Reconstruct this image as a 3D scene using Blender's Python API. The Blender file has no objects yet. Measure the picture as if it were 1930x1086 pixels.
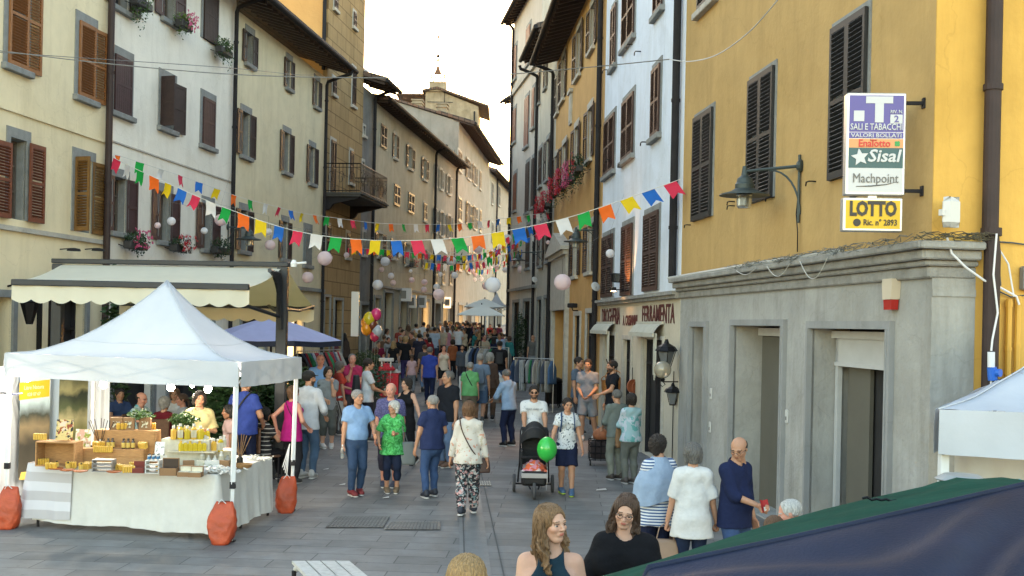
import bpy,math,random,numpy as np
from mathutils import Vector,Matrix
SC=bpy.context.scene
COL=SC.collection
R=math.radians
# camera
F,CX,HY,HC,ROLL=2100.,965.,612.,2.7,R(1.2)
cr,sr=math.cos(ROLL),math.sin(ROLL)
cam_data=bpy.data.cameras.new('camera');cam=bpy.data.objects.new('camera',cam_data);COL.objects.link(cam)
cam_data.lens=F/1930*36;cam_data.sensor_width=36
cam_data.shift_y=(HY-543)/1930
cam_data.clip_start=.05;cam_data.clip_end=3000
cam.matrix_world=Matrix(((cr,-sr,0,0),(0,0,-1,0),(sr,cr,0,HC),(0,0,0,1)))
SC.camera=cam
# sky, sun, exposure
SUN_EL,SUN_AZ=R(4.0),R(-1.0)
world=bpy.data.worlds.new("World");SC.world=world;world.use_nodes=True
wn=world.node_tree.nodes;wl=world.node_tree.links
bg=wn['Background'];sky=wn.new('ShaderNodeTexSky');sky.sky_type='NISHITA';sky.sun_disc=False
sky.sun_elevation=SUN_EL;sky.sun_rotation=SUN_AZ
sky.air_density=1.0;sky.dust_density=1.0;sky.ozone_density=1.0;sky.altitude=300
wm=wn.new('ShaderNodeMix');wm.data_type='RGBA';wm.blend_type='MULTIPLY';wm.inputs[0].default_value=1;wm.inputs[7].default_value=(1.09,.975,.90,1)
wl.new(sky.outputs[0],wm.inputs[6]);wl.new(wm.outputs[2],bg.inputs[0]);bg.inputs[1].default_value=.15
sun_d=bpy.data.lights.new('sun','SUN');sun_d.energy=2.0;sun_d.angle=R(.5);sun_d.color=(1,.72,.45)
sun=bpy.data.objects.new('sun',sun_d);COL.objects.link(sun)
sv=Vector((math.sin(SUN_AZ)*math.cos(SUN_EL),math.cos(SUN_AZ)*math.cos(SUN_EL),math.sin(SUN_EL)))
sun.rotation_euler=sv.to_track_quat('Z','Y').to_euler();sun.location=(0,60,40)
SC.view_settings.view_transform='Standard';SC.view_settings.look='None'
SC.view_settings.gamma=1;SC.view_settings.exposure=3.78
SC.cycles.max_bounces=6;SC.cycles.diffuse_bounces=4;SC.cycles.glossy_bounces=3;SC.cycles.transmission_bounces=4;SC.cycles.transparent_max_bounces=8
# placing helpers
def gz(Y):
 t=Y-29
 if t<=0:return 0.
 return.04*t*t/16 if t<8 else.04*(t-4)
def ray(px,py):
 u,v=px-CX,HY-py
 return(u*cr-v*sr)/F,(u*sr+v*cr)/F
def P(px,py,k):
 """world point seen at photo pixel (px,py), at depth k*F metres"""
 a,b=ray(px,py);Y=k*F
 return Vector((a*Y,Y,HC+b*Y))
def G(px,py):
 """ground point under a photo pixel"""
 a,b=ray(px,py)
 Y=HC/max(-b,1e-4)
 for _ in range(40):Y=.5*Y+.5*(HC-gz(Y))/max(-b,1e-4)
 return Vector((a*Y,Y,gz(Y)))
def KX(px,X0,sl):return X0/(sl+px-CX)
# materials
MATS={}
def mat(name,col,rough=.75,metal=0,var=0.,vscale=3.,bump=0.,bscale=30.,spec=.4,emit=None,estr=0,trans=0,sss=0,stain=0.,stretch=(1,1,1),attr=None,sheen=0):
 if name in MATS:return MATS[name]
 m=bpy.data.materials.new(name);m.use_nodes=True;MATS[name]=m
 n=m.node_tree.nodes;l=m.node_tree.links;b=n['Principled BSDF']
 b.inputs['Roughness'].default_value=rough;b.inputs['Metallic'].default_value=metal
 b.inputs['Specular IOR Level'].default_value=spec
 b.inputs['Base Color'].default_value=(*col,1)
 if sheen:b.inputs['Sheen Weight'].default_value=sheen
 if trans:b.inputs['Transmission Weight'].default_value=trans
 if emit:b.inputs['Emission Color'].default_value=(*emit,1);b.inputs['Emission Strength'].default_value=estr
 if var or bump or stain or attr:
  tc=n.new('ShaderNodeTexCoord');mp=n.new('ShaderNodeMapping');mp.inputs['Scale'].default_value=stretch
  l.new(tc.outputs['Object'],mp.inputs[0])
  src=None
  if attr:
   at=n.new('ShaderNodeAttribute');at.attribute_name=attr;src=at.outputs['Color']
  if var:
   t=n.new('ShaderNodeTexNoise');t.inputs['Scale'].default_value=vscale;t.inputs['Detail'].default_value=8;t.inputs['Roughness'].default_value=.65
   l.new(mp.outputs[0],t.inputs['Vector'])
   mr=n.new('ShaderNodeMapRange');mr.inputs['From Min'].default_value=.3;mr.inputs['From Max'].default_value=.7
   mr.inputs['To Min'].default_value=1-var;mr.inputs['To Max'].default_value=1+var*.6
   l.new(t.outputs[0],mr.inputs[0])
   mx=n.new('ShaderNodeMix');mx.data_type='RGBA';mx.blend_type='MULTIPLY';mx.inputs[0].default_value=1
   if src:l.new(src,mx.inputs[6])
   else:mx.inputs[6].default_value=(*col,1)
   l.new(mr.outputs[0],mx.inputs[7]);src=mx.outputs[2]
  if stain:
   mp2=n.new('ShaderNodeMapping');mp2 .inputs['Scale'].default_value=(1.2,1.2,.16);l.new(tc.outputs['Object'],mp2 .inputs[0])
   t2=n.new('ShaderNodeTexNoise');t2 .inputs['Scale'].default_value=1.6;t2 .inputs['Detail'].default_value=9;t2 .inputs['Roughness'].default_value=.7
   l.new(mp2 .outputs[0],t2 .inputs['Vector'])
   r2=n.new('ShaderNodeMapRange');r2 .inputs['From Min'].default_value=.5;r2 .inputs['From Max'].default_value=.75;r2 .inputs['To Min'].default_value=0;r2 .inputs['To Max'].default_value=stain
   l.new(t2 .outputs[0],r2 .inputs[0])
   m2=n.new('ShaderNodeMix');m2 .data_type='RGBA';m2 .blend_type='MULTIPLY'
   l.new(r2 .outputs[0],m2 .inputs[0])
   if src:l.new(src,m2 .inputs[6])
   else:m2 .inputs[6].default_value=(*col,1)
   m2 .inputs[7].default_value=(.45,.42,.38,1);src=m2 .outputs[2]
  if src:l.new(src,b.inputs['Base Color'])
  if bump:
   t3=n.new('ShaderNodeTexNoise');t3 .inputs['Scale'].default_value=bscale;t3 .inputs['Detail'].default_value=6
   l.new(mp.outputs[0],t3 .inputs['Vector'])
   bp=n.new('ShaderNodeBump');bp.inputs['Strength'].default_value=bump;bp.inputs['Distance'].default_value=.02
   l.new(t3 .outputs[0],bp.inputs['Height']);l.new(bp.outputs[0],b.inputs['Normal'])
 return m
def plaster(name,col,var=.12,stain=.5,bump=.35):
 new='plaster_'+name not in MATS
 m=mat('plaster_'+name,col,.92,var=var,vscale=1.3,bump=bump,bscale=14,spec=.15,stain=stain)
 if not new:return m
 n=m.node_tree.nodes;l=m.node_tree.links;b=n['Principled BSDF'];src=b.inputs['Base Color'].links[0].from_socket;tc=n.new('ShaderNodeTexCoord')
 t=n.new('ShaderNodeTexNoise');t.inputs['Scale'].default_value=.45;t.inputs['Detail'].default_value=4;t.inputs['Distortion'].default_value=.6;l.new(tc.outputs['Object'],t.inputs['Vector'])
 r=n.new('ShaderNodeMapRange');r.inputs['From Min'].default_value=.53;r.inputs['From Max'].default_value=.57;r.inputs['To Max'].default_value=.38*min(1,stain*1.6);l.new(t.outputs[0],r.inputs[0])
 x=n.new('ShaderNodeMix');x.data_type='RGBA';x.blend_type='MULTIPLY';l.new(r.outputs[0],x.inputs[0]);l.new(src,x.inputs[6]);x.inputs[7].default_value=(.80,.78,.72,1)
 v=n.new('ShaderNodeTexVoronoi');v.feature='DISTANCE_TO_EDGE';v.inputs['Scale'].default_value=.55;a=n.new('ShaderNodeMixRGB');a.blend_type='ADD';a.inputs[0].default_value=.5;t2=n.new('ShaderNodeTexNoise');t2 .inputs['Scale'].default_value=2.5;t2 .inputs['Detail'].default_value=5
 l.new(tc.outputs['Object'],t2 .inputs['Vector']);l.new(tc.outputs['Object'],a.inputs[1]);l.new(t2 .outputs['Color'],a.inputs[2]);l.new(a.outputs[0],v.inputs['Vector'])
 r2=n.new('ShaderNodeMapRange');r2 .inputs['From Max'].default_value=.006;r2 .inputs['To Min'].default_value=.15;r2 .inputs['To Max'].default_value=0;l.new(v.outputs['Distance'],r2 .inputs[0])
 y=n.new('ShaderNodeMix');y.data_type='RGBA';y.blend_type='MULTIPLY';l.new(r2 .outputs[0],y.inputs[0]);l.new(x.outputs[2],y.inputs[6]);y.inputs[7].default_value=(.35,.32,.28,1);l.new(y.outputs[2],b.inputs['Base Color'])
 return m
def stripes(name,cols,period,axis=2,rough=.9):
 """cloth with woven stripes: cols [(fraction, colour)...] repeating every period metres along axis of object space"""
 if name in MATS:return MATS[name]
 m=mat(name,cols[0][1],rough);n=m.node_tree.nodes;l=m.node_tree.links
 tc=n.new('ShaderNodeTexCoord');sx=n.new('ShaderNodeSeparateXYZ');l.new(tc.outputs['Object'],sx.inputs[0])
 d=n.new('ShaderNodeMath');d.operation='DIVIDE';d.inputs[1].default_value=period;l.new(sx.outputs[axis],d.inputs[0])
 f=n.new('ShaderNodeMath');f.operation='FRACT';l.new(d.outputs[0],f.inputs[0])
 r=n.new('ShaderNodeValToRGB');r.color_ramp.interpolation='CONSTANT';l.new(f.outputs[0],r.inputs[0])
 el=r.color_ramp.elements;p=0
 for i,(w,c)in enumerate(cols):
  e=el[i]if i<len(el)else el.new(p)
  e.position=p;e.color=(*c,1);p+=w
 l.new(r.outputs[0],n['Principled BSDF'].inputs['Base Color'])
 return m
def pattern(name,base,spots,scale=18,thr=.5,rough=.9):
 """printed cloth: blotches of several colours on a base colour"""
 if name in MATS:return MATS[name]
 m=mat(name,base,rough);n=m.node_tree.nodes;l=m.node_tree.links
 tc=n.new('ShaderNodeTexCoord');src=None
 for i,c in enumerate(spots):
  mp=n.new('ShaderNodeMapping');mp.inputs['Location'].default_value=(i*3.7,i*1.3,i*5.1);l.new(tc.outputs['Object'],mp.inputs[0])
  t=n.new('ShaderNodeTexNoise');t.inputs['Scale'].default_value=scale*(1+.15*i);t.inputs['Detail'].default_value=3;l.new(mp.outputs[0],t.inputs['Vector'])
  r=n.new('ShaderNodeMapRange');r.inputs['From Min'].default_value=thr;r.inputs['From Max'].default_value=thr+.03;l.new(t.outputs[0],r.inputs[0])
  x=n.new('ShaderNodeMix');x.data_type='RGBA';l.new(r.outputs[0],x.inputs[0])
  if src:l.new(src,x.inputs[6])
  else:x.inputs[6].default_value=(*base,1)
  x.inputs[7].default_value=(*c,1);src=x.outputs[2]
 l.new(src,n['Principled BSDF'].inputs['Base Color'])
 return m
def fabric(col):
 return mat('fabric_%02x%02x%02x'%tuple(int(min(c,1)*255)for c in col),col,.9,var=.14,vscale=9,bump=.5,bscale=22,spec=.15)
def paint(col,rough=.5,metal=0):
 return mat('paint_%02x%02x%02x_%d%d'%(*tuple(int(min(c,1)*255)for c in col),int(rough*10),metal),col,rough,metal,var=.15,vscale=6)
 # mesh collector
class MB:
 def __init__(s):s.v=[];s.f=[];s.smooth=False
 def poly(s,pts,T=None):
  b=len(s.v);s.v+=[tuple(T@Vector(p))if T else tuple(p)for p in pts];s.f.append(tuple(range(b,b+len(pts))));return s
 def add(s,verts,faces,T=None):
  b=len(s.v);s.v+=[tuple(T@Vector(p))if T else tuple(p)for p in verts]
  s.f+=[tuple(i+b for i in f)for f in faces];return s
 def box(s,x0,x1,y0,y1,z0,z1,T=None,ch=0):
  if ch:
   c=min(ch,(x1-x0)*.45,(y1-y0)*.45,(z1-z0)*.45)
   V=[]
   for z,i in((z0,c),(z0+c,0),(z1-c,0),(z1,c)):
    a=c if i==0 else c
    e=0 if i==0 else c*.9
    X0,X1,Y0,Y1=x0+e,x1-e,y0+e,y1-e
    V+=[(X0+c,Y0,z),(X1-c,Y0,z),(X1,Y0+c,z),(X1,Y1-c,z),(X1-c,Y1,z),(X0+c,Y1,z),(X0,Y1-c,z),(X0,Y0+c,z)]
   Fc=[tuple(range(7,-1,-1)),tuple(range(24,32))]
   for r in range(3):
    for i in range(8):Fc.append((r*8+i,r*8+(i+1)%8,r*8+8+(i+1)%8,r*8+8+i))
   return s.add(V,Fc,T)
  V=[(x0,y0,z0),(x1,y0,z0),(x1,y1,z0),(x0,y1,z0),(x0,y0,z1),(x1,y0,z1),(x1,y1,z1),(x0,y1,z1)]
  return s.add(V,[(3,2,1,0),(4,5,6,7),(0,1,5,4),(1,2,6,5),(2,3,7,6),(3,0,4,7)],T)
 def tube(s,pts,r,n=8,T=None,cap=True):
  pts=[Vector(p)for p in pts];rs=r if hasattr(r,'__len__')else[r]*len(pts)
  b=len(s.v);up=None
  for i,p in enumerate(pts):
   d=(pts[min(i+1,len(pts)-1)]-pts[max(i-1,0)]).normalized()
   if up is None:
    up=Vector((0,0,1))if abs(d.z)<.9 else Vector((1,0,0))
   a=d.cross(up).normalized();c=a.cross(d).normalized();up=c
   for j in range(n):
    t=2*math.pi*j/n;q=p+(a*math.cos(t)+c*math.sin(t))*rs[i]
    s.v.append(tuple(T@q)if T else tuple(q))
  for i in range(len(pts)-1):
   for j in range(n):s.f.append((b+i*n+j,b+i*n+(j+1)%n,b+i*n+n+(j+1)%n,b+i*n+n+j))
  if cap:
   s.f.append(tuple(b+j for j in range(n-1,-1,-1)));e=b+(len(pts)-1)*n;s.f.append(tuple(e+j for j in range(n)))
  return s
 def lathe(s,prof,n=16,T=None,c=(0,0,0)):
  b=len(s.v)
  for r,z in prof:
   for j in range(n):
    t=2*math.pi*j/n;q=Vector((c[0]+r*math.cos(t),c[1]+r*math.sin(t),c[2]+z));s.v.append(tuple(T@q)if T else tuple(q))
  for i in range(len(prof)-1):
   for j in range(n):s.f.append((b+i*n+j,b+i*n+(j+1)%n,b+i*n+n+(j+1)%n,b+i*n+n+j))
  s.f.append(tuple(b+j for j in range(n-1,-1,-1)));e=b+(len(prof)-1)*n;s.f.append(tuple(e+j for j in range(n)))
  return s
 def prism(s,pts,h,T=None):
  """outline pts [(x,z)] in the XZ plane, thickness h along y (0..h)"""
  n=len(pts);b=len(s.v)
  for y in(0,h):
   for x,z in pts:
    q=Vector((x,y,z));s.v.append(tuple(T@q)if T else tuple(q))
  s.f.append(tuple(b+i for i in range(n)));s.f.append(tuple(b+n+i for i in range(n-1,-1,-1)))
  for i in range(n):s.f.append((b+(i+1)%n,b+i,b+n+i,b+n+(i+1)%n))
  return s
 def grid(s,fn,nu,nv,thick=None):
  b=len(s.v)
  for j in range(nv+1):
   for i in range(nu+1):s.v.append(tuple(fn(i/nu,j/nv)))
  for j in range(nv):
   for i in range(nu):a=b+j*(nu+1)+i;s.f.append((a,a+1,a+nu+2,a+nu+1))
  return s
 def mesh(s,name,m,smooth=None):
  me=bpy.data.meshes.new(name);me.from_pydata(s.v,[],s.f);me.update()
  if m:me.materials.append(m)
  if smooth or(smooth is None and s.smooth):
   for p in me.polygons:p.use_smooth=True
  return me
 def build(s,name,m,parent=None,loc=None,smooth=None):
  return obj(name,s.mesh(name,m,smooth),parent,loc)
def obj(name,me,parent=None,loc=None,rz=0):
 o=bpy.data.objects.new(name,me);COL.objects.link(o)
 if parent:o.parent=parent
 if loc is not None:o.location=loc
 if rz:o.rotation_euler.z=rz
 return o
def tag(o,label=None,cat=None,group=None,kind=None):
 if label:o['label']=label
 if cat:o['category']=cat
 if group:o['group']=group
 if kind:o['kind']=kind
 return o
def thing(name,label,cat,loc=(0,0,0),rz=0,group=None):
 o=bpy.data.objects.new(name,None);COL.objects.link(o);o.location=loc;o.rotation_euler=(0,0,rz);o.empty_display_size=.1
 return tag(o,label,cat,group)
def copy_tree(o,parent=None,kids=None):
 if kids is None:
  kids={}
  for x in bpy.data.objects:
   if x.parent:kids.setdefault(x.parent.name,[]).append(x)
 c=o.copy();COL.objects.link(c);c.parent=parent
 for ch in kids.get(o.name,[]):copy_tree(ch,c,kids)
 return c
def shade_auto(me,ang=40):
 for p in me.polygons:p.use_smooth=True
 try:me.set_sharp_from_angle(angle=R(ang))
 except Exception:pass
def text_mesh(name,txt,size,m,parent,loc,rot=(R(90),0,0),ext=.004,align='CENTER',sx=1.,bold=0.):
 cu=bpy.data.curves.new(name,'FONT');cu.body=txt;cu.size=size;cu.extrude=ext;cu.align_x=align;cu.align_y='CENTER';cu.offset=bold*size
 cu.resolution_u=2
 o=bpy.data.objects.new(name,cu);dg=bpy.context.evaluated_depsgraph_get()
 COL.objects.link(o);dg.update();me=bpy.data.meshes.new_from_object(o.evaluated_get(bpy.context.evaluated_depsgraph_get()))
 bpy.data.objects.remove(o);me.materials.clear();me.materials.append(m);me.name=name
 q=obj(name,me,parent,loc);q.rotation_euler=rot;q.scale=(sx,1,1)
 return q
# the setting
GLASS=mat('window_glass',(.03,.04,.05),.06,spec=.9,var=.3,vscale=2)
STONE=mat('grey_stone',(.23,.24,.24),.9,var=.2,vscale=5,bump=.5,bscale=40,stain=.4)
STONE_L=mat('pale_stone',(.42,.40,.36),.9,var=.2,vscale=5,bump=.5,bscale=40,stain=.4)
DARKW=mat('dark_brown_wood',(.035,.020,.018),.6,var=.3,vscale=9)
PURPLEW=mat('plum_brown_wood',(.055,.026,.027),.6,var=.3,vscale=9,stain=.4)
BLACKW=mat('black_wood',(.018,.019,.021),.55,var=.3,vscale=9)
ORANGEW=mat('orange_brown_wood',(.26,.11,.036),.6,var=.3,vscale=9,stretch=(3,3,1),stain=.4)
REDW=mat('red_brown_wood',(.16,.05,.025),.6,var=.3,vscale=9,stain=.4)
OCHREW=mat('ochre_wood',(.17,.085,.022),.6,var=.3,vscale=9,stain=.4)
CHOCW=mat('chocolate_wood',(.048,.022,.018),.6,var=.25,vscale=9)
GREYW=mat('grey_blue_wood',(.13,.15,.16),.7,var=.3,vscale=9)
SASH=mat('sash_wood',(.12,.10,.085),.6,var=.3)
SASHW=mat('white_sash',(.5,.5,.48),.6,var=.2)
METAL_D=mat('dark_gutter_metal',(.022,.021,.024),.75,0,spec=.15,var=.3,vscale=4)
METAL_B=mat('brown_gutter_metal',(.032,.018,.017),.65,0,var=.3,vscale=4)
IRON=mat('black_iron',(.012,.012,.014),.5,.6,var=.3)
TILE=None
def tile_material():
 m=mat('roof_tiles',(.14,.085,.06),.9);n=m.node_tree.nodes;l=m.node_tree.links
 tc=n.new('ShaderNodeTexCoord');br=n.new('ShaderNodeTexBrick');l.new(tc.outputs['Object'],br.inputs['Vector'])
 br.inputs['Scale'].default_value=1;br.inputs['Brick Width'].default_value=.22;br.inputs['Row Height'].default_value=.35;br.inputs['Mortar Size'].default_value=.02
 br.inputs['Color1'].default_value=(.16,.09,.06,1);br.inputs['Color2'].default_value=(.09,.07,.06,1);br.inputs['Mortar'].default_value=(.03,.025,.02,1)
 l.new(br.outputs['Color'],n['Principled BSDF'].inputs['Base Color'])
 w=n.new('ShaderNodeTexWave');w.inputs['Scale'].default_value=4.5;l.new(tc.outputs['Object'],w.inputs['Vector'])
 b=n.new('ShaderNodeBump');b.inputs['Strength'].default_value=.8;b.inputs['Distance'].default_value=.05;l.new(w.outputs['Fac'],b.inputs['Height']);l.new(b.outputs[0],n['Principled BSDF'].inputs['Normal'])
 return m
TILE=tile_material()
# ground: one sheet to the horizon, paving material laid in slabs
def paving():
 m=mat('stone_paving',(.2,.2,.2),.7);n=m.node_tree.nodes;l=m.node_tree.links;b=n['Principled BSDF']
 tc=n.new('ShaderNodeTexCoord');mp=n.new('ShaderNodeMapping');mp.inputs['Rotation'].default_value=(0,0,R(3));l.new(tc.outputs['Object'],mp.inputs[0])
 nz=n.new('ShaderNodeTexNoise');nz.inputs['Scale'].default_value=.8;l.new(mp.outputs[0],nz.inputs['Vector'])
 ad=n.new('ShaderNodeMixRGB');ad.blend_type='ADD';ad.inputs[0].default_value=.035;l.new(mp.outputs[0],ad.inputs[1]);l.new(nz.outputs['Color'],ad.inputs[2])
 def brick(w,h,off):
  br=n.new('ShaderNodeTexBrick');l.new(ad.outputs[0],br.inputs['Vector']);br.inputs['Scale'].default_value=1
  br.inputs['Brick Width'].default_value=w;br.inputs['Row Height'].default_value=h;br.inputs['Mortar Size'].default_value=.007;br.inputs['Mortar Smooth'].default_value=.1;br.offset=off;br.inputs['Bias'].default_value=0
  return br
 br=brick(.95,.40,.43)
 br.inputs['Color1'].default_value=(.118,.119,.121,1);br.inputs['Color2'].default_value=(.172,.172,.173,1);br.inputs['Mortar'].default_value=(.062,.063,.065,1)
 t=n.new('ShaderNodeTexNoise');t.inputs['Scale'].default_value=2.2;t.inputs['Detail'].default_value=10;t.inputs['Roughness'].default_value=.7;l.new(tc.outputs['Object'],t.inputs['Vector'])
 mr=n.new('ShaderNodeMapRange');mr.inputs['From Min'].default_value=.3;mr.inputs['From Max'].default_value=.7;mr.inputs['To Min'].default_value=.62;mr.inputs['To Max'].default_value=1.25;l.new(t.outputs[0],mr.inputs[0])
 mx=n.new('ShaderNodeMix');mx.data_type='RGBA';mx.blend_type='MULTIPLY';mx.inputs[0].default_value=1;l.new(br.outputs['Color'],mx.inputs[6]);l.new(mr.outputs[0],mx.inputs[7])
 t4=n.new('ShaderNodeTexNoise');t4 .inputs['Scale'].default_value=.55;t4 .inputs['Detail'].default_value=5;l.new(tc.outputs['Object'],t4 .inputs['Vector'])
 r4=n.new('ShaderNodeMapRange');r4 .inputs['From Min'].default_value=.55;r4 .inputs['From Max'].default_value=.7;r4 .inputs['To Min'].default_value=0;r4 .inputs['To Max'].default_value=.35;l.new(t4 .outputs[0],r4 .inputs[0])
 m4=n.new('ShaderNodeMix');m4 .data_type='RGBA';m4 .blend_type='MULTIPLY';l.new(r4 .outputs[0],m4 .inputs[0]);l.new(mx.outputs[2],m4 .inputs[6]);m4 .inputs[7].default_value=(.55,.55,.55,1)
 vo=n.new('ShaderNodeTexVoronoi');vo.inputs['Scale'].default_value=4.3;l.new(tc.outputs['Object'],vo.inputs['Vector'])
 r5=n.new('ShaderNodeMapRange');r5 .inputs['From Min'].default_value=.06;r5 .inputs['From Max'].default_value=.09;r5 .inputs['To Min'].default_value=.55;r5 .inputs['To Max'].default_value=0;l.new(vo.outputs['Distance'],r5 .inputs[0])
 m5=n.new('ShaderNodeMix');m5 .data_type='RGBA';m5 .blend_type='MULTIPLY';l.new(r5 .outputs[0],m5 .inputs[0]);l.new(m4 .outputs[2],m5 .inputs[6]);m5 .inputs[7].default_value=(.45,.45,.45,1)
 l.new(m5 .outputs[2],b.inputs['Base Color'])
 mr2=n.new('ShaderNodeMapRange');mr2 .inputs['To Min'].default_value=.55;mr2 .inputs['To Max'].default_value=.9;l.new(t.outputs[0],mr2 .inputs[0]);l.new(mr2 .outputs[0],b.inputs['Roughness'])
 iv=n.new('ShaderNodeMath');iv.operation='MULTIPLY_ADD';iv.inputs[1].default_value=-1;iv.inputs[2].default_value=1;l.new(br.outputs['Fac'],iv.inputs[0])
 a2=n.new('ShaderNodeMath');a2 .operation='MULTIPLY_ADD';a2 .inputs[1].default_value=.5;l.new(t.outputs[0],a2 .inputs[0]);l.new(iv.outputs[0],a2 .inputs[2])
 bp=n.new('ShaderNodeBump');bp.inputs['Strength'].default_value=.55;bp.inputs['Distance'].default_value=.012;l.new(a2 .outputs[0],bp.inputs['Height']);l.new(bp.outputs[0],b.inputs['Normal'])
 return m
PAVE=paving()
g=MB();ys=[-40]+[float(y)for y in range(-5,140,3)]+[400,1500];xs=[-1500,-60,-20,20,60,1500]
for y in ys:
 for x in xs:g.v.append((x,y,gz(min(y,110))))
for j in range(len(ys)-1):
 for i in range(len(xs)-1):a=j*len(xs)+i;g.f.append((a,a+1,a+len(xs)+1,a+len(xs)))
tag(g.build('ground',PAVE),kind='structure')
def strip(name,p0,p1,w,m,z=.004):
 a,b=G(*p0),G(*p1);d=(b-a);d.z=0;nrm=Vector((-d.y,d.x,0)).normalized()*w/2
 mb=MB();n=24
 for i in range(n+1):
  q=a.lerp(b,i/n);q.z=0
  for s_ in(-1,1):
   r_=q+nrm*s_;mb.v.append((r_.x,r_.y,gz(r_.y)+z))
 for i in range(n):mb.f.append((2*i,2*i+2,2*i+3,2*i+1))
 return tag(mb.build(name,m),kind='structure')
PAVE2=mat('paving_strip',(.14,.145,.15),.6,var=.2,vscale=3,bump=.3,bscale=20)
strip('pavement',(905,1200),(880,860),.34,PAVE2)
JOINT=mat('joint_dark',(.08,.082,.085),.9,var=.3,vscale=20)
strip('road',(975,1200),(893,830),.018,JOINT,.008)
strip('road',(880,1200),(868,830),.018,JOINT,.008)
hb=MB();rnd=random.Random(3)
hb.grid(lambda u,v:Vector((-900+1800*u,500+300*v,-2+(18+6*math.sin(u*23)+4*math.sin(u*51))*(math.sin(min(1,v*1.4)*math.pi/2)))),80,8)
tag(hb.build('hills',mat('hill_woods',(.05,.07,.03),.95,var=.4,vscale=.05,bump=1,bscale=.2),smooth=True),kind='structure')
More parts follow.
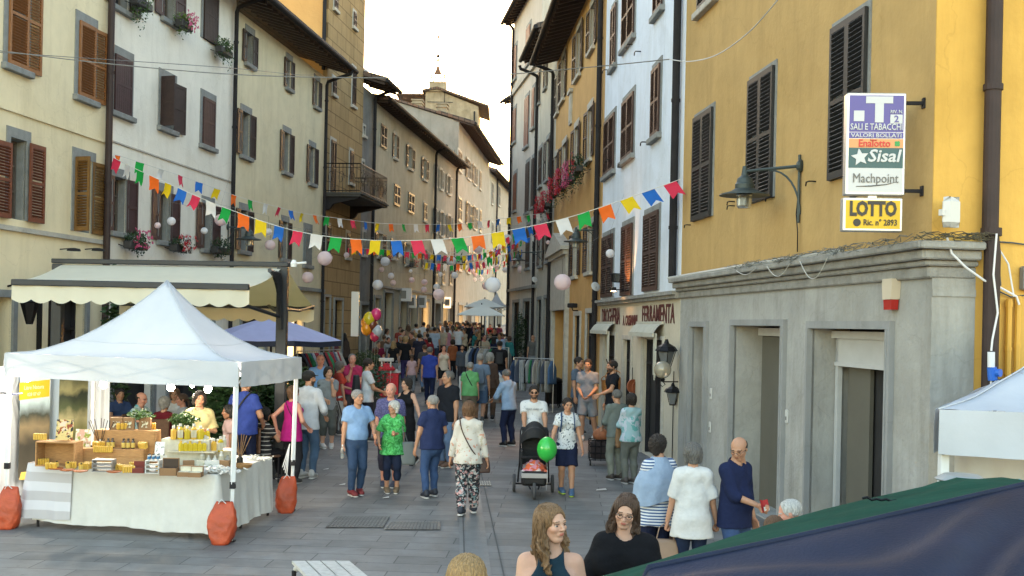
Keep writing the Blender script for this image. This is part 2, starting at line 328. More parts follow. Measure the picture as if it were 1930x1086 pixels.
# facades
class Facade:
 def __init__(s,A,B,depth=9,name='house',label='',z0=-.6,top=12.,nostruct=False):
  s.A=Vector((A[0],A[1],0));s.B=Vector((B[0],B[1],0));e=s.B-s.A;s.L=e.length;s.e=e.normalized()
  s.rz=math.atan2(s.e.y,s.e.x);s.depth=depth;s.z0=z0;s.top=top;s.open=[];s.cells=[]
  s.o=thing(name,label,'building',(s.A.x,s.A.y,0),s.rz)
 def at(s,px,py):
  """pixel on the facade plane -> (s along facade, z)"""
  a,b=ray(px,py)
  den=s.e.x-a*s.e.y
  q=(a*s.A.y-s.A.x)/den;t=s.A.y+q*s.e.y
  return q,HC+b*t
 def T(s,x,y,z):return Matrix.Translation((x,y,z))
 def add_open(s,s0,s1,z0,z1,rev=.22):s.open.append((s0,s1,z0,z1,rev))
 def wall(s,m,sidem=None,band=None):
  """band: list of (z0,z1,material,name) painted horizontal zones built as separate wall meshes"""
  zones=band or[(s.z0,s.top,m,'wall')]
  for(za,zb,mm,nm)in zones:
   op=[o for o in s.open if o[3]>za and o[2]<zb]
   xs=sorted({0,s.L}|{max(0,min(s.L,v))for o in op for v in o[:2]});zs=sorted({za,zb}|{max(za,min(zb,v))for o in op for v in o[2:4]})
   mb=MB();idx={}
   def vid(i,j):
    if(i,j)not in idx:idx[(i,j)]=len(mb.v);mb.v.append((xs[i],0,zs[j]))
    return idx[(i,j)]
   for i in range(len(xs)-1):
    for j in range(len(zs)-1):
     cx,cz=(xs[i]+xs[i+1])/2,(zs[j]+zs[j+1])/2
     if any(o[0]<cx<o[1]and o[2]<cz<o[3]for o in op):continue
     mb.f.append((vid(i,j),vid(i+1,j),vid(i+1,j+1),vid(i,j+1)))
   for(a,b,c,d,rv)in op:
    c2,d2=max(c,za),min(d,zb)
    mb.poly([(a,0,c2),(a,0,d2),(a,rv,d2),(a,rv,c2)]);mb.poly([(b,0,c2),(b,rv,c2),(b,rv,d2),(b,0,d2)])
    if d<=zb:mb.poly([(a,0,d2),(b,0,d2),(b,rv,d2),(a,rv,d2)])
    if c>=za:mb.poly([(a,0,c2),(a,rv,c2),(b,rv,c2),(b,0,c2)])
   D=s.depth
   mb.poly([(0,0,za),(0,0,zb),(0,D,zb),(0,D,za)]);mb.poly([(s.L,0,za),(s.L,D,za),(s.L,D,zb),(s.L,0,zb)])
   mb.poly([(0,D,za),(0,D,zb),(s.L,D,zb),(s.L,D,za)])
   if zb==s.top:mb.poly([(0,0,zb),(s.L,0,zb),(s.L,D,zb),(0,D,zb)])
   mb.build(nm,mm,s.o)
 def window(s,x0,x1,yt,yb,leaf='panel',wood=None,pos=('open','open'),frame=STONE,sill=True,fw=.13,sash=SASH,rev=.24,shape=None,glass=GLASS,fproud=.025):
  """x0,x1 opening edges and yt,yb its top and bottom, in photo pixels at its middle"""
  wood=wood or PURPLEW
  xm=(x0+x1)/2
  s0,_=s.at(x0,(yt+yb)/2);s1,_=s.at(x1,(yt+yb)/2)
  _,z1=s.at(xm,yt);_,z0=s.at(xm,yb)
  if s0>s1:s0,s1=s1,s0
  return s.window_m(s0,s1,z0,z1,leaf,wood,pos,frame,sill,fw,sash,rev,glass,fproud)
 def window_m(s,s0,s1,z0,z1,leaf='panel',wood=None,pos=('open','open'),frame=STONE,sill=True,fw=.13,sash=SASH,rev=.24,glass=GLASS,fproud=.025):
  s.add_open(s0,s1,z0,z1,rev)
  w,h=s1-s0,z1-z0
  root=None
  mb=MB();p=fproud
  mb.box(-fw,0,-p,.03,0,h);mb.box(w,w+fw,-p,.03,0,h);mb.box(-fw,w+fw,-p,.03,h,h+fw*1.5);mb.box(.001,.014,.031,rev-.055,0,h);mb.box(w-.014,w-.001,.031,rev-.055,0,h);mb.box(.015,w-.015,.031,rev-.055,h-.014,h-.001)
  root=mb.build('window',frame,s.o,(s0,0,z0))
  if sill:
   sb=MB();sb.box(-fw-.04,w+fw+.04,-.11,.05,-.12,0,ch=.012);sb.build('sill',frame,root)
  pb=MB();pb.poly([(0,rev-.005,0),(w,rev-.005,0),(w,rev-.005,h),(0,rev-.005,h)]);pb.build('pane',glass,root)
  fb=MB();t=.05
  fb.box(0,t,rev-.05,rev-.01,0,h);fb.box(w-t,w,rev-.05,rev-.01,0,h);fb.box(t,w-t,rev-.05,rev-.01,h-t,h);fb.box(t,w-t,rev-.05,rev-.01,0,t)
  fb.box(w/2-.035,w/2+.035,rev-.055,rev-.01,t,h-t)
  for q in(.36,.68):fb.box(t,w/2-.035,rev-.045,rev-.012,h*q-.012,h*q+.012);fb.box(w/2+.035,w-t,rev-.045,rev-.012,h*q-.012,h*q+.012)
  fb.build('sash',sash,root)
  lw=w/2
  for side,st in zip((0,1),pos):
   if st is None:continue
   ang={'open':176,'shut':0,'ajar':35,'half':100,'wide':150,'full':0}.get(st,st)
   ww=w if st=='full' else lw*(getattr(s,'leafk',1.25)if ang>120 else 1)
   me=shutter_mesh(round(ww,2),round(h,1),leaf,wood)
   o=obj('shutter',me,root)
   a=R(ang)
   sxx=ww/round(ww,2);szz=h/round(h,1)
   if side==0:o.location=(0,-.03 if ang<5 else-.035,0);o.rotation_euler.z=-a if ang>5 else 0;o.scale=(sxx,1,szz)
   else:o.location=(w,-.03 if ang<5 else-.035,0);o.rotation_euler.z=a if ang>5 else 0;o.scale=(-sxx,1,szz)
  return root
SHC={}
def shutter_mesh(w,h,leaf,wood):
 key=(w,h,leaf,wood.name)
 if key in SHC:return SHC[key]
 mb=MB();t=.038;st=min(.06,w*.14)
 mb.box(0,st,-t,0,0,h);mb.box(w-st,w,-t,0,0,h);mb.box(st,w-st,-t,0,0,.09);mb.box(st,w-st,-t,0,h-.08,h);mb.box(st,w-st,-t,0,h*.5-.03,h*.5+.03)
 if leaf=='louvre':
  n=max(4,int(h/.062));
  for i in range(n):
   z=.09+(h-.17)*(i+.5)/n
   if abs(z-h*.5)<.045:continue
   T=Matrix.Translation((0,-t/2,z))@Matrix.Rotation(R(-38),4,'X')
   mb.box(st,w-st,-.026,.026,-.005,.005,T)
 elif leaf=='panel':
  for za,zb in((.09,h*.5-.03),(h*.5+.03,h-.08)):
   mb.box(st,w-st,-t*.55,-t*.45,za,zb);mb.box(st+.05,w-st-.05,-t*.95,-t*.55,za+.06,zb-.06,ch=.01)if w>.25 else None
 else:
  mb.box(st,w-st,-t*.8,-t*.2,.09,h-.08)
  n=max(2,int(w/.1))
  for i in range(1,n):mb.box(w*i/n-.004,w*i/n+.004,-t*.86,-t*.8,.09,h-.08)
 SHC[key]=mb.mesh('shutter',wood)
 return SHC[key]
def eave(f,z,over,m=METAL_D,x0=0,x1=None,rafters=True,pitch=.28,back=5.,gut=True,ridge=False,name='roof',soff=None):
 """overhanging roof slab with rafter tails and a half-round gutter"""
 x1=f.L if x1 is None else x1
 mb=MB();y0,y1=-over,back
 mb.add([(x0-.15,y0,z),(x1+.15,y0,z),(x1+.15,y1,z+pitch*(y1-y0)),(x0-.15,y1,z+pitch*(y1-y0)),(x0-.15,y0,z+.13),(x1+.15,y0,z+.13),(x1+.15,y1,z+.13+pitch*(y1-y0)),(x0-.15,y1,z+.13+pitch*(y1-y0))],[(3,2,1,0),(4,5,6,7),(0,1,5,4),(1,2,6,5),(2,3,7,6),(3,0,4,7)])
 n=int((x1-x0+.3)/.21)
 for i in range(n):
  cx=x0-.15+(i+.5)*(x1-x0+.3)/n
  pts=[(cx,y0-.03,z+.14),(cx,y0+2.2,z+.14+pitch*2.2)]
  mb.tube(pts,.075,6)
 ro=mb.build(name,TILE,f.o)
 if rafters:
  rb=MB();n=int((x1-x0)/.48)
  for i in range(n+1):
   cx=x0+(x1-x0)*i/n
   rb.add([(cx-.05,y0+.06,z-.11),(cx+.05,y0+.06,z-.11),(cx+.05,.3,z-.11+pitch*(.3-y0)),(cx-.05,.3,z-.11+pitch*(.3-y0)),(cx-.05,y0+.06,z-.002),(cx+.05,y0+.06,z-.002),(cx+.05,.3,z-.002+pitch*(.3-y0)),(cx-.05,.3,z-.002+pitch*(.3-y0))],[(3,2,1,0),(4,5,6,7),(0,1,5,4),(1,2,6,5),(2,3,7,6),(3,0,4,7)])
  rb.build('rafter_tails',DARKW,ro)
 if gut:
  gb=MB();gb.tube([(x0-.2,y0-.09,z+.04),(x1+.2,y0-.09,z+.04)],.085,10);gb.build('gutter',m,ro)
 return ro
def pipe(f,px,ztop,zbot,m=METAL_D,out=.12,r=.055,over=None,s=None,name='drainpipe'):
 s0=f.at(px,400)[0]if s is None else s
 pts=[(s0,-out,zbot),(s0,-out,ztop-.25)]
 if over:pts+=[(s0,-out-.04,ztop-.12),(s0,-over*.55,ztop+.02),(s0,-over-.05,ztop+.16),(s0,-over-.09,ztop+.3)]
 else:pts+=[(s0,-out,ztop)]
 mb=MB();mb.tube(pts,r,10)
 z=zbot+1
 while z<ztop-.3:mb.lathe([(r+.012,-.03),(r+.012,.03)],10,c=(s0,-out,z));z+=2.4
 return mb.build(name,m,f.o,smooth=False)
def ledge(f,z,h=.07,out=.05,m=None,x0=0,x1=None,name='string_course'):
 mb=MB();mb.box(x0,f.L if x1 is None else x1,-out,.02,z-h/2,z+h/2);return mb.build(name,m or STONE_L,f.o)
def corner(k,u,):return(u*k,k*F)
def LP(px):k=KX(2*CX-px,12.1,270);return(-12.1+270*k,k*F)
def mk(X0,sl,px):k=X0/(sl+px-CX);return(X0-sl*k,k*F)
CREAM=plaster('cream',(.72,.63,.44),.09,.35);WHITE=plaster('warm_white',(.76,.73,.66),.08,.3);YELC=plaster('pale_yellow',(.66,.59,.42),.1,.35)
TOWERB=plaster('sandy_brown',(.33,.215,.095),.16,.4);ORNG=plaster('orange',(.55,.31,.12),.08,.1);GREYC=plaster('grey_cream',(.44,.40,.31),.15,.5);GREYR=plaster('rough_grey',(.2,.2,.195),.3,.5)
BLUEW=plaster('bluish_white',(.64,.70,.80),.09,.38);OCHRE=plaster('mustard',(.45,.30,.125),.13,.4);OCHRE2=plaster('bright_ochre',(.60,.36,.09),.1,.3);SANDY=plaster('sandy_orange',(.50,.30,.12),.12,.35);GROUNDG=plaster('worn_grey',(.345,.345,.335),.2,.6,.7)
STUCCO=plaster('grey_stucco',(.27,.26,.235),.14,.5);TOWC=plaster('tower_plaster',(.30,.25,.18),.3,.6,.6)
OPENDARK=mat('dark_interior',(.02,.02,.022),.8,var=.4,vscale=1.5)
def shop(f,x0,x1,ytop,kind='dark',frame=STONE,rev=.3,yb=None,name='shop_front',fr=.14,lit=None,door=True):
 """ground-floor opening between pixels x0..x1, lintel at ytop"""
 s0,_=f.at(x0,ytop);s1,_=f.at(x1,ytop)
 if s0>s1:s0,s1=s1,s0
 _,z1=f.at((x0+x1)/2,ytop);yy=f.A.y+f.e.y*(s0+s1)/2
 z0=gz(yy)
 f.add_open(s0,s1,z0+.02,z1,rev)
 w,h=s1-s0,z1-z0
 mb=MB();mb.box(-fr,0,-.05,.04,0,h);mb.box(w,w+fr,-.05,.04,0,h);mb.box(-fr,w+fr,-.05,.04,h,h+fr)
 r=mb.build(name,frame,f.o,(s0,0,z0))
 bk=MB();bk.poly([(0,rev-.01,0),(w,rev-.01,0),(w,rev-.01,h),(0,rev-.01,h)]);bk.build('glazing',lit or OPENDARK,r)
 fb=MB();t=.05
 fb.box(0,t,rev-.1,rev-.02,0,h);fb.box(w-t,w,rev-.1,rev-.02,0,h);fb.box(t,w-t,rev-.1,rev-.02,h-t,h);fb.box(t,w-t,rev-.1,rev-.02,h*.78,h*.78+.05)
 fb.box(w*.5-.03,w*.5+.03,rev-.1,rev-.02,0,h*.78)
 fb.build('door_frame',METAL_D if kind=='dark' else SASHW,r)
 return r
 # B1 cream house, far left
b1=Facade(LP(-260),LP(193),name='house',label='cream house with orange-brown louvred shutters at the left edge',top=13);b1 .leafk=1.5
b1 .window(14,50,-70,128,'louvre',OCHREW if 0 else ORANGEW,('full','open'))
b1 .window(146,176,45,186,'louvre',ORANGEW,('full','open'))
b1 .window(17,48,262,414,'panel',REDW,(None,None),sill=False)
for o_ in('l','r'):pass
w_=[c for c in b1 .o.children][-1]
b1 .window(140,172,300,438,'louvre',OCHREW,('half','open'),sill=False)
b1 .window(-110,-75,230,395,'louvre',REDW,('open','open'),sill=False)
b1 .window(-115,-80,-120,95,'louvre',ORANGEW,('open','open'))
def extra_leaf(f,x0,x1,yt,yb,leaf,wood):
 s0,_=f.at(x0,(yt+yb)/2);s1,_=f.at(x1,(yt+yb)/2);xm=(x0+x1)/2;_,z1=f.at(xm,yt);_,z0=f.at(xm,yb)
 me=shutter_mesh(round(s1-s0,2),round(z1-z0,1),leaf,wood);o=obj('shutter',me,f.o,(s0,-.06,z0));return o
extra_leaf(b1,-16,14,262,410,'louvre',REDW);extra_leaf(b1,49,77,278,420,'louvre',REDW)
zc=b1 .at(100,235)[1];ledge(b1,zc,.05,.04,CREAM);zc=b1 .at(100,443)[1];ledge(b1,zc,.09,.07,STONE_L)
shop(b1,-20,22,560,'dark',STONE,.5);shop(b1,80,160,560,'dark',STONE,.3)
b1 .wall(CREAM);eave(b1,12.6,.9)
pipe(b1,191,12.6,-.2,METAL_B,.14,.075)
for lx in(113,160):
 s_,z_=b1 .at(lx,470);mb=MB();mb.tube([(0,0,0),(0,-.25,.02)],.012,6);mb.lathe([(.14,-.03),(.12,.015),(.03,.03)],14,c=(0,-.3,0));mb.build('wall_light',METAL_D,b1 .o,(s_,0,z_))
 # B2 white house
b2=Facade(LP(193),LP(433),name='house',label='warm white house with dark plum shutters and trailing window plants',top=11.9);b2 .leafk=1.6
b2 .window(217,243,-95,18,'panel',DARKW,('open','open'));b2 .window(308,330,-55,40,'panel',PURPLEW,('open','open'));b2 .window(382,408,-22,80,'plain',DARKW,('full',None),sill=False)
b2 .window(213,245,108,215,'plain',PURPLEW,('full',None));b2 .window(302,327,150,243,'plain',DARKW,('half','open'));b2 .window(380,402,187,276,'plain',PURPLEW,('full',None))
b2 .window(213,237,335,438,'panel',PURPLEW,('open','open'));b2 .window(300,320,362,455,'panel',PURPLEW,('open','open'));b2 .window(382,399,385,470,'panel',PURPLEW,('open','open'))
zc=b2 .at(315,302)[1];ledge(b2,zc,.035,.03,STONE_L)
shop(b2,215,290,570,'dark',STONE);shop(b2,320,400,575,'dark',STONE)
b2 .wall(WHITE);eave(b2,11.75,.95)
pipe(b2,431,11.6,-.1,METAL_D,.12,.06,over=.95)
# B3 pale yellow house
b3=Facade(LP(433),LP(607),name='house',label='pale yellow house with dark shutters and deep black gutter',top=11.5);b3 .leafk=1.35
for x0,x1,a,b in((464,476,63,122),(540,548,113,167),(593,600,152,202)):b3 .window(x0,x1,a,b,'panel',DARKW,('open','open'))
for x0,x1,a,b in((455,470,212,295),(534,545,250,325),(583,592,277,346)):b3 .window(x0,x1,a,b,'panel',DARKW,('open','open'))
for x0,x1,a,b in((452,466,396,473),(531,541,418,488)):b3 .window(x0,x1,a,b,'panel',DARKW,('open','open'))
b3 .window(573,585,432,500,'plain',GREYW,('full',None))
shop(b3,455,500,590);shop(b3,535,570,595,lit=mat('lit_shop',(.5,.35,.15),.5,emit=(1,.62,.25),estr=.35))
b3 .wall(YELC);eave(b3,11.72,.95,rafters=True)
pipe(b3,605,11.4,0,METAL_D,.12,.06,over=.95)
ledge(b3,b3 .at(575,545)[1],.12,.1,STONE)
gb=MB()
for i in range(int(b3 .L/.25)):gb.tube([(i*.25,-.7,11.95),(i*.25+.12,-.7,12.17),(i*.25+.25,-.7,11.95)],.012,4,cap=False)
gb.tube([(0,-.7,12.17),(b3 .L,-.7,12.17)],.014,5);gb.build('snow_guard',IRON,b3 .o)
# B4 tall sandy-brown house with incised blocks and a balcony
b4=Facade(LP(607),LP(676),name='tower_house',label='tall sandy-brown house with scored block plaster and iron balcony',top=18.5)
def tower_mat():
 m=plaster('scored_blocks',(.34,.235,.12),.14,.45);n=m.node_tree.nodes;l=m.node_tree.links
 tc=n.new('ShaderNodeTexCoord');sx=n.new('ShaderNodeSeparateXYZ');l.new(tc.outputs['Object'],sx.inputs[0]);cb=n.new('ShaderNodeCombineXYZ');l.new(sx.outputs[0],cb.inputs[0]);l.new(sx.outputs[2],cb.inputs[1])
 br=n.new('ShaderNodeTexBrick');l.new(cb.outputs[0],br.inputs['Vector']);br.inputs['Scale'].default_value=1;br.inputs['Brick Width'].default_value=1.15;br.inputs['Row Height'].default_value=.52;br.inputs['Mortar Size'].default_value=.018
 br.inputs['Color1'].default_value=(1,1,1,1);br.inputs['Color2'].default_value=(.86,.86,.84,1);br.inputs['Mortar'].default_value=(.45,.42,.4,1)
 b=n['Principled BSDF'];old=b.inputs['Base Color'].links[0].from_socket
 mx=n.new('ShaderNodeMix');mx.data_type='RGBA';mx.blend_type='MULTIPLY';mx.inputs[0].default_value=1;l.new(old,mx.inputs[6]);l.new(br.outputs['Color'],mx.inputs[7]);l.new(mx.outputs[2],b.inputs['Base Color'])
 return m
TB=tower_mat()
for x0,x1,a,b in((629,635,-14,18),(665,670,24,52),(663,669,128,200),(626,632,148,178),(658,664,285,345),(652,658,440,485)):b4 .window(x0,x1,a,b,'louvre',DARKW,('shut','shut'),STONE_L,fw=.08)
b4 .window(622,631,265,368,'louvre',DARKW,('shut','shut'),STONE_L,fw=.08,sill=False)
b4 .window(614,621,425,482,'louvre',DARKW,('shut','shut'),STONE_L,fw=.08)
shop(b4,611,621,560,frame=STONE,rev=.3,fr=.1);shop(b4,630,645,566,frame=STONE,rev=.3,fr=.1)
b4 .wall(TB);eave(b4,18.4,.8)
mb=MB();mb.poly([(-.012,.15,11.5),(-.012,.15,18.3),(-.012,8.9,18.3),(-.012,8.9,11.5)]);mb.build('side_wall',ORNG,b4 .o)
mb=MB();mb.tube([(-.1,.12,11.8),(-.1,.12,18)],.07,10);mb.build('drainpipe',METAL_D,b4 .o)
def balcony(f,xa,xb,ybase,out,hgt=1.05,slab=.14,kd=None):
 s0=f.at(xa,ybase)[0];s1=f.at(xb,ybase)[0];z=f.at((xa+xb)/2,ybase)[1]
 w=s1-s0;mb=MB();mb.box(0,w,-out,0,-slab,0);mb.box(-.05,w+.05,-out-.05,0,-slab*.4,0)
 r=mb.build('balcony',mat('dark_balcony_slab',(.07,.07,.07),.9,var=.3),f.o,(s0,0,z))
 for x in(.35,w-.35):cb=MB();cb.prism([(0,0),(0,-.5),(-.16,-.46),(-.3,-.26),(-.8,-.16),(-out+.1,-.05),(-out+.1,0)],.16,Matrix.Translation((x-.11,0,-slab-.002))@Matrix.Rotation(R(90),4,'Z'));cb.build('bracket',METAL_D,r)
 rb=MB()
 def run(a,b):
  a=Vector(a);b=Vector(b);L=(b-a).length;n=int(L/.13)
  rb.tube([a+Vector((0,0,hgt)),b+Vector((0,0,hgt))],.022,6);rb.tube([a+Vector((0,0,.07)),b+Vector((0,0,.07))],.016,6);rb.tube([a+Vector((0,0,hgt-.14)),b+Vector((0,0,hgt-.14))],.012,6)
  for i in range(n+1):
   q=a.lerp(b,i/n);rb.tube([q,q+Vector((0,0,hgt))],.011,5)
  d=(b-a).normalized()
  for i in range(1,n,3):
   c=a.lerp(b,(i+.5)/n)+Vector((0,0,hgt*.5));pts=[]
   for t in range(15):th=t*.55;rr=.12*(1-t/18);pts.append(c+d*rr*math.cos(th)+Vector((0,0,.18*(1-t/18)*math.sin(th)*1.6)))
   rb.tube(pts,.009,4)
 run((.03,-.02,0),(.03,-out+.03,0));run((.03,-out+.03,0),(w-.03,-out+.03,0));run((w-.03,-out+.03,0),(w-.03,-.02,0))
 rb.build('railing',IRON,r);return r
balcony(b4,611,668,374,1.35)
# B5 narrow grey house, B6 cream-grey, B7 grey
b5=Facade(LP(676),LP(699),name='house',label='narrow rough grey house beside the tall brown one',top=12.3)
b5 .window(684,688,238,256,'panel',DARKW,(None,None),STONE_L,fw=.06);b5 .window(682,686,305,340,'panel',DARKW,(None,None),STONE_L,fw=.08);b5 .window(684,688,438,480,'plain',GREYW,('full',None),STONE_L)
shop(b5,680,695,575,rev=.4)
b5 .wall(GREYR);eave(b5,12.45,.95,rafters=True);pipe(b5,698,12.3,.2,METAL_D,.12,.07,over=.95)
b6=Facade(LP(699),LP(815),name='house',label='long grey-cream house with black louvred shutters on the left side of the street',top=12.05)
b6 .window(716,727,236,279,'louvre',BLACKW,('shut','shut'),GREYC,sill=False,fw=.03)
for x0,x1,a,b in((742,747,254,298),(769,776,277,318),(797,803,300,339)):b6 .window(x0,x1,a,b,'louvre',DARKW,('open','open'),STONE_L,fw=.1)
b6 .window(712,719,336,375,'louvre',DARKW,('shut','shut'),STONE_L,fw=.06)
for x0,x1,a,b in((741,752,349,388),(768,779,365,402)):b6 .window(x0,x1,a,b,'louvre',BLACKW,('shut','shut'),GREYC,sill=False,fw=.03)
b6 .window(797,803,383,416,'louvre',DARKW,('shut','shut'),STONE_L,fw=.06)
for x0,x1,a,b in((711,720,440,484),(739,746,452,487),(764,772,460,499),(798,804,472,505)):b6 .window(x0,x1,a,b,'louvre',DARKW,('open','open'),STONE_L,fw=.08)
WARM=mat('lit_window',(.5,.35,.15),.5,emit=(1,.6,.25),estr=.5)
for x0,x1,yt,lit in((706,716,562,None),(724,740,552,None),(754,768,560,None),(773,786,565,None),(793,808,568,WARM)):shop(b6,x0,x1,yt,rev=.4,lit=lit)
b6 .wall(GREYC);eave(b6,12.1,.6,pitch=.13,back=4);ledge(b6,b6 .at(750,545)[1],.1,.08,STONE)
b7=Facade(LP(815),LP(857),name='house',label='grey house with pale louvred shutters and a wall clock',top=12.05)
for x0,x1,a,b in((818,821,312,350),(829,833,320,357),(843,848,332,366),(818,822,395,438),(830,835,400,445),(844,849,407,448)):b7 .window(x0,x1,a,b,'louvre',GREYW if b>380 else STONE_L,('open','open'),STONE_L,fw=.08)
for x0,x1,a,b in((819,823,500,535),(832,836,500,535),(846,850,502,535)):b7 .window(x0,x1,a,b,'louvre',BLACKW,('shut','shut'),STONE_L,fw=.08)
for x0,x1,yt,lit in((819,830,572,None),(834,843,574,WARM),(846,854,576,None)):shop(b7,x0,x1,yt,rev=.4,lit=lit)
b7 .wall(STUCCO);eave(b7,12.1,.6,pitch=.13,back=4);pipe(b7,816,12,.6,METAL_D,.12,.07,over=.6);pipe(b7,856,12,.6,METAL_D,.12,.07,over=.6)
# B8 taller house behind, with gable wall
A8=(-108*.032,.032*F);B8=(-49*.04,.04*F)
b8=Facade(A8,B8,9,'house','tall grey scored-plaster house with bare gable wall rising over its neighbour',top=14.9)
for x0,x1 in((863,869),(880,885),(892,896),(903,906)):
 for a,b in((288,325),(375,418),(470,510)):
  sl_=(x0-866)*.95*(1 if a<300 else.6 if a<400 else.3)
  b8 .window(x0,x1,a+sl_,b+sl_*.9,'louvre',BLACKW if a>300 else SASH,('shut','shut')if x0%2 else('open','open'),STONE_L,fw=.08)
for x0,x1,lit in((864,872,WARM),(880,888,None),(895,903,WARM)):shop(b8,x0,x1,575,rev=.4,lit=lit)
b8 .wall(STUCCO);mb=MB()
mb.prism([(0,14.9),(4.3,16.2),(8.6,14.9)],b8 .L,Matrix.Rotation(R(90),4,'Z')@Matrix.Scale(-1,4,(0,1,0)));mb.build('gable',STUCCO,b8 .o)
eave(b8,14.7,.95,pitch=.29,back=4.3)
for i,(cx,cy,cz)in enumerate(((1.2,1.2,15.2),(2.6,3.0,15.7))):
 mb=MB();mb.box(-.35,.35,-.3,.3,0,.9);mb.box(-.42,.42,-.36,.36,.7,.78);mb.box(-.42,.42,-.36,.36,.9,.98);mb.build('chimney',TOWC,b8 .o,(cx,cy,cz))
 # B9 pale house closing the street
b9=Facade((-49*.042,.042*F),(6*.052,.052*F),9,'house','pale stone house closing the far end of the street',top=14.9)
for x0,x1,a,b in((926,929,345,385),(939,942,352,388),(926,929,420,455),(939,942,420,455)):b9 .window(x0,x1,a,b,'louvre',GREYW,('shut','shut'),STONE_L,fw=.08)
for x0,x1 in((921,930),(936,945)):shop(b9,x0,x1,580,rev=.4)
b9 .wall(plaster('pale_far',(.33,.31,.27),.15,.4));eave(b9,14.8,.6);pipe(b9,934,14.8,1.5,METAL_D,.12,.07)
# church bell tower
kt=.05;tb=thing('church_tower','plastered church building with iron bell frame and cross on its roof','building',(-172*kt,kt*F,0))
wT=100*kt;mb=MB();zt=HC+(610-200)*kt
mb.add([(0,0,0),(wT,0,0),(wT,7,0),(0,7,0),(0,0,zt+1.25),(wT,0,zt),(wT,7,zt),(0,7,zt+1.25),(1.1,0,zt+1.45),(1.1,7,zt+1.45)],[(0,1,5,8,4),(1,2,6,5),(2,3,7,9,6),(3,0,4,7),(4,8,9,7),(8,5,6,9)])
mb.build('wall',TOWC,tb)
mb=MB();mb.prism([(1.1,zt+1.5),(wT+1.0,zt-.12),(wT+1.0,zt+.06),(1.1,zt+1.72),(-.3,zt+1.42),(-.3,zt+1.22)],7.5,Matrix.Translation((0,-.4,0)));rf=mb.build('roof',TILE,tb)
mb=MB();mb.box(.35,1.9,-.2,1,zt+1.3,zt+2.1);mb.box(.3,1.95,-.25,1.05,zt+2.1,zt+2.2);mb.build('bell_base',TOWC,tb)
mb=MB();mb.box(-2.6,0,.6,6,0,zt-.2);mb.build('annex',TOWC,tb);mb=MB();mb.box(-2.8,.1,.3,6.2,zt+1,zt+1.15);mb.tube([(-2.4,.5,zt-.2),(-2.4,.5,zt+1)],.05,6);mb.tube([(-.3,.5,zt-.2),(-.3,.5,zt+1)],.05,6);mb.build('canopy_roof',TILE,tb)
mb=MB();zb=zt+2.2;cx=1.12
for sgn in(-1,1):
 pts=[(cx+sgn*(.55+.35*math.cos(t)),0,zb+.35+.3*math.sin(t))for t in[i*.5 for i in range(10)]];mb.tube(pts,.05,5)
 mb.tube([(cx+sgn*.62,0,zb),(cx+sgn*.62,0,zb+1.2),(cx+sgn*.75,0,zb+1.6),(cx+sgn*.5,0,zb+1.95),(cx+sgn*.2,0,zb+1.85),(cx,0,zb+2.2)],.06,5)
mb.tube([(cx,0,zb+1.6),(cx,0,zb+4.6)],.045,6);mb.tube([(cx-.4,0,zb+4.25),(cx+.4,0,zb+4.25)],.07,6);mb.tube([(cx,0,zb+3.9),(cx,0,zb+4.8)],.07,6);mb.lathe([(.02,-.18),(.16,-.08),(.18,0),(.16,.08),(.02,.18)],10,c=(cx,0,zb+2.45))
mb.build('cross',IRON,tb);mb=MB();mb.lathe([(.38,0),(.33,.12),(.2,.4),(.16,.65),(.05,.8)],14,c=(cx,0,zb+.75));mb.build('bell',mat('bronze',(.2,.1,.05),.5,.8),tb)
mb=MB();mb.tube([(wT*.93,-.12,zt-.5),(wT*.93,-.12,6)],.08,6);mb.tube([(1.8,-.15,zt+1.3),(1.8,-.15,zt-4)],.03,5);mb.tube([(.2,-.15,zt+.3),(2.6,-.15,zt+.3)],.03,5);mb.tube([(.2,-.15,zt-.8),(1.9,-.15,zt-.8)],.03,5);mb.build('aerial',METAL_D,tb)
# R1 mustard corner house: grey ground floor
A1,B1=mk(5.4,230,1281),mk(5.4,230,1752)
r1=Facade(A1,B1,9,'corner_house','mustard corner house with black louvred shutters over a grey stone ground floor',top=12.5)
zcor=r1 .at(1500,497)[1]
for x0,x1,a,b in((1310,1345,214,412),(1414,1461,140,378),(1571,1637,36,330)):r1 .window(x0,x1,a,b,'louvre',BLACKW,('shut','shut'),STONE,sill=False,fw=.05,fproud=.02)
r1 .window(1322,1352,-240,5,'louvre',BLACKW,('shut','shut'),STONE_L)
r1 .window(1415,1461,-420,-150,'louvre',BLACKW,('shut','shut'),STONE_L)
def doorway(f,x0,x1,ytop,rev,fr=.09,transom=None,back=None):
 s0=f.at(x0,700)[0];s1=f.at(x1,700)[0];z1=f.at((x0+x1)/2,ytop)[1]
 f.add_open(s0,s1,.02,z1,rev);w,h=s1-s0,z1
 mb=MB();mb.box(-fr,0,-.06,.03,0,h+fr);mb.box(w,w+fr,-.06,.03,0,h+fr);mb.box(0,w,-.06,.03,h,h+fr);mb.box(-.03,0,-.075,-.06,0,h);mb.box(w,w+.03,-.075,-.06,0,h)
 return mb.build('doorway',plaster('door_surround',(.27,.275,.28),.15,.4),f.o,(s0,0,0)),w,h
DOORG=mat('taupe_shutter',(.105,.10,.083),.65,var=.08,vscale=3);TRIMW=mat('white_trim',(.45,.46,.47),.5,var=.1)
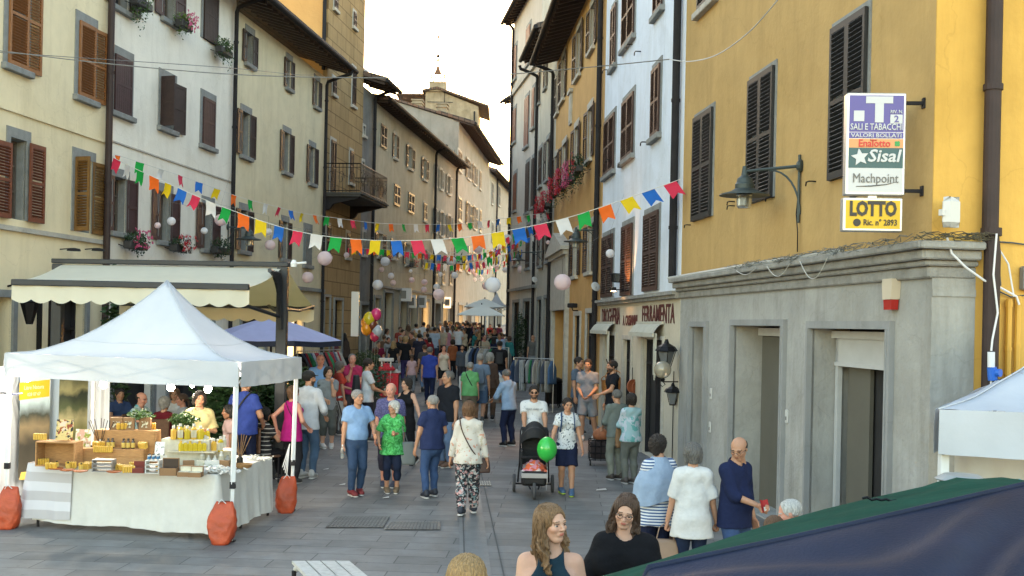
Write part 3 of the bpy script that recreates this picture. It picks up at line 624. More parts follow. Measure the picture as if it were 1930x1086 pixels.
d,w,h=doorway(r1,1304,1332,616,.35);mb=MB();mb.box(0,w,.22,.3,1.9,2.0);mb.build('transom_bar',TRIMW,d);mb=MB();mb.poly([(0,.34,0),(w,.34,0),(w,.34,h),(0,.34,h)]);mb.build('glazing',GLASS,d);mb=MB();mb.box(0,.05,.25,.3,0,1.9);mb.box(w-.05,w,.25,.3,0,1.9);mb.box(.05,w-.05,.25,.3,.9,.96);mb.build('door_frame',REDW,d)
d,w,h=doorway(r1,1383,1478,614,.5);mb=MB();mb.box(.03,w,.44,.49,0,h-.16,ch=.005);mb.build('door',DOORG,d)
mb=MB();mb.box(0,w,.38,.49,h-.15,h-.03);mb.build('header',TRIMW,d)
mb=MB();mb.box(w*.52,w*.52+.16,.42,.437,1.3,1.39);kp=mb.build('lock_plate',TRIMW,d);mb=MB();mb.box(w*.52+.03,w*.52+.12,.412,.421,1.32,1.37);mb.build('keypad',IRON,kp)
mb=MB();mb.box(w-.035,w-.003,.36,.4,0,1.85);mb.build('yellow_strip',mat('yellow_plastic',(.55,.36,.03),.5),d)
d,w,h=doorway(r1,1530,1678,620,.5)
mb=MB();mb.box(.05,w-.05,.3,.34,h-.42,h-.12);sh_=mb.build('roller_shutter',TRIMW,d);mb=MB();mb.box(.03,w-.03,.28,.36,h-.47,h-.42);mb.box(.0,w,.25,.45,h-.12,h-.03);mb.build('bottom_rail',TRIMW,sh_)
mb=MB();mb.box(.03,.075,.3,.36,0,h-.12);mb.box(.085,.11,.3,.36,0,h-.12);mb.build('guide_rail',TRIMW,d)
mb=MB();mb.box(.16,w*.36,.42,.47,0,h-.12);mb.build('door',DOORG,d);mb=MB();mb.poly([(0,.495,0),(w,.495,0),(w,.495,h),(0,.495,h)]);mb.build('dark_glazing',OPENDARK,d)
mb=MB();mb.box(w*.72,w*.76,.4,.46,0,h-.12);mb.box(w*.9,w*.94,.4,.46,0,h-.12);mb.tube([(w*.8,.4,1.2),(w*.8,.36,1.25),(w*.8,.36,1.7),(w*.8,.4,1.75)],.015,6);mb.build('door_frame',METAL_D,d)
r1 .wall(None,band=[(-.6,zcor,GROUNDG,'ground_floor_wall'),(zcor,12.5,OCHRE,'wall')])
def cornice(o,L,z,m,x0=0):
 mb=MB();y=0
 for z0,z1,out in((-.34,-.22,.05),(-.22,-.16,.10),(-.16,-.06,.16),(-.06,.02,.24)):mb.box(x0,L+out*.9,-out,0.02,z+z0,z+z1,ch=.015)
 return mb.build('cornice',m,o)
CORN=mat('cornice_stone',(.27,.265,.25),.95,var=.3,vscale=4,bump=.8,bscale=30,stain=.6)
cornice(r1 .o,r1 .L,zcor,CORN)
mb=MB();mb.tube([(-.1,-.2,zcor+.035),(r1 .L*.5,-.21,zcor+.045),(r1 .L*.82,-.2,zcor+.04)],.028,8);mb.build('conduit',mat('pale_conduit',(.4,.42,.42),.5),r1 .o)
rnd=random.Random(5);mb=MB()
for i in range(34):
 x=r1 .L*(.35+.6*rnd.random());pts=[]
 L=.5+rnd.random()*1.4
 for t in range(9):pts.append((x+L*t/8,-.2-.07*rnd.random(),zcor+.06-.10*math.sin(t/8*math.pi)*rnd.random()+.04*rnd.random()))
 mb.tube([p for p in pts if p[0]<r1 .L+.15],.0035,4)if x+L*.3<r1 .L else None
mb.build('cable_tangle',mat('cable_grey',(.12,.13,.12),.6),r1 .o)
mb=MB()
for(xa,sag)in((1480,.16),(1545,.24),(1420,.08)):
 s0=r1 .at(xa,500)[0];L=.9;mb.tube([(s0+L*t/10,-.26,zcor-.02-sag*math.sin(t/10*math.pi))for t in range(11)],.006,4)
mb.build('hanging_cable',mat('cable_white',(.45,.45,.43),.6),r1 .o)
for hx,hy in((1538,342),(1302,424),(1385,388),(1460,372),(1385,380)):
 s_,z_=r1 .at(hx,hy);mb=MB();mb.tube([(0,0,0),(0,-.09,0),(-.1,-.09,.0),(-.12,-.09,-.05)],.01,5);mb.build('shutter_hook',IRON,r1 .o,(s_,0,z_))
eave(r1,12.4,.9)
ex=Vector(B1);perp=Vector((r1 .e.y*-1,r1 .e.x))*-1
dirn=Vector((-r1 .e.y,r1 .e.x));dirn=dirn if dirn.x>0 else-dirn
SD=(ex.x+dirn.x*9,ex.y+dirn.y*9)
class SideF(Facade):
 def __init__(s,A,B,root):
  s.A=Vector((A[0],A[1],0));s.B=Vector((B[0],B[1],0));e=s.B-s.A;s.L=e.length;s.e=e.normalized();s.rz=math.atan2(s.e.y,s.e.x)
  s.open=[];s.o=root;s.rel=None
side=SideF((ex.x,ex.y),SD,None)
sroot=bpy.data.objects.new('side_elevation',None)
def sT():
 W=Matrix.Translation(side.A)@Matrix.Rotation(side.rz,4,'Z');M=Matrix.Translation(r1 .A)@Matrix.Rotation(r1 .rz,4,'Z');return M.inverted()@W
ST=sT()
def sidebuild(mb,name,m):
 mb.v=[tuple(ST@Vector(v))for v in mb.v];return mb.build(name,m,r1 .o)
sg=side.at(1836,500)[0]
mb=MB();mb.box(0,sg,-.035,0,0,zcor-.3);mb.box(sg*.0,sg,-.05,-.035,zcor-.52,zcor-.45);sidebuild(mb,'corner_pier',GROUNDG)
mb=MB()
for z0,z1,out in((-.34,-.22,.05),(-.22,-.16,.10),(-.16,-.06,.16),(-.06,.02,.24)):mb.box(-out*.9,sg,-out,0.0,zcor+z0,zcor+z1,ch=.015)
sidebuild(mb,'cornice',CORN)
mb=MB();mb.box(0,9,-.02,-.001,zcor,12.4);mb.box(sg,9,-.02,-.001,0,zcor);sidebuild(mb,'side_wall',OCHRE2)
sp,_=side.at(1855,300);zj=side.at(1850,440)[1]
mb=MB();mb.tube([(sp,-.14,12),(sp,-.14,zj),(sp+.005,-.18,zj-.2),(sp+.005,-.18,-.1)],.08,14);mb.lathe([(.095,-.03),(.095,.03)],14,c=(sp,-.14,side.at(1850,170)[1]));mb.lathe([(.1,-.04),(.1,.04)],14,c=(sp,-.16,zj));sidebuild(mb,'drainpipe',METAL_B)
yp=mat('ochre_pipe_paint',(.55,.30,.045),.5,var=.1)
for i,px in enumerate((1872,1895,1912)):
 s_,z_=side.at(px,570-i*6);mb=MB();mb.tube([(s_,-.07,-.1),(s_,-.07,z_)],.03,8);mb.lathe([(.038,-.03),(.038,.03)],8,c=(s_,-.07,z_-.05));mb.lathe([(.036,-.02),(.036,.02)],8,c=(s_,-.07,z_-.5));sidebuild(mb,'service_pipe',yp)
s_,z_=side.at(1925,525);mb=MB();mb.box(s_-.04,s_+.2,-.12,-.02,z_-.12,z_+.12,ch=.015);sidebuild(mb,'junction_box',mat('grey_plastic',(.2,.21,.23),.5))
mb=MB();
def sidepts(pts,out=.1):return[(side.at(x,y)[0],-out,side.at(x,y)[1])for x,y in pts]
mb.tube(sidepts([(1766,450),(1775,480),(1800,505),(1835,530),(1868,545),(1895,560),(1900,575)],.2),.011,6);mb.tube(sidepts([(1848,445),(1842,520),(1850,590),(1840,640),(1838,660)],.3),.01,6);mb.tube(sidepts([(1838,715),(1836,760)],.3),.01,6)
mb.tube(sidepts([(1850,452),(1880,500),(1890,560)],.2),.009,5);sidebuild(mb,'white_cable',mat('cable_white2',(.6,.6,.62),.5))
mb=MB();mb.tube(sidepts([(1838,662),(1838,690)],.3),.035,10);sidebuild(mb,'white_plug',mat('white_plastic',(.62,.63,.66),.4));mb=MB();mb.tube(sidepts([(1839,690),(1841,714)],.3),.045,10);mb.tube([sidepts([(1843,700)],.3)[0],sidepts([(1849,700)],.36)[0]],.04,10);sidebuild(mb,'blue_plug',mat('blue_plastic',(.02,.12,.5),.4))
mb=MB();mb.tube(sidepts([(1846,452),(1862,480),(1868,540)],.17),.012,6);mb.tube(sidepts([(1862,456),(1900,458),(1929,462)],.05),.008,5);mb.tube(sidepts([(1868,545),(1900,560),(1925,557)],.05),.008,5);sidebuild(mb,'dark_cable',mat('cable_dark',(.06,.07,.08),.6))
rnd=random.Random(8);mb=MB()
for i in range(30):
 x=1700+rnd.random()*110;y=450-rnd.random()*12
 mb.tube([Vector(side.at(1752,452)[0:1]+(0,))if 0 else Vector(((side.at(x+t*9,y)[0]),-.2-.08*rnd.random(),side.at(x,y+rnd.random()*9)[1]))for t in range(7)],.004,4)
sidebuild(mb,'cable_nest',mat('nest_brown',(.08,.07,.045),.9))
# R2 bluish-white house with the hardware shop
A2,B2=mk(4.75,165,1131),mk(4.75,165,1281)
r2=Facade(A2,B2,9,'house','bluish-white house with chocolate shutters above the hardware shop',top=14)
for x0,x1,a,b in((1154,1163,14,124),(1176,1198,-30,78),(1236,1252,-90,20),(1141,1160,223,326),(1175,1196,185,297),(1231,1246,128,255),(1137,1157,445,560),(1174,1194,425,557),(1216,1243,402,548)):
 r2 .window(x0,x1,a,b,'louvre',CHOCW,('shut','shut'),STONE,sill=(b<400),fw=.09)
for hx,hy in((1153,301),(1176,310),(1220,268),(1192,84),(1208,97),(1146,132)):
 s_,z_=r2 .at(hx,hy);mb=MB();mb.tube([(0,0,0),(0,-.12,0),(-.14,-.12,.0),(-.17,-.12,-.06)],.014,5);mb.build('shutter_hook',IRON,r2 .o,(s_,0,z_))
zs=r2 .at(1205,562)[1]
SHOPW=plaster('shop_cream',(.54,.49,.40),.1,.3)
RED_L=mat('oxblood_letters',(.10,.022,.022),.7,var=.25,vscale=14)
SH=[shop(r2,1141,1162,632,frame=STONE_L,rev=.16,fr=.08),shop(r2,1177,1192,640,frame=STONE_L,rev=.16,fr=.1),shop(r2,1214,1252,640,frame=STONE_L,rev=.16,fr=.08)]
r2 .wall(None,band=[(-.6,zs,SHOPW,'shop_wall'),(zs,14,BLUEW,'wall')]);eave(r2,13.9,.9)
mb=MB();mb.box(0,r2 .L,-.1,.02,zs-.09,zs-.02);mb.box(0,r2 .L,-.16,.02,zs-.02,zs+.05);mb.build('cornice',CORN,r2 .o)
def letters(txt,xa,xb,ym,hpx,sxm):
 s0,_=r2 .at(xa,ym);s1,_=r2 .at(xb,ym);k=.5*(r2 .A.y+r2 .e.y*(s0+s1))/F if 0 else(r2 .A.y+r2 .e.y*(s0+s1)/2)/F
 z=r2 .at((xa+xb)/2,ym)[1];hgt=hpx*k
 o=text_mesh('sign_lettering',txt,hgt*1.38,RED_L,r2 .o,((s0+s1)/2,-.012,z),bold=.012)
 w=max(v.co.x for v in o.data.vertices)-min(v.co.x for v in o.data.vertices);o.scale.x=(s1-s0)/w
letters('DROGHERIA',1135,1169,598,31,1);letters('A. CASSIANINI',1175,1202,605,20,1);letters('FERRAMENTA',1211,1272,594,36,1)
AWN=mat('awning_canvas',(.45,.44,.38),.9,var=.15)
for xa,xb,y in((1128,1160,612),(1204,1252,613)):
 s0,z=r2 .at(xa,y);s1=r2 .at(xb,y)[0];mb=MB();n=14
 mb.grid(lambda u,v:Vector((s0+(s1-s0)*u,-.02-.20*v,z+.03-.20*v*v+.015*math.sin(u*19)*v)),n,6);mb.box(s0,s1,-.235,-.20,z-.24,z-.15);[mb.box(s1-.02-j*.05,s1-j*.05+.012,-.17-.01*(j%2),-.15,z-.24-.75-.05*(j%3),z-.16)for j in range(4)];mb.box(s0,s1,-.06,-.01,z+.02,z+.08)
 mb.build('shop_awning',AWN,r2 .o)
pipe(r2,1131,14,0,METAL_D,.1,.075);pipe(r2,1279,14,zcor,METAL_D,.1,.075)
# R3 sandy-orange house
A3,B3=mk(4.39,140,1040),mk(4.39,140,1131)
r3=Facade(A3,B3,9,'house','sandy-orange house with dark shutters and a long geranium box',top=HC+10.1)
for x0,x1,a,b in((1113,1121,10,92),(1087,1095,55,143),(1059,1065,108,188),(1050,1054,140,212)):r3 .window(x0,x1,a,b,'louvre',DARKW,('open','open'),STONE_L)
for x0,x1,a,b in((1108,1116,205,300),(1083,1090,240,322),(1060,1067,272,350),(1046,1050,295,362)):r3 .window(x0,x1,a,b,'louvre',DARKW,('open','open'),STONE_L)
for x0,x1,a,b in((1108,1117,425,512),(1081,1089,440,520)):r3 .window(x0,x1,a,b,'louvre',DARKW,('open','open'),STONE_L)
shop(r3,1107,1121,590,frame=STONE_L,rev=.15);shop(r3,1084,1095,595,frame=STONE_L,rev=.15)
s0,_=r3 .at(1046,600);s1,_=r3 .at(1070,600);z1=r3 .at(1058,585)[1];r3 .add_open(s0,s1,.1,z1,.5)
r3 .wall(SANDY);eave(r3,HC+10.05,.9,rafters=True);pipe(r3,1042,HC+10,.3,METAL_D,.1,.07,over=.9)
w=s1-s0;zp=r3 .at(1058,470)[1]
mb=MB();mb.box(-.35,0,-.14,.02,0,z1);mb.box(w,w+.35,-.14,.02,0,z1);mb.box(-.4,w+.4,-.16,.02,z1,zp-.35);mb.box(-.5,w+.5,-.26,.02,zp-.35,zp-.2)
mb.prism([(-.6,zp-.2),(w+.6,zp-.2),(w+.6,zp-.08),(w/2,zp+.55),(-.6,zp-.08)],.38,Matrix.Translation((0,-.36,0)))
pt=mb.build('portal',STONE_L,r3 .o,(s0,0,0));mb=MB();mb.poly([(0,.48,0),(w,.48,0),(w,.48,z1),(0,.48,z1)]);mb.build('door',DARKW,pt)
mb=MB();s_,z_=r3 .at(1077,205);mb.box(-.28,.28,-.06,.02,-.55,.5);mb.box(-.4,.4,-.12,.02,.5,.62);mb.box(-.2,.2,-.075,-.06,-.45,.4);mb.build('relief_plaque',STONE_L,r3 .o,(s_,0,z_))
# R4, R5, R6 further up the right-hand side
A4,B4=mk(5.62,200,1010),mk(5.62,200,1040)
r4=Facade(A4,B4,9,'house','narrow cream-grey house with jutting tiled eave on the right side',top=HC+11.5)
for x0,x1,a,b in((1015,1019,135,195),(1028,1031,110,165),(1017,1022,282,350),(1030,1035,264,338),(1018,1023,425,500),(1031,1036,420,492)):r4 .window(x0,x1,a,b,'louvre',DARKW,('shut','shut')if x0%2 else('open','open'),STONE)
shop(r4,1014,1022,565,frame=STONE,rev=.15);shop(r4,1027,1036,562,frame=STONE,rev=.15)
r4 .wall(plaster('cream_grey',(.47,.44,.38),.1,.45));eave(r4,HC+11.4,.8);pipe(r4,1012,HC+11,.3,METAL_D,.1,.07,over=.8)
A5,B5=mk(8.24,315,957),mk(8.24,315,1010)
r5=Facade(A5,B5,9,'house','tall pale grey house with red-brown shutters at the bend',top=HC+15.3)
for x0,x1,a,b in((967,974,92,150),(967,973,208,268),(969,974,329,397),(970,975,440,500)):r5 .window(x0,x1,a,b,'plain',REDW,('shut','shut'),STONE)
for x0,x1,a,b in((993,1000,52,120),(990,997,185,275),(992,998,308,400),(993,999,425,505),(1003,1007,300,390),(1004,1008,168,240)):r5 .window(x0,x1,a,b,'plain',REDW if b<300 else DARKW,('shut','shut'),STONE)
shop(r5,968,980,570,frame=STONE,rev=.15);shop(r5,988,1000,568,frame=STONE,rev=.15)
r5 .wall(plaster('pale_grey',(.50,.47,.43),.08,.4));eave(r5,HC+15.2,.5);pipe(r5,964,HC+15,.3,METAL_D,.1,.07,over=.5);ledge(r5,r5 .at(980,160)[1],.3,.12,STONE_L);ledge(r5,r5 .at(980,545)[1],.14,.12,STONE)
A6=(-2*.029,.029*F);B6=(25*.0275,.0275*F)
r6=Facade((-1*.030,.030*F),(60*.0275,.0275*F),9,'house','brick-eaved house glimpsed behind the tall grey one',top=HC+12.6)
r6 .wall(plaster('pink_grey',(.4,.33,.27),.1,.3));eave(r6,HC+12.5,.75)
# people: bodies grown from signed distance fields
def snet(vals,lo,h):
 """surface nets: grid of distances -> verts, quads"""
 s=vals<0;nx,ny,nz=vals.shape
 c=np.zeros((nx-1,ny-1,nz-1),np.int8)
 for i in(0,1):
  for j in(0,1):
   for k in(0,1):c+=s[i:nx-1+i,j:ny-1+j,k:nz-1+k]
 act=(c>0)&(c<8);ids=-np.ones(act.shape,np.int64);idx=np.argwhere(act);ids[act]=np.arange(len(idx))
 acc=np.zeros((len(idx),3));cnt=np.zeros(len(idx))
 I,J,K=idx.T
 for ax in range(3):
  for a in(0,1):
   for b in(0,1):
    o=[0,0,0];oth=[q for q in range(3)if q!=ax];o[oth[0]]=a;o[oth[1]]=b
    p0=vals[I+o[0],J+o[1],K+o[2]];o2=list(o);o2[ax]+=1;p1=vals[I+o2[0],J+o2[1],K+o2[2]]
    cr_=(p0<0)!=(p1<0);t=np.where(cr_,p0/np.where(cr_,p0-p1,1),0)
    pt=np.tile(np.array(o,float),(len(idx),1));pt[:,ax]+=t
    acc+=pt*cr_[:,None];cnt+=cr_
 V=(idx+acc/cnt[:,None])*h+np.array(lo)
 Fs=[]
 for ax in range(3):
  u,v=(ax+1)%3,(ax+2)%3
  sl0=[slice(None)]*3;sl1=[slice(None)]*3;sl0[ax]=slice(0,-1);sl1[ax]=slice(1,None)
  A=s[tuple(sl0)];B=s[tuple(sl1)];d=A!=B;e=np.argwhere(d)
  e=e[(e[:,u]>0)&(e[:,v]>0)&(e[:,u]<vals.shape[u]-1)&(e[:,v]<vals.shape[v]-1)]
  if not len(e):continue
  flip=A[tuple(e.T)]
  def cid(du,dv):
   q=e.copy();q[:,u]+=du;q[:,v]+=dv;return ids[tuple(q.T)]
  q=np.stack([cid(-1,-1),cid(0,-1),cid(0,0),cid(-1,0)],1)
  q=np.where(flip[:,None],q,q[:,::-1]);Fs.append(q)
 Fq=np.concatenate(Fs);return V,Fq[(Fq>=0).all(1)]
def prim_d(p,pr):
 """p: (...,3) points; pr: primitive dict -> distance"""
 kd=pr[0]
 if kd=='c':
  _,a,b,ra,rb,fl=pr;q=p-a;ba=b-a
  if fl is not None:q=q/fl;ba=ba/fl
  t=np.clip((q@ba)/max(ba@ba,1e-9),0,1);d=np.sqrt(((q-t[...,None]*ba)**2).sum(-1))-(ra+(rb-ra)*t)
  return d*(min(fl)if fl is not None else 1)
 if kd=='e':
  _,c,r=pr;q=(p-c)/r;k0=np.sqrt((q**2).sum(-1));q2=q/r;k1=np.sqrt((q2**2).sum(-1))+1e-9
  return k0*(k0-1)/k1
 if kd=='x':
  _,a,b,ra,rb,fl=pr;d=prim_d(p,('c',)+pr[1:]);n=(b-a)/np.linalg.norm(b-a);return np.maximum(d,(p-b)@n)
def prim_bb(pr,m):
 if pr[0]=='e':return pr[1]-pr[2]-m,pr[1]+pr[2]+m
 r=max(pr[3],pr[4]);fl=pr[5];f=np.maximum(fl,1)if fl is not None else 1
 return np.minimum(pr[1],pr[2])-r*f-m,np.maximum(pr[1],pr[2])+r*f+m
def field(prims,h,k=.02,post=None,pad=.03):
 lo=np.min([prim_bb(p,pad)[0]for p in prims],0);hi=np.max([prim_bb(p,pad)[1]for p in prims],0)
 n=np.ceil((hi-lo)/h).astype(int)+1
 D=np.full(tuple(n),.08 if pad<.1 else.3);ax=[lo[i]+h*np.arange(n[i])for i in range(3)]
 for pr in prims:
  a,b=prim_bb(pr,max(k*1.2,h*2)+.01);i0=np.maximum(((a-lo)/h).astype(int),0);i1=np.minimum(((b-lo)/h).astype(int)+2,n)
  g=np.stack(np.meshgrid(*[ax[i][i0[i]:i1[i]]for i in range(3)],indexing='ij'),-1);d=prim_d(g,pr)
  sl=tuple(slice(i0[i],i1[i])for i in range(3));o=D[sl];hh=np.maximum(k-np.abs(o-d),0)/k
  D[sl]=np.minimum(o,d)-hh*hh*k*.25
 if post is not None:
  g=np.stack(np.meshgrid(*ax,indexing='ij'),-1);D=post(g,D)
 D[0]=D[-1]=1;D[:,0]=D[:,-1]=1;D[:,:,0]=D[:,:,-1]=1
 return snet(D,lo,h)
def smax(a,b,k):
 h=np.maximum(k-np.abs(a-b),0)/k;return np.maximum(a,b)+h*h*k*.25
A_=lambda*v:np.array(v,float)
# head template, unit head height (chin -0.5, crown 0.5), face towards -y
def head_template(fem,h):
 j=.9 if fem else 1
 P_=[('e',A_(0,.07,.13),A_(.345,.43,.37)),('e',A_(0,-.10,-.12),A_(.275*j,.29,.36)),('e',A_(0,-.22,-.40),A_(.12*j,.12,.10)),('c',A_(-.21*j,.02,-.22),A_(-.08,-.2,-.40),.09,.07,None),('c',A_(.21*j,.02,-.22),A_(.08,-.2,-.40),.09,.07,None),('e',A_(-.17,-.27,-.10),A_(.10,.09,.08)),('e',A_(.17,-.27,-.10),A_(.10,.09,.08)),('c',A_(-.17,-.345,.085),A_(.17,-.345,.085),.04,.04,None),('c',A_(0,.08,-.35),A_(0,.16,-.95),.19*j,.21*j,None)]
 def post(g,D):
  for s in(-1,1):
   e=np.sqrt(((g-A_(s*.145,-.445,.005))**2*A_(1,1,2.2)).sum(-1))-.085;D=smax(D,-e,.05)
   e=np.sqrt(((g-A_(s*.14,-.305,.0))**2).sum(-1))-.072;D=np.minimum(D,e)
   e=prim_d(g,('c',A_(s*.075,-.375,.022),A_(s*.205,-.335,.022),.017,.014,None));D=np.minimum(D,e)
   e=prim_d(g,('c',A_(s*.08,-.365,-.038),A_(s*.2,-.33,-.036),.012,.01,None));D=np.minimum(D,e)
   e=prim_d(g,('e',A_(s*.345,.05,-.03),A_(.03,.075,.11)));k=.02;hh=np.maximum(k-abs(D-e),0)/k;D=np.minimum(D,e)-hh*hh*k*.25
  for q in(('c',A_(0,-.36,.05),A_(0,-.465 if fem else-.48,-.115),.03,.042 if fem else.052,None),('e',A_(-.045,-.41,-.125),A_(.035,.045,.03)),('e',A_(.045,-.41,-.125),A_(.035,.045,.03)),('e',A_(0,-.375,-.225),A_(.085,.035,.018)),('e',A_(0,-.37,-.262),A_(.07,.038,.02)),('e',A_(0,-.32,-.25),A_(.13,.06,.08))):
   e=prim_d(g,q);k=.03;hh=np.maximum(k-abs(D-e),0)/k;D=np.minimum(D,e)-hh*hh*k*.25
  m=prim_d(g,('c',A_(-.075,-.425,-.243),A_(.075,-.425,-.243),.008,.008,None));D=smax(D,-m,.01)
  return D
 V,Fq=field(P_,h,.09,post,.12)
 x,y,z=V.T;lab=np.zeros(len(V),int)
 lab[(abs(x)<.085-.6*abs(z+.243))&(z<-.208)&(z>-.283)&(y<-.36)]=1
 for s in(-1,1):
  r=np.sqrt((x-s*.14)**2+z**2);d=np.sqrt((x-s*.14)**2+(y+.305)**2+z**2)
  eye=(d<.0745)&(y<-.33)&(abs(z)<.022);lab[eye]=2;lab[eye&(r<.038)]=3
  b=(abs(z-(.105-.35*np.maximum(abs(x)-.17,0)))<(.012 if fem else.02))&(x*s>.06)&(x*s<.235)&(y<-.25);lab[b]=4
  if fem:lab[(abs(z-.036)<.009)&(x*s>.07)&(x*s<.215)&(y<-.31)]=3
 return V,Fq,lab
 # hair templates in head coordinates
def hair_template(style,h):
 def wob(g,a=.014,f=26):
  th=np.arctan2(g[...,0],g[...,1]-.05);return a*np.sin(th*f+g[...,2]*9+2*np.sin(g[...,2]*11))+a*.6*np.sin(g[...,0]*31+g[...,2]*23)*np.sin(g[...,1]*27)
 cap=('e',A_(0,.085,.15),A_(.385,.475,.40))
 if style=='short':
  P_=[cap]
  def post(g,D):
   D=D+wob(g,.01,30);x,y,z=g[...,0],g[...,1],g[...,2]
   face=prim_d(g,('e',A_(0,-.42,-.12),A_(.33,.38,.40)));low=(-.16+.9*np.maximum(-.02-y,0))-z
   D=smax(D,-face,.04);return smax(D,low,.04)
 elif style=='bald':
  P_=[('e',A_(0,.085,.13),A_(.37,.455,.375))]
  def post(g,D):
   D=D+wob(g,.008,30);x,y,z=g[...,0],g[...,1],g[...,2]
   top=z-(.16+.1*(y>.3));low=(-.16)-z;fr=-(y+.02)
   return smax(smax(smax(D,top,.05),low,.04),fr,.04)
 elif style=='thin':
  P_=[('e',A_(0,.085,.14),A_(.368,.455,.388))]
  def post(g,D):
   D=D+wob(g,.009,34);face=prim_d(g,('e',A_(0,-.40,-.02),A_(.34,.44,.46)));low=-.16-g[...,2]
   return smax(smax(D,-face,.04),low,.04)
 elif style in('bob','fringe'):
  P_=[('e',A_(0,.09,.15),A_(.42,.50,.43)),('c',A_(-.30,.12,.0),A_(-.29,.10,-.34),.17,.12,None),('c',A_(.30,.12,.0),A_(.29,.10,-.34),.17,.12,None),('c',A_(0,.30,0),A_(0,.28,-.38),.27,.20,None)]
  def post(g,D):
   D=D+wob(g,.014,26);face=prim_d(g,('e',A_(0,-.46,-.16),A_(.28,.47,.5 if style=='bob' else.38)))
   return smax(smax(D,-face,.04),-.44-g[...,2],.05)
 elif style=='curly':
  P_=[('e',A_(0,.10,.17),A_(.43,.5,.43)),('c',A_(-.27,.14,.0),A_(-.25,.16,-.2),.17,.12,None),('c',A_(.27,.14,.0),A_(.25,.16,-.2),.17,.12,None),('c',A_(0,.3,0),A_(0,.3,-.25),.25,.2,None)]
  def post(g,D):
   D=D+.03*np.sin(g[...,0]*34)*np.sin(g[...,1]*31)*np.sin(g[...,2]*29)+.015*np.sin(g[...,0]*61+2)*np.sin(g[...,2]*57);face=prim_d(g,('e',A_(0,-.44,-.16),A_(.29,.43,.42)))
   return smax(D,-face,.04)
 elif style=='pony':
  P_=[('e',A_(0,.085,.14),A_(.372,.46,.39)),('c',A_(0,.5,.1),A_(0,.62,-.35),.11,.09,None),('c',A_(0,.62,-.35),A_(0,.6,-.75),.09,.03,None)]
  def post(g,D):
   D=D+wob(g,.01,40);face=prim_d(g,('e',A_(0,-.42,-.12),A_(.33,.37,.42)));low=np.where(g[...,1]<.4,-.2-g[...,2],-1)
   return smax(smax(D,-face,.04),low,.03)
 elif style=='bun':
  P_=[('e',A_(0,.085,.14),A_(.372,.46,.39)),('e',A_(0,.5,.3),A_(.17,.15,.16))]
  def post(g,D):
   D=D+wob(g,.01,40);face=prim_d(g,('e',A_(0,-.42,-.12),A_(.33,.37,.42)));return smax(smax(D,-face,.04),-.2-g[...,2],.03)
 elif style=='cap':
  P_=[('e',A_(0,.085,.2),A_(.395,.48,.39)),('e',A_(0,-.42,.22),A_(.25,.26,.035))]
  def post(g,D):return smax(D,(.12-.05*g[...,1])-g[...,2],.02)
 else:
  P_=[('e',A_(0,.09,.15),A_(.40,.48,.415)),('c',A_(-.30,.06,.05),A_(-.36,-.02,-.55),.13,.15,None),('c',A_(.30,.06,.05),A_(.36,-.02,-.55),.13,.15,None),('c',A_(-.36,-.02,-.55),A_(-.40,-.20,-1.25),.15,.07,None),('c',A_(.36,-.02,-.55),A_(.38,-.16,-1.3),.15,.07,None),('c',A_(0,.33,0),A_(0,.36,-.7),.26,.28,A_(1.2,.8,1)),('c',A_(0,.36,-.7),A_(0,.42,-1.25),.28,.16,A_(1.3,.6,1))]
  def post(g,D):
   x,y,z=g[...,0],g[...,1],g[...,2];amp=np.clip((.1-z)*.05,.006,.035)
   D=D+amp*np.sin(x*30+3*np.sin(z*9))*.8+amp*.7*np.sin(y*34+4*np.sin(z*7+1));D=D+.008*np.sin(x*88+z*10)
   face=prim_d(g,('c',A_(0,-.42,.06),A_(0,-.40,-.6),.27,.25,None));part=prim_d(g,('c',A_(.03,-.45,.5),A_(.02,.3,.62),.03,.03,None));return smax(smax(D,-face,.04),-part,.03)
 V,Fq=field(P_,h,.07,post,.13)
 return V,Fq
 # hand: wrist at origin, fingers down -z, palm faces +x, thumb towards -y; hand length 1
def hand_template(kind,h):
 P_=[('c',A_(0,0,.16),A_(0,0,-.1),.142,.14,A_(.9,1,1)),('c',A_(0,-.10,-.18),A_(.0,-.15,-.5),.12,.095,A_(.7,1,1)),('c',A_(0,.09,-.18),A_(0,.13,-.48),.12,.095,A_(.7,1,1)),('c',A_(0,0,-.15),A_(0,0,-.48),.14,.12,A_(.65,1,1))]
 curls={'relax':(12,22,16),'grip':(70,85,45),'flat':(3,4,3),'point':(45,70,30)}[kind]
 F_=[]
 for i,(y,L)in enumerate(((-.19,.40),(-.065,.46),(.06,.43),(.175,.34))):
  p=A_(0,y,-.50);a=0;r=.062 if i<3 else.054;cs=curls if not(kind=='point' and i==0)else(5,8,5)
  for sgm,cu in zip((.45,.31,.24),cs):
   a+=R(cu+i*2*(kind=='relax'));q=p+L*sgm*A_(math.sin(a),(y)*.12,-math.cos(a));F_.append(('c',p,q,r,r*.9,None));p=q;r*=.9
 tx=.06 if kind in('relax','flat')else.16
 F_+=[('c',A_(0,-.10,-.12),A_(tx*.6,-.25,-.30),.085,.07,None),('c',A_(tx*.6,-.25,-.30),A_(tx*1.6,-.29 if kind!='grip' else-.14,-.46),.068,.06,None),('c',A_(tx*1.6,-.29 if kind!='grip' else-.14,-.46),A_(tx*2.1,-.29 if kind!='grip' else-.05,-.58),.058,.05,None)]
 return field(P_+F_,h,.035,None,.12)
TPL={}
def tpl(kind,*a):
 k=(kind,)+a
 if k not in TPL:TPL[k]={'head':head_template,'hair':hair_template,'hand':hand_template}[kind](*a)
 return TPL[k]
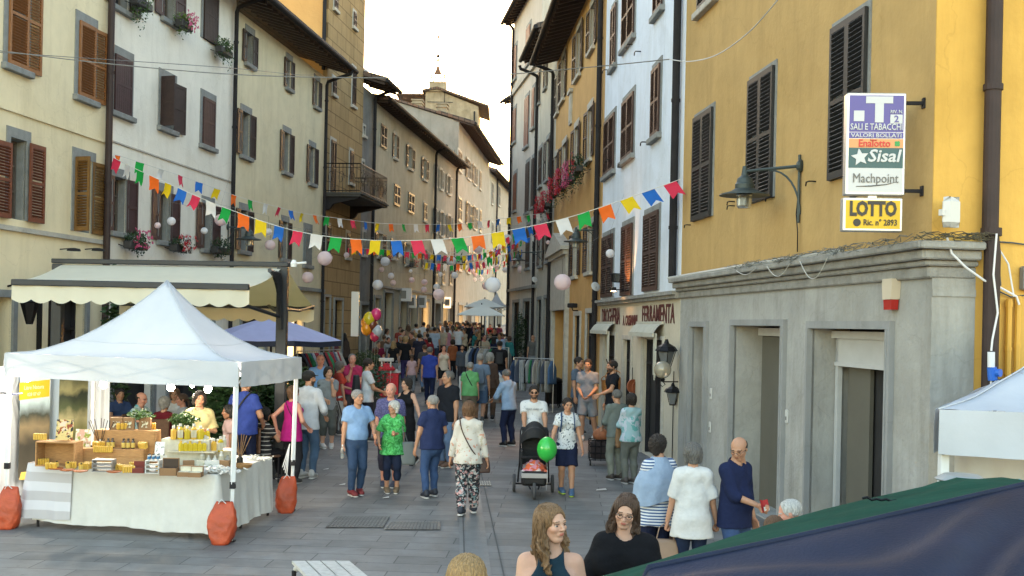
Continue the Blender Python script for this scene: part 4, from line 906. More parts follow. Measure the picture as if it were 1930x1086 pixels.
def np_mesh(name,V,Fq,m,cols=None,smooth=True):
 me=bpy.data.meshes.new(name);n=len(V);me.vertices.add(n);me.vertices.foreach_set('co',np.asarray(V,np.float32).ravel())
 f=len(Fq);me.loops.add(f*4);me.loops.foreach_set('vertex_index',np.asarray(Fq,np.int32).ravel());me.polygons.add(f)
 me.polygons.foreach_set('loop_start',np.arange(0,f*4,4,dtype=np.int32))
 me.update(calc_edges=True)
 if smooth:me.polygons.foreach_set('use_smooth',np.ones(f,bool))
 if cols is not None:
  at=me.color_attributes.new('Col','FLOAT_COLOR','POINT');at.data.foreach_set('color',np.c_[cols,np.ones(n)].astype(np.float32).ravel())
 me.materials.append(m);me.validate();return me
def skin_mat():
 m=mat('skin',(.5,.3,.2),.55,attr='Col',var=.06,vscale=30,spec=.35);b=m.node_tree.nodes['Principled BSDF']
 b.inputs['Subsurface Weight'].default_value=.08;b.inputs['Subsurface Radius'].default_value=(.02,.008,.004);b.inputs['Subsurface Scale'].default_value=.5
 return m
SKIN=skin_mat()
SKINS={'fair':(.50,.29,.205),'tan':(.40,.215,.135),'olive':(.34,.18,.11),'brown':(.22,.11,.065),'rosy':(.52,.25,.18)}
HAIRS={'grey':(.28,.27,.26),'white':(.55,.54,.52),'dark':(.018,.012,.01),'brown':(.075,.04,.024),'lbrown':(.13,.066,.033),'blond':(.34,.22,.10),'dblond':(.20,.115,.055),'greydark':(.13,.125,.12),'black':(.01,.009,.009)}
def hair_mat(c):return mat('hair_'+c,HAIRS[c],.5,var=.6,vscale=130,stretch=(1,1,.07),bump=.9,bscale=150,spec=.4)
def ik(a,t,l1,l2,pole):
 d=t-a;L=np.linalg.norm(d);L2=min(L,(l1+l2)*.999);t=a+d/L*L2 if L>L2 else t;L=L2;u=d/np.linalg.norm(d)
 x=(l1*l1-l2*l2+L*L)/(2*L);h=math.sqrt(max(l1*l1-x*x,0));pv=pole-(pole@u)*u;pv=pv/(np.linalg.norm(pv)+1e-9)
 return a+u*x+pv*h,t
def rotx(V,a):c,s=math.cos(a),math.sin(a);return V@np.array([[1,0,0],[0,c,s],[0,-s,c]])
def rotz(V,a):c,s=math.cos(a),math.sin(a);return V@np.array([[c,s,0],[-s,c,0],[0,0,1]])
PEOPLE=[]
def person(pos,H,rz,label,top='tee',topc=(.5,.5,.5),bottom='pants',botc=(.03,.04,.08),hair='short',hairc='dark',skin='tan',fem=False,fat=0.,rh=None,lh=None,rf=None,lf=None,hipz=None,lean=0.,hyaw=0.,hpitch=0.,shoe=(.05,.05,.05),sole=(.5,.5,.5),res=.016,rhand='relax',lhand='relax',group=None,hem=None,sleeve=None,extras=(),topm=None,botm=None,beard=False,legside=None,childs=0,hands=True,glasses=None,tuck=False,hroll=0.,bust=1.,strands=0,hsc=1.):
 """one standing, walking or seated person; r/l = the person's own right/left; coordinates in body heights, facing -y"""
 root=thing('person',label,'person',pos,rz,group)
 sw=(.082 if fem else.097);hw=.047;wst=(.88 if fem else 1.0)*(1+fat);f=1+fat*.8
 hz=hipz or.52;tl=.30
 def up(x,y,z):
  return A_(x,y-math.sin(lean)*z,hz+math.cos(lean)*z)
 sz=.283
 shR,shL=up(-sw,.004,sz),up(sw,.004,sz);neck0=up(0,.008,.308);headc=up(0,-.014,.411);headc=headc+A_(0,-.25*math.sin(hpitch)*.06,0)
 rh=A_(*(rh or(-.138,-.035,hz-.075)));lh=A_(*(lh or(.138,-.035,hz-.075)))
 elR,rh=ik(shR,rh,.168,.148,A_(-.6,.9,-.25));elL,lh=ik(shL,lh,.168,.148,A_(.6,.9,-.25))
 hipR,hipL=A_(-hw,0,hz),A_(hw,0,hz);rf=A_(*(rf or(-.055,0,.045)));lf=A_(*(lf or(.055,0,.045)))
 knR,rf=ik(hipR,rf,.245,.24,A_(-.1,-1,.1));knL,lf=ik(hipL,lf,.245,.24,A_(.1,-1,.1))
 FL=A_(1,.62,1);FLb=A_(1,.72+fat*.35,1)
 def torso(g):
  out=[('c',up(0,0,.235),up(0,.004,.16),(.082 if fem else.093)+g,(.073 if fem else.084)*wst+g,FL),('c',up(0,0,.16),up(0,-.004*f,.08),.078*wst+g,.080*wst*(1+fat*.5)+g,FLb),('c',up(0,0,.08),A_(0,.006,hz-.005),.084*wst+g,.092*(1.04 if fem else.96)*f+g,FLb),('c',up(-.02,.008,.288),up(-sw*.92,.006,.272),.038+g*.8,.032+g*.8,None),('c',up(.02,.008,.288),up(sw*.92,.006,.272),.038+g*.8,.032+g*.8,None),('c',up(-.03,.01,.262),up(.03,.01,.262),.055+g,.055+g,FL),('e',up(-.055,-.038 if fem else-.03,.222),A_(.042,(.034 if fem else.024)*bust,.042)+g),('e',up(.055,-.038 if fem else-.03,.222),A_(.042,(.034 if fem else.024)*bust,.042)+g)]
  if fat>.12:out.append(('e',up(0,-.03,.09),A_(.085,.075,.085)*(1+fat*.4)+g))
  return out
 def arm(sh,el,wr,g,t=2.,cut=True):
  ra,rb,rc=.0310*(1 if not fem else.86)*(1+fat*.4),.0245*(1 if not fem else.9),.0158
  if t<=1:e=sh+(el-sh)*t;return[('x',sh,e,ra+g,ra+(rb-ra)*t+g*1.7,None)]
  if t>=2:return[('c',sh,el,ra+g,rb+g,None),('x',el,wr,rb+g,rc+g,None)]
  e=el+(wr-el)*(t-1);return[('c',sh,el,ra+g,rb+g,None),('x',el,e,rb+g,rb+(rc-rb)*(t-1)+g*1.2,None)]
 def leg(hp,kn,ft,g,t=2.):
  ra,rb,rc=.051*f,.034,.021;hp2=hp+A_(np.sign(hp[0])*.001,.004,-.01)
  calf=kn+(ft-kn)*.35+A_(0,.008,0)
  if t<=1:e=hp+(kn-hp)*t;return[('x',hp2,e,ra+g,ra+(rb-ra)*t+g*1.8,None)]
  out=[('c',hp2,kn,ra+g,rb+g,None),('c',kn,calf,rb+g,.031+g,None)]
  e=ft if t>=2 else kn+(ft-kn)*(t-1)
  if t>1.35:out.append(('x',calf,e,.031+g,rc+g*1.25,None))
  return out
 skn=SKINS[skin];h=res/H
 bp_=torso(-.004)+arm(shR,elR,rh,0)+arm(shL,elL,lh,0)+leg(hipR,knR,rf,0)+leg(hipL,knL,lf,0)+[('c',neck0,headc+A_(0,.012,-.045),.034,.030,None)]
 V,Fq=field(bp_,h,.018)
 hk=.03 if res>.017 else(.018 if res>.009 else.011)
 HV,HF,HL=tpl('head',fem,hk);hs=.137*(1.12 if childs else 1)*hsc
 def hx(W):return rotz(rotx(W,hpitch),hyaw)*hs+headc
 if hroll:
  def hx(W):
   c,s=math.cos(hroll),math.sin(hroll);W=rotz(rotx(W,hpitch),hyaw);W=W@np.array([[c,0,-s],[0,1,0],[s,0,c]]);return W*hs+headc
 vs,fs,cs=[V,hx(HV)],[Fq,HF+len(V)],[np.tile(A_(*skn),(len(V),1))]
 hc=np.tile(A_(*skn),(len(HV),1));cheek=np.exp(-(((abs(HV[:,0])-.2)/.1)**2+((HV[:,2]+.12)/.1)**2))*(HV[:,1]<-.1);hc*=1+cheek[:,None]*A_(.05,-.04,-.04)
 hc[HL==1]=A_(skn[0]*.85,skn[1]*.48,skn[2]*.5)if fem else A_(skn[0]*.8,skn[1]*.62,skn[2]*.62);hc[HL==2]=(.42,.38,.35);hc[HL==3]=(.02,.013,.01);hc[HL==4]=A_(*HAIRS[hairc])*.7
 if beard:
  bm=(HV[:,2]<-.17)&(HV[:,2]>-.47)&(HV[:,1]<.02)&(HL==0)&~((abs(HV[:,0])<.1)&(abs(HV[:,2]+.245)<.05));hc[bm]=A_(*HAIRS[hairc])*1.3+A_(*skn)*.15
 cs.append(hc);n=len(V)+len(HV)
 if hands:
  for wr,el,hd,sd in((rh,elR,rhand,1),(lh,elL,lhand,-1)):
   W,WF=tpl('hand',hd,.045 if res<.018 else.07);W=W*.108;WF=WF.copy()
   if sd<0:W=W*A_(-1,1,1);WF=WF[:,::-1]
   d=(wr-el);d/=np.linalg.norm(d);zz=-d;yy=A_(0,1,.0);
   if abs(d[1])>.8:yy=A_(0,0,1.)
   yy=yy-(yy@zz)*zz;yy/=np.linalg.norm(yy);xx=np.cross(yy,zz)
   W=W[:,:1]*xx+W[:,1:2]*yy+W[:,2:]*zz+wr
   vs.append(W);fs.append(WF+n);n+=len(W);cs.append(np.tile(A_(*skn)*A_(1.02,.95,.93),(len(W),1)))
 body=obj('body',np_mesh('body',np.concatenate(vs)*H,np.concatenate(fs),SKIN,np.concatenate(cs)),root)
 rr=random.Random(label);ph=[rr.random()*6 for _ in range(6)]
 def folds(g,D,a):
  x,y,z=g[...,0]*H,g[...,1]*H,g[...,2]*H
  return D+a/H*(np.sin(26*z+14*x+ph[0]+2.2*np.sin(9*x+7*y+ph[1]))*(.5+.5*np.sin(11*x+5*z+ph[2]))+.7*np.sin(41*x+17*z+ph[3]+2*np.sin(13*z+ph[4]))*(.5+.5*np.sin(9*z+ph[5])))
 if top:
  g=.010 if top!='loose' else.016;st={'tee':.62,'polo':.62,'loose':.8,'shirt':2,'rolled':1.25,'vest':0,'tank':0,'halter':0,'sweater':2,'dress':.3,'blouse':.75}[top]if sleeve is None else sleeve
  hm=hem if hem is not None else hz-(.045 if not tuck else-.01)
  P_=torso(g)
  if st>0:P_+=arm(shR,elR,rh,g*.9,st)+arm(shL,elL,lh,g*.9,st)
  if hm<hz-.02:P_.append(('x',up(0,0,.08),A_(0,.002,hm),.084*wst+g,.098*f*(1.0 if not fem else 1.04)+g*1.9,FLb))
  if top in('polo','shirt','rolled'):P_.append(('c',neck0+A_(0,.002,.004),neck0+A_(0,-.001,.022),.044,.042,None))
  def post(q,D):
   D=folds(q,D,.0058 if top not in('halter','tank')else.0012);D=np.maximum(D,hm-q[...,2])
   nk=prim_d(q,('c',neck0+A_(0,-.012,.012),neck0+A_(0,-.01,.09),.040 if top!='tank' else.055,.037,None));D=smax(D,-nk,.006)
   if top in('vest','tank','halter'):
    for s_ in(shR,shL):
     e=prim_d(q,('e',s_+A_(np.sign(s_[0])*.012,0,.004),A_(.034,.06,.06)if top!='halter' else A_(.056,.09,.09)));D=smax(D,-e,.006)
   return D
  TV,TF=field(P_,h,.02,post)
  obj('top',np_mesh('top',TV*H,TF,topm or fabric(topc)),root)
 if bottom:
  g=.008;bt={'pants':1.97,'jeans':1.95,'loosepants':1.93,'shorts':.92,'longshorts':1.12,'miniskirt':.3,'skirt':.8,'crop':1.6}[bottom];gg={'loosepants':.017,'shorts':.016,'longshorts':.016,'pants':.011}.get(bottom,.008)
  P_=[('c',A_(0,.002,hz+.045),A_(0,.006,hz-.01),.083*wst+g,.092*(1.04 if fem else.97)*f+g,FLb)]
  if bottom in('skirt','miniskirt'):P_.append(('x',A_(0,.004,hz),(knR+knL)/2*A_(0,.5,1)if bottom=='skirt' else A_(0,0,hz-.14),.098*f,.12,A_(1,.7,1)))
  else:P_+=leg(hipR,knR,rf,gg,bt)+leg(hipL,knL,lf,gg,bt)
  wz=hz+.062
  BV,BF=field(P_,h,.012,lambda q,D:np.maximum(folds(q,D,.0055),q[...,2]-wz))
  obj('skirt' if 'skirt' in bottom else 'trousers',np_mesh('trousers',BV*H,BF,botm or fabric(botc)),root)
 for kn,ft,s_ in((knR,rf,-1),(knL,lf,1)):
  tilt=0
  if ft[2]>.055:tilt=R(28)
  key=('shoe',res>.02)
  if key not in TPL:
   TPL[key]=field([('c',A_(0,.02,.0),A_(0,-.09,-.014),.027,.024,A_(1,1,.8)),('c',A_(0,.018,.01),A_(0,.01,.03),.026,.027,None),('c',A_(0,-.03,.005),A_(0,-.075,-.012),.026,.024,A_(1.05,1,.7))],.009 if res<=.02 else.014,.02,lambda q,D:np.maximum(D,-.032-q[...,2]))
   TPL[('sole',)+key]=field([('c',A_(0,.02,-.033),A_(0,-.092,-.033),.029,.026,A_(1,1,.32))],.007,.01)
  SV,SF=TPL[key];V2=rotz(rotx(SV,tilt),-s_*R(8))+ft+A_(0,0,-.006)
  V2=V2-A_(0,0,0)
  so=obj('shoe',np_mesh('shoe',V2*H,SF,mat('shoe_%02x%02x%02x'%tuple(int(c*255)for c in shoe),shoe,.6,var=.2,vscale=20)),root)
  if res<=.02:
   QV,QF=TPL[('sole',)+key];V3=rotz(rotx(QV,tilt),-s_*R(8))+ft+A_(0,0,-.004);obj('sole',np_mesh('sole',V3*H,QF,mat('sole_%02x%02x%02x'%tuple(int(c*255)for c in sole),sole,.7)),so)
 if hair and hair!='none':
  UV,UF=tpl('hair',hair,hk if hk>.012 else.014)
  obj('cap' if hair=='cap' else 'hair',np_mesh('hair',hx(UV)*H,UF,hair_mat(hairc)),root)
  if hair=='cap':UV,UF=tpl('hair','bald',hk);obj('hair',np_mesh('hair',hx(UV)*H,UF,hair_mat(hairc)),root)
 if strands:
  mb=MB();r2=random.Random(label)
  for i in range(strands):
   th=r2 .uniform(-math.pi,math.pi);yb=-math.cos(th)
   if yb<-.35:th=math.copysign(1.95+.3*r2 .random(),th)
   sx_=math.sin(th);yb=-math.cos(th)
   pts=[(.03+.02*sx_,.12+.1*yb,.565),(.25*sx_,.08+.32*yb,.5),(.40*sx_,.08+.46*yb,.22)]
   n_=9;ph_=r2 .random()*6;L_=1.15+.3*r2 .random();am=.03+.03*r2 .random()
   for j in range(1,n_):t_=j/(n_-1);pts.append(((.41+.05*math.sin(t_*3))*sx_+am*math.sin(t_*9+ph_)*min(1,t_*2),.08+.46*yb*(1-.1*t_)-.12*t_*(yb<.3)+am*math.cos(t_*8+ph_)*min(1,t_*2),.22-L_*t_))
   mb.tube([tuple(hx(A_(*p)[None])[0]*H)for p in pts],[.0016]*3+[.0030-.0022*(j/(n_-1))for j in range(1,n_)],4)
  mb.build('hair_strands',hair_mat(hairc),root,smooth=True)
 def hpt(x,y,z):return Vector(tuple(hx(A_(x,y,z)[None])[0]*H))
 if glasses:
  mb=MB();
  for s_ in(-1,1):
   c=[hpt(s_*.145+.085*math.cos(t),-.43+.03*math.cos(t)*s_+.0,-.005+.068*math.sin(t))for t in[i*math.pi/6 for i in range(13)]]
   if glasses=='sun':mb.poly(c[:12]);
   mb.tube(c,.0016 if glasses!='sun' else.003,4,cap=False)
   mb.tube([hpt(s_*.235,-.40,.0),hpt(s_*.34,-.1,.02),hpt(s_*.36,.08,.0)],.002,4)
  mb.tube([hpt(-.06,-.45,.0),hpt(.06,-.45,.0)],.002,4)
  mb.build('glasses',mat('lens_black',(.01,.01,.012),.1)if glasses=='sun' else mat('thin_frame',(.35,.25,.15)if glasses=='thin' else(.02,.02,.02),.3),root)
 J=dict(root=root,H=H,shR=shR,shL=shL,elR=elR,elL=elL,rh=rh,lh=lh,hip=A_(0,0,hz),neck=neck0,head=headc,up=up,rz=rz,pos=Vector(pos),knR=knR,knL=knL,fat=fat,hpt=hpt)
 J['w']=lambda p:Matrix.Translation(Vector(pos))@Matrix.Rotation(rz,4,'Z')@(Vector(tuple(p))*H)
 PEOPLE.append(J);return J
# the market stall under the white gazebo
WHITEC=mat('white_canvas',(.42,.45,.51),.75,var=.06,vscale=2,bump=.4,bscale=5,spec=.2)
POLEW=mat('white_powder_coat',(.6,.62,.65),.4,var=.1);ORB=mat('orange_sandbag',(.36,.055,.018),.5,var=.3,vscale=6,bump=.8,bscale=12)
def onz(px,py,z):
 a,b=ray(px,py);Y=(z-HC)/b;return Vector((a*Y,Y,z))
def gazebo(c,label,apex,vh=.30,m=WHITEC,poles=True,feet=None,frame=None,cat='gazebo',sag=.035,pw=1.9):
 """c: four corner points at the valance's bottom edge, in order round; apex point"""
 base=(c[0]+c[1]+c[2]+c[3])/4;root=thing('market_gazebo',label,cat,(base.x,base.y,0));O=Vector((base.x,base.y,0))
 z0=sum(q.z for q in c)/4+vh;n=36;ctr=Vector((apex.x,apex.y,0))-O
 def pt(u,v):
  a=c[0].lerp(c[1],u);b=c[3].lerp(c[2],u);q=a.lerp(b,v)-O;t=1-max(abs(2*u-1),abs(2*v-1))
  diag=1-abs(abs(2*u-1)-abs(2*v-1));cc=(sum(c,Vector())/4-O);off=(ctr-Vector((cc.x,cc.y,0)))*(t**1.2)
  z=z0+(apex.z-z0)*(t**pw)-sag*math.sin(min(1,t*1.6)*math.pi)*(1-diag**6)+.006*math.sin(u*40+v*9)*(1-t)
  return Vector((q.x+off.x,q.y+off.y,z))
 mb=MB();mb.grid(pt,n,n);r=mb.build('roof',m,root,smooth=True)
 sb=MB()
 for a_,b_ in(((0,0),0),((1,0),0),((0,1),0),((1,1),0)):sb.tube([pt(a_[0]+(.5-a_[0])*i/16,a_[1]+(.5-a_[1])*i/16)+Vector((0,0,.004))for i in range(17)],.006,4)
 for t_ in(.42,):sb.tube([pt(.5+(1-t_)*.5*x_,.5+(1-t_)*.5*y_)+Vector((0,0,.002))for x_,y_ in[(-1+i/8,-1)for i in range(16)]+[(1,-1+i/8)for i in range(16)]+[(1-i/8,1)for i in range(16)]+[(-1,1-i/8)for i in range(17)]],.0035,3)
 sb.build('seam',m,r,smooth=True)
 vb=MB();L=c+[c[0]]
 for i in range(4):
  a,b=L[i]-O,L[i+1]-O;nn=24
  nrm=Vector((b.y-a.y,a.x-b.x,0)).normalized()
  vb.grid(lambda u,v:Vector((*(a.lerp(b,u)+nrm*(.012+.014*(1-v)*math.sin(u*31+i)+.012*math.sin(u*13+v*2))).xy,z0-vh*(1-v)*(1+.05*math.sin(u*math.pi))+.002)),nn,4)
 vb.build('valance',m,root,smooth=True)
 if poles:
  for i,q in enumerate(c):
   top=Vector(((q.x-O.x)*.975,(q.y-O.y)*.975,z0-.06));ft=(feet[i]-O)if feet and feet[i]else Vector((top.x,top.y,0));ft.z=0
   pb=MB();mid=ft.lerp(top,.33)
   d=(ft-top).normalized()
   def sq(a,b,w):
    T=Matrix.Translation(a)@(b-a).to_track_quat('Z','Y').to_matrix().to_4x4();pb.box(-w,w,-w,w,0,(b-a).length,T,ch=.004)
   sq(ft,top,.02);sq(mid,top,.026);pl=pb.build('pole',POLEW,root)
   fb=MB();fb.box(ft.x-.05,ft.x+.05,ft.y-.05,ft.y+.05,0,.015);fb.build('foot',METAL_D,pl);fb=MB();fb.box(mid.x-.032,mid.x+.032,mid.y-.032,mid.y+.032,mid.z-.05,mid.z+.03);fb.build('clamp',METAL_D,pl)
  tb_=MB()
  for i in range(4):
   a,b=L[i]-O,L[i+1]-O;a=Vector((a.x,a.y,z0-.05))*1;b=Vector((b.x,b.y,z0-.05));m1=a.lerp(b,.25);m2=a.lerp(b,.5);m3=a.lerp(b,.75);dz=Vector((0,0,-.18))
   for p,q in((a,m1+dz),(m1+dz,m2),(m2,m3+dz),(m3+dz,b),(a+dz,m1),(m1,m2+dz),(m2+dz,m3),(m3,b+dz)):tb_.tube([p*.985,q*.985],.012,5)
  tb_.build('truss',POLEW,root)
 return root
cFR,cFL,cBR=P(450,731,.00636),P(10,709,.00703),P(565,713,.00744);zv=(cFR.z+cFL.z+cBR.z)/3
for q in(cFR,cFL,cBR):q.z=zv
cBL=cFL+cBR-cFR;kc=(cFL.y+cBR.y)/2/F
gz1=gazebo([cFL,cFR,cBR,cBL],'white pop-up gazebo with peaked roof over the soap and oil stall',P(315,529,kc),.30,feet=[None,G(435,1021),G(549,963),None])
# sandbags
def sandbag(pos,label,w=.26,h=.42,rz=0,flop=.1):
 mb=MB();n=40;rings=22;rr=random.Random(label);ph=[rr.random()*6 for _ in range(6)]
 for j in range(rings+1):
  t=j/rings;zz=h*t;pr=1-.10*(1-t)**6*4-.50*max(0,t-.55)**1.4/.45**1.4*.8;ww=w*.5*pr;dd=w*.5*(.62*(1-t**2.2)+.10)
  for i in range(n):
   a=2*math.pi*i/n;c,s=math.cos(a),math.sin(a);sq=.62;k=1+.05*math.sin(a*2+t*5+ph[0])+.035*math.sin(a*5+t*11+ph[1])+.022*math.sin(a*9-t*17+ph[2])+.02*math.sin(t*29+a*3+ph[3])
   mb.v.append((ww*k*math.copysign(abs(c)**sq,c)+flop*t*t*.3,dd*k*math.copysign(abs(s)**sq,s),zz+.012*math.sin(a*3+ph[4])*t))
 for j in range(rings):
  for i in range(n):mb.f.append((j*n+i,j*n+(i+1)%n,j*n+n+(i+1)%n,j*n+n+i))
 mb.f.append(tuple(range(n-1,-1,-1)));mb.f.append(tuple(rings*n+i for i in range(n)))
 t=thing('sandbag',label,'sandbag',pos,rz,'orange sandbags weighing down the gazebo');mb.build('sack',ORB,t,smooth=True)
 mb=MB();mb.tube([(-.04,-.02,h*.96),(0,-.05,h*1.08),(.05,-.02,h*.97)],.006,5);mb.build('handle_cord',POLEW,t);return t
sandbag(G(15,996),'faded orange-red sandbag slumped by the curtain at the left edge',.30,.52);sandbag(G(418,1024)+Vector((0,-.02,0)),'dull orange sandbag tied at the front corner pole, before the tablecloth',.33,.50)
sandbag(G(455,1021),'half of a dull orange sandbag showing on the outer side of the front pole',.16,.5)if 0 else None
sandbag(G(538,966),'bright orange sandbag hanging at the rear right gazebo pole',.30,.50,.4)
mb=MB();a_=G(545,962)
for i in range(4):mb.tube([a_+Vector((.0,-.05,.95)),a_+Vector((-.03-.02*i,-.08,.5+.04*i))],.006,4)
tag(mb.build('rope',POLEW),'loose white cords tied round the rear right gazebo pole','rope')
# table with cloths
tz=.80;TL,TR=onz(60,874,tz),onz(411,895,tz);TB=onz(512,862,tz);tw=.78
eF=(TR-TL).normalized();eS=(TB-TR).normalized();TLb=TL+eS*tw
def legs_table(name,label,c,h,m,group=None):
 base=sum(c,Vector())/4;r=thing(name,label,'table',(base.x,base.y,0),0,group);O=Vector((base.x,base.y,0));mb=MB();t=[q-O for q in c]
 b=len(mb.v);mb.v+=[(q.x,q.y,h-.03)for q in t]+[(q.x,q.y,h)for q in t];mb.f+=[(3,2,1,0),(4,5,6,7),(0,1,5,4),(1,2,6,5),(2,3,7,6),(3,0,4,7)]
 mb.build('tabletop',m,r)
 for q in t:lb=MB();p=q*.93;lb.tube([(p.x,p.y,0),(p.x,p.y,h-.03)],.018,8);lb.build('leg',METAL_D,r)
 return r
TABW=mat('folding_table_white',(.5,.5,.48),.6)
legs_table('trestle_table','long folding table at the front of the stall, under the cloth',[TL,TR,TR+eS*tw,TLb],tz-.012,TABW,None)
inn=-eF*tw
legs_table('trestle_table','folding table along the open right side of the stall, under the cloth',[TR+eS*(tw+.01)+inn,TR+eS*(tw+.01),TB,TB+inn],tz-.012,TABW,None)
def cloth(name,label,pts,m,drop,zt=tz,seed=0,flare=.05,top=None,fold=.018,off=0.):
 """hanging cloth along a polyline of table edge points, with soft folds; top polygon covers the table"""
 mb=MB();rr=random.Random(seed);ph=[rr.random()*9 for _ in range(4)];cum=[0]
 for i in range(1,len(pts)):cum.append(cum[-1]+(pts[i]-pts[i-1]).length)
 L=cum[-1];nu=int(L/.035);nv=14
 def pe(s):
  for i in range(1,len(pts)):
   if s<=cum[i]+1e-6:
    t=(s-cum[i-1])/(cum[i]-cum[i-1]);d=(pts[i]-pts[i-1]).normalized();return pts[i-1].lerp(pts[i],t),Vector((d.y,-d.x,0))
  return pts[-1],Vector((d.y,-d.x,0))
 def fn(u,v):
  s=u*L;q,nr=pe(s);a=1-v
  k=a**1.2*(flare+fold*math.sin(s*13+ph[0]+1.5*math.sin(s*3.1+ph[1]))+fold*.6*math.sin(s*29+ph[2]))
  corner=sum(math.exp(-((s-c)/.16)**2)for c in cum[1:-1]);k+=a*.10*corner
  return Vector((q.x+nr.x*(k+.006+off),q.y+nr.y*(k+.006+off),zt+off*.3-drop*a*(1-.02*math.sin(s*5+ph[3]))+.002))
 mb.grid(fn,nu,nv)
 if top:b=len(mb.v);mb.v+=[(q.x,q.y,zt+.002+off*.3)for q in top];mb.f.append(tuple(range(b,b+len(top))))
 return tag(mb.build(name,m,smooth=True),label,'tablecloth')
LINEN=mat('white_linen',(.50,.50,.49),.9,var=.08,vscale=4,bump=.5,bscale=9,spec=.1)
STRL=stripes('striped_linen',[(.5,(.50,.50,.55)),(.5,(.385,.375,.40))],.235)
cloth('tablecloth','plain white tablecloth hanging to the ground round the stall front and right side',[TL+eF*.06,TR,TB],LINEN,.72,seed=4,flare=.05,top=[TL,TR,TB,TB+inn,TR+inn+eS*tw,TLb])
cloth('striped_runner','white and beige striped cloth over the left end of the stall',[TL+eS*.5-eF*.02,TL-eF*.02,TL+eF*.62],STRL,.68,seed=7,off=.03,flare=.03)
# goods
tp=lambda px,py,z=0.:onz(px,py,tz+.004+z)
WOODL=mat('pale_crate_wood',(.36,.19,.075),.75,var=.3,vscale=12,stretch=(1,1,6));KRAFT=mat('kraft_card',(.23,.13,.065),.85,var=.2);SOAP=mat('yellow_soap',(.58,.35,.055),.5,var=.2,vscale=15)
AMB=mat('amber_glass',(.06,.03,.012),.15,spec=.8);CAPB=mat('black_cap',(.012,.012,.012),.4);LABY=mat('yellow_label',(.5,.35,.08),.7);OIL=mat('golden_oil',(.50,.38,.03),.12,spec=.8);WHB=mat('white_plastic_b',(.5,.5,.49),.4);TERRA=mat('leaf_dish',(.36,.10,.03),.6,var=.3);BLUEL=mat('blue_label',(.05,.16,.3),.6);REDBX=mat('maroon_box',(.13,.02,.015),.7);DARKBX=mat('dark_box',(.035,.02,.014),.6)
def crate(pos,w,d,h,label,rz=0,shelf=False):
 r=thing('wooden_crate',label,'crate',pos,rz);t=.015;mb=MB();mb.box(-w/2,w/2,0,d,0,t);mb.box(-w/2,w/2,0,d,h-t,h);mb.box(-w/2,-w/2+t,0,d,t,h-t);mb.box(w/2-t,w/2,0,d,t,h-t);mb.box(-w/2+t,w/2-t,d-t,d,t,h-t);mb.build('box',WOODL,r)
 if shelf:mb=MB();mb.box(-w/2+t,w/2-t,.01,d-t,h/2,h/2+t);mb.build('shelf',WOODL,r)
 return r
crate(tp(103,880),.50,.25,.31,'open wooden crate on its side at the left end of the stall',-.03)
def riser(pos,w,d,h,label,m=WOODL,rz=0):
 mb=MB();mb.box(-w/2,w/2,0,d,0,h,ch=.006);mb.box(-w/2+.02,w/2-.02,-.006,0,.02,h*.48);mb.box(-w/2+.02,w/2-.02,-.006,0,h*.54,h-.02);o=mb.build('display_riser',m,None,pos);o.rotation_euler.z=rz;return tag(o,label,'display riser')
r_lo=riser(tp(200,876),.95,.20,.20,'low wooden display step running behind the soaps');RB=tp(200,876);r_hi=riser(RB+Vector((.16,.21,0)),.80,.22,.42,'tall wooden display step with kraft bags on top')
CRW=mat('cream_distressed',(.50,.47,.38),.8,var=.25,vscale=8,stain=.5)
riser(tp(335,884)+Vector((0,.30,0)),.62,.24,.34,'cream painted box riser holding the oil bottles',CRW);riser(tp(385,880)+Vector((.05,.28,0)),.42,.3,.18,'low cream box riser with white bottles',CRW)
cnt={}
def soap(pos,label,n=6,rz=0,tilt=0,w=.16,s=1.):
 mb=MB()
 for i in range(n):mb.box(-w/2+i*w/n,-w/2+(i+.9)*w/n,0,.055*s,0,.085*s,ch=.008)
 o=mb.build('soap_stack',SOAP,None,pos);o.rotation_euler=(tilt,0,rz);return tag(o,label,'soap','yellow ridged soap bars on the stall')
def bottle(pos,label,m=AMB,r=.022,h=.10,cap=CAPB,lab=LABY,cat='bottle',grp='dark dropper bottles on the stall',square=False):
 t=thing('bottle',label,cat,pos,0,grp);mb=MB();n=4 if square else 12
 mb.lathe([(r*.95,0),(r,.006),(r,h*.68),(r*.45,h*.8),(r*.45,h*.85)],n);mb.build('glass_body',m,t,smooth=not square)
 mb=MB();mb.lathe([(r*.55,h*.83),(r*.55,h)],n);mb.build('cap',cap,t)
 if lab:mb=MB();mb.lathe([(r*1.02,h*.12),(r*1.02,h*.6)],n);mb.build('paper_label',lab,t)
 return t
X=lambda px,py,z=0,dy=0:tp(px,py)+Vector((0,dy,z))
zc_=.31
for(p,lab,n,rz,ti,w)in((X(82,878,.0),'yellow soap slab leaning inside the crate',5,.5,.3,.14),(X(72,880,.33),'upright stack of yellow soap bars on top of the crate',5,-.2,0,.17),(X(133,884),'yellow soap bars standing in a dish, left of the white card',5,.1,.1,.13),(X(157,886),'yellow soap bars in a dish, right of the white card',5,-.1,.1,.13),(X(192,878,.165),'long row of yellow soap lying on the grey tray',9,0,0,.24),(X(218,888),'small yellow soap stack behind an oil bottle',4,.2,.2,.11),(X(236,890),'yellow soap fan at the centre of the stall front',7,-.3,.2,.2),(X(268,880,.22),'yellow soap strip leaning against the tall step',4,-.5,.5,.12)):
 soap(p,lab,n,rz,ti,w)
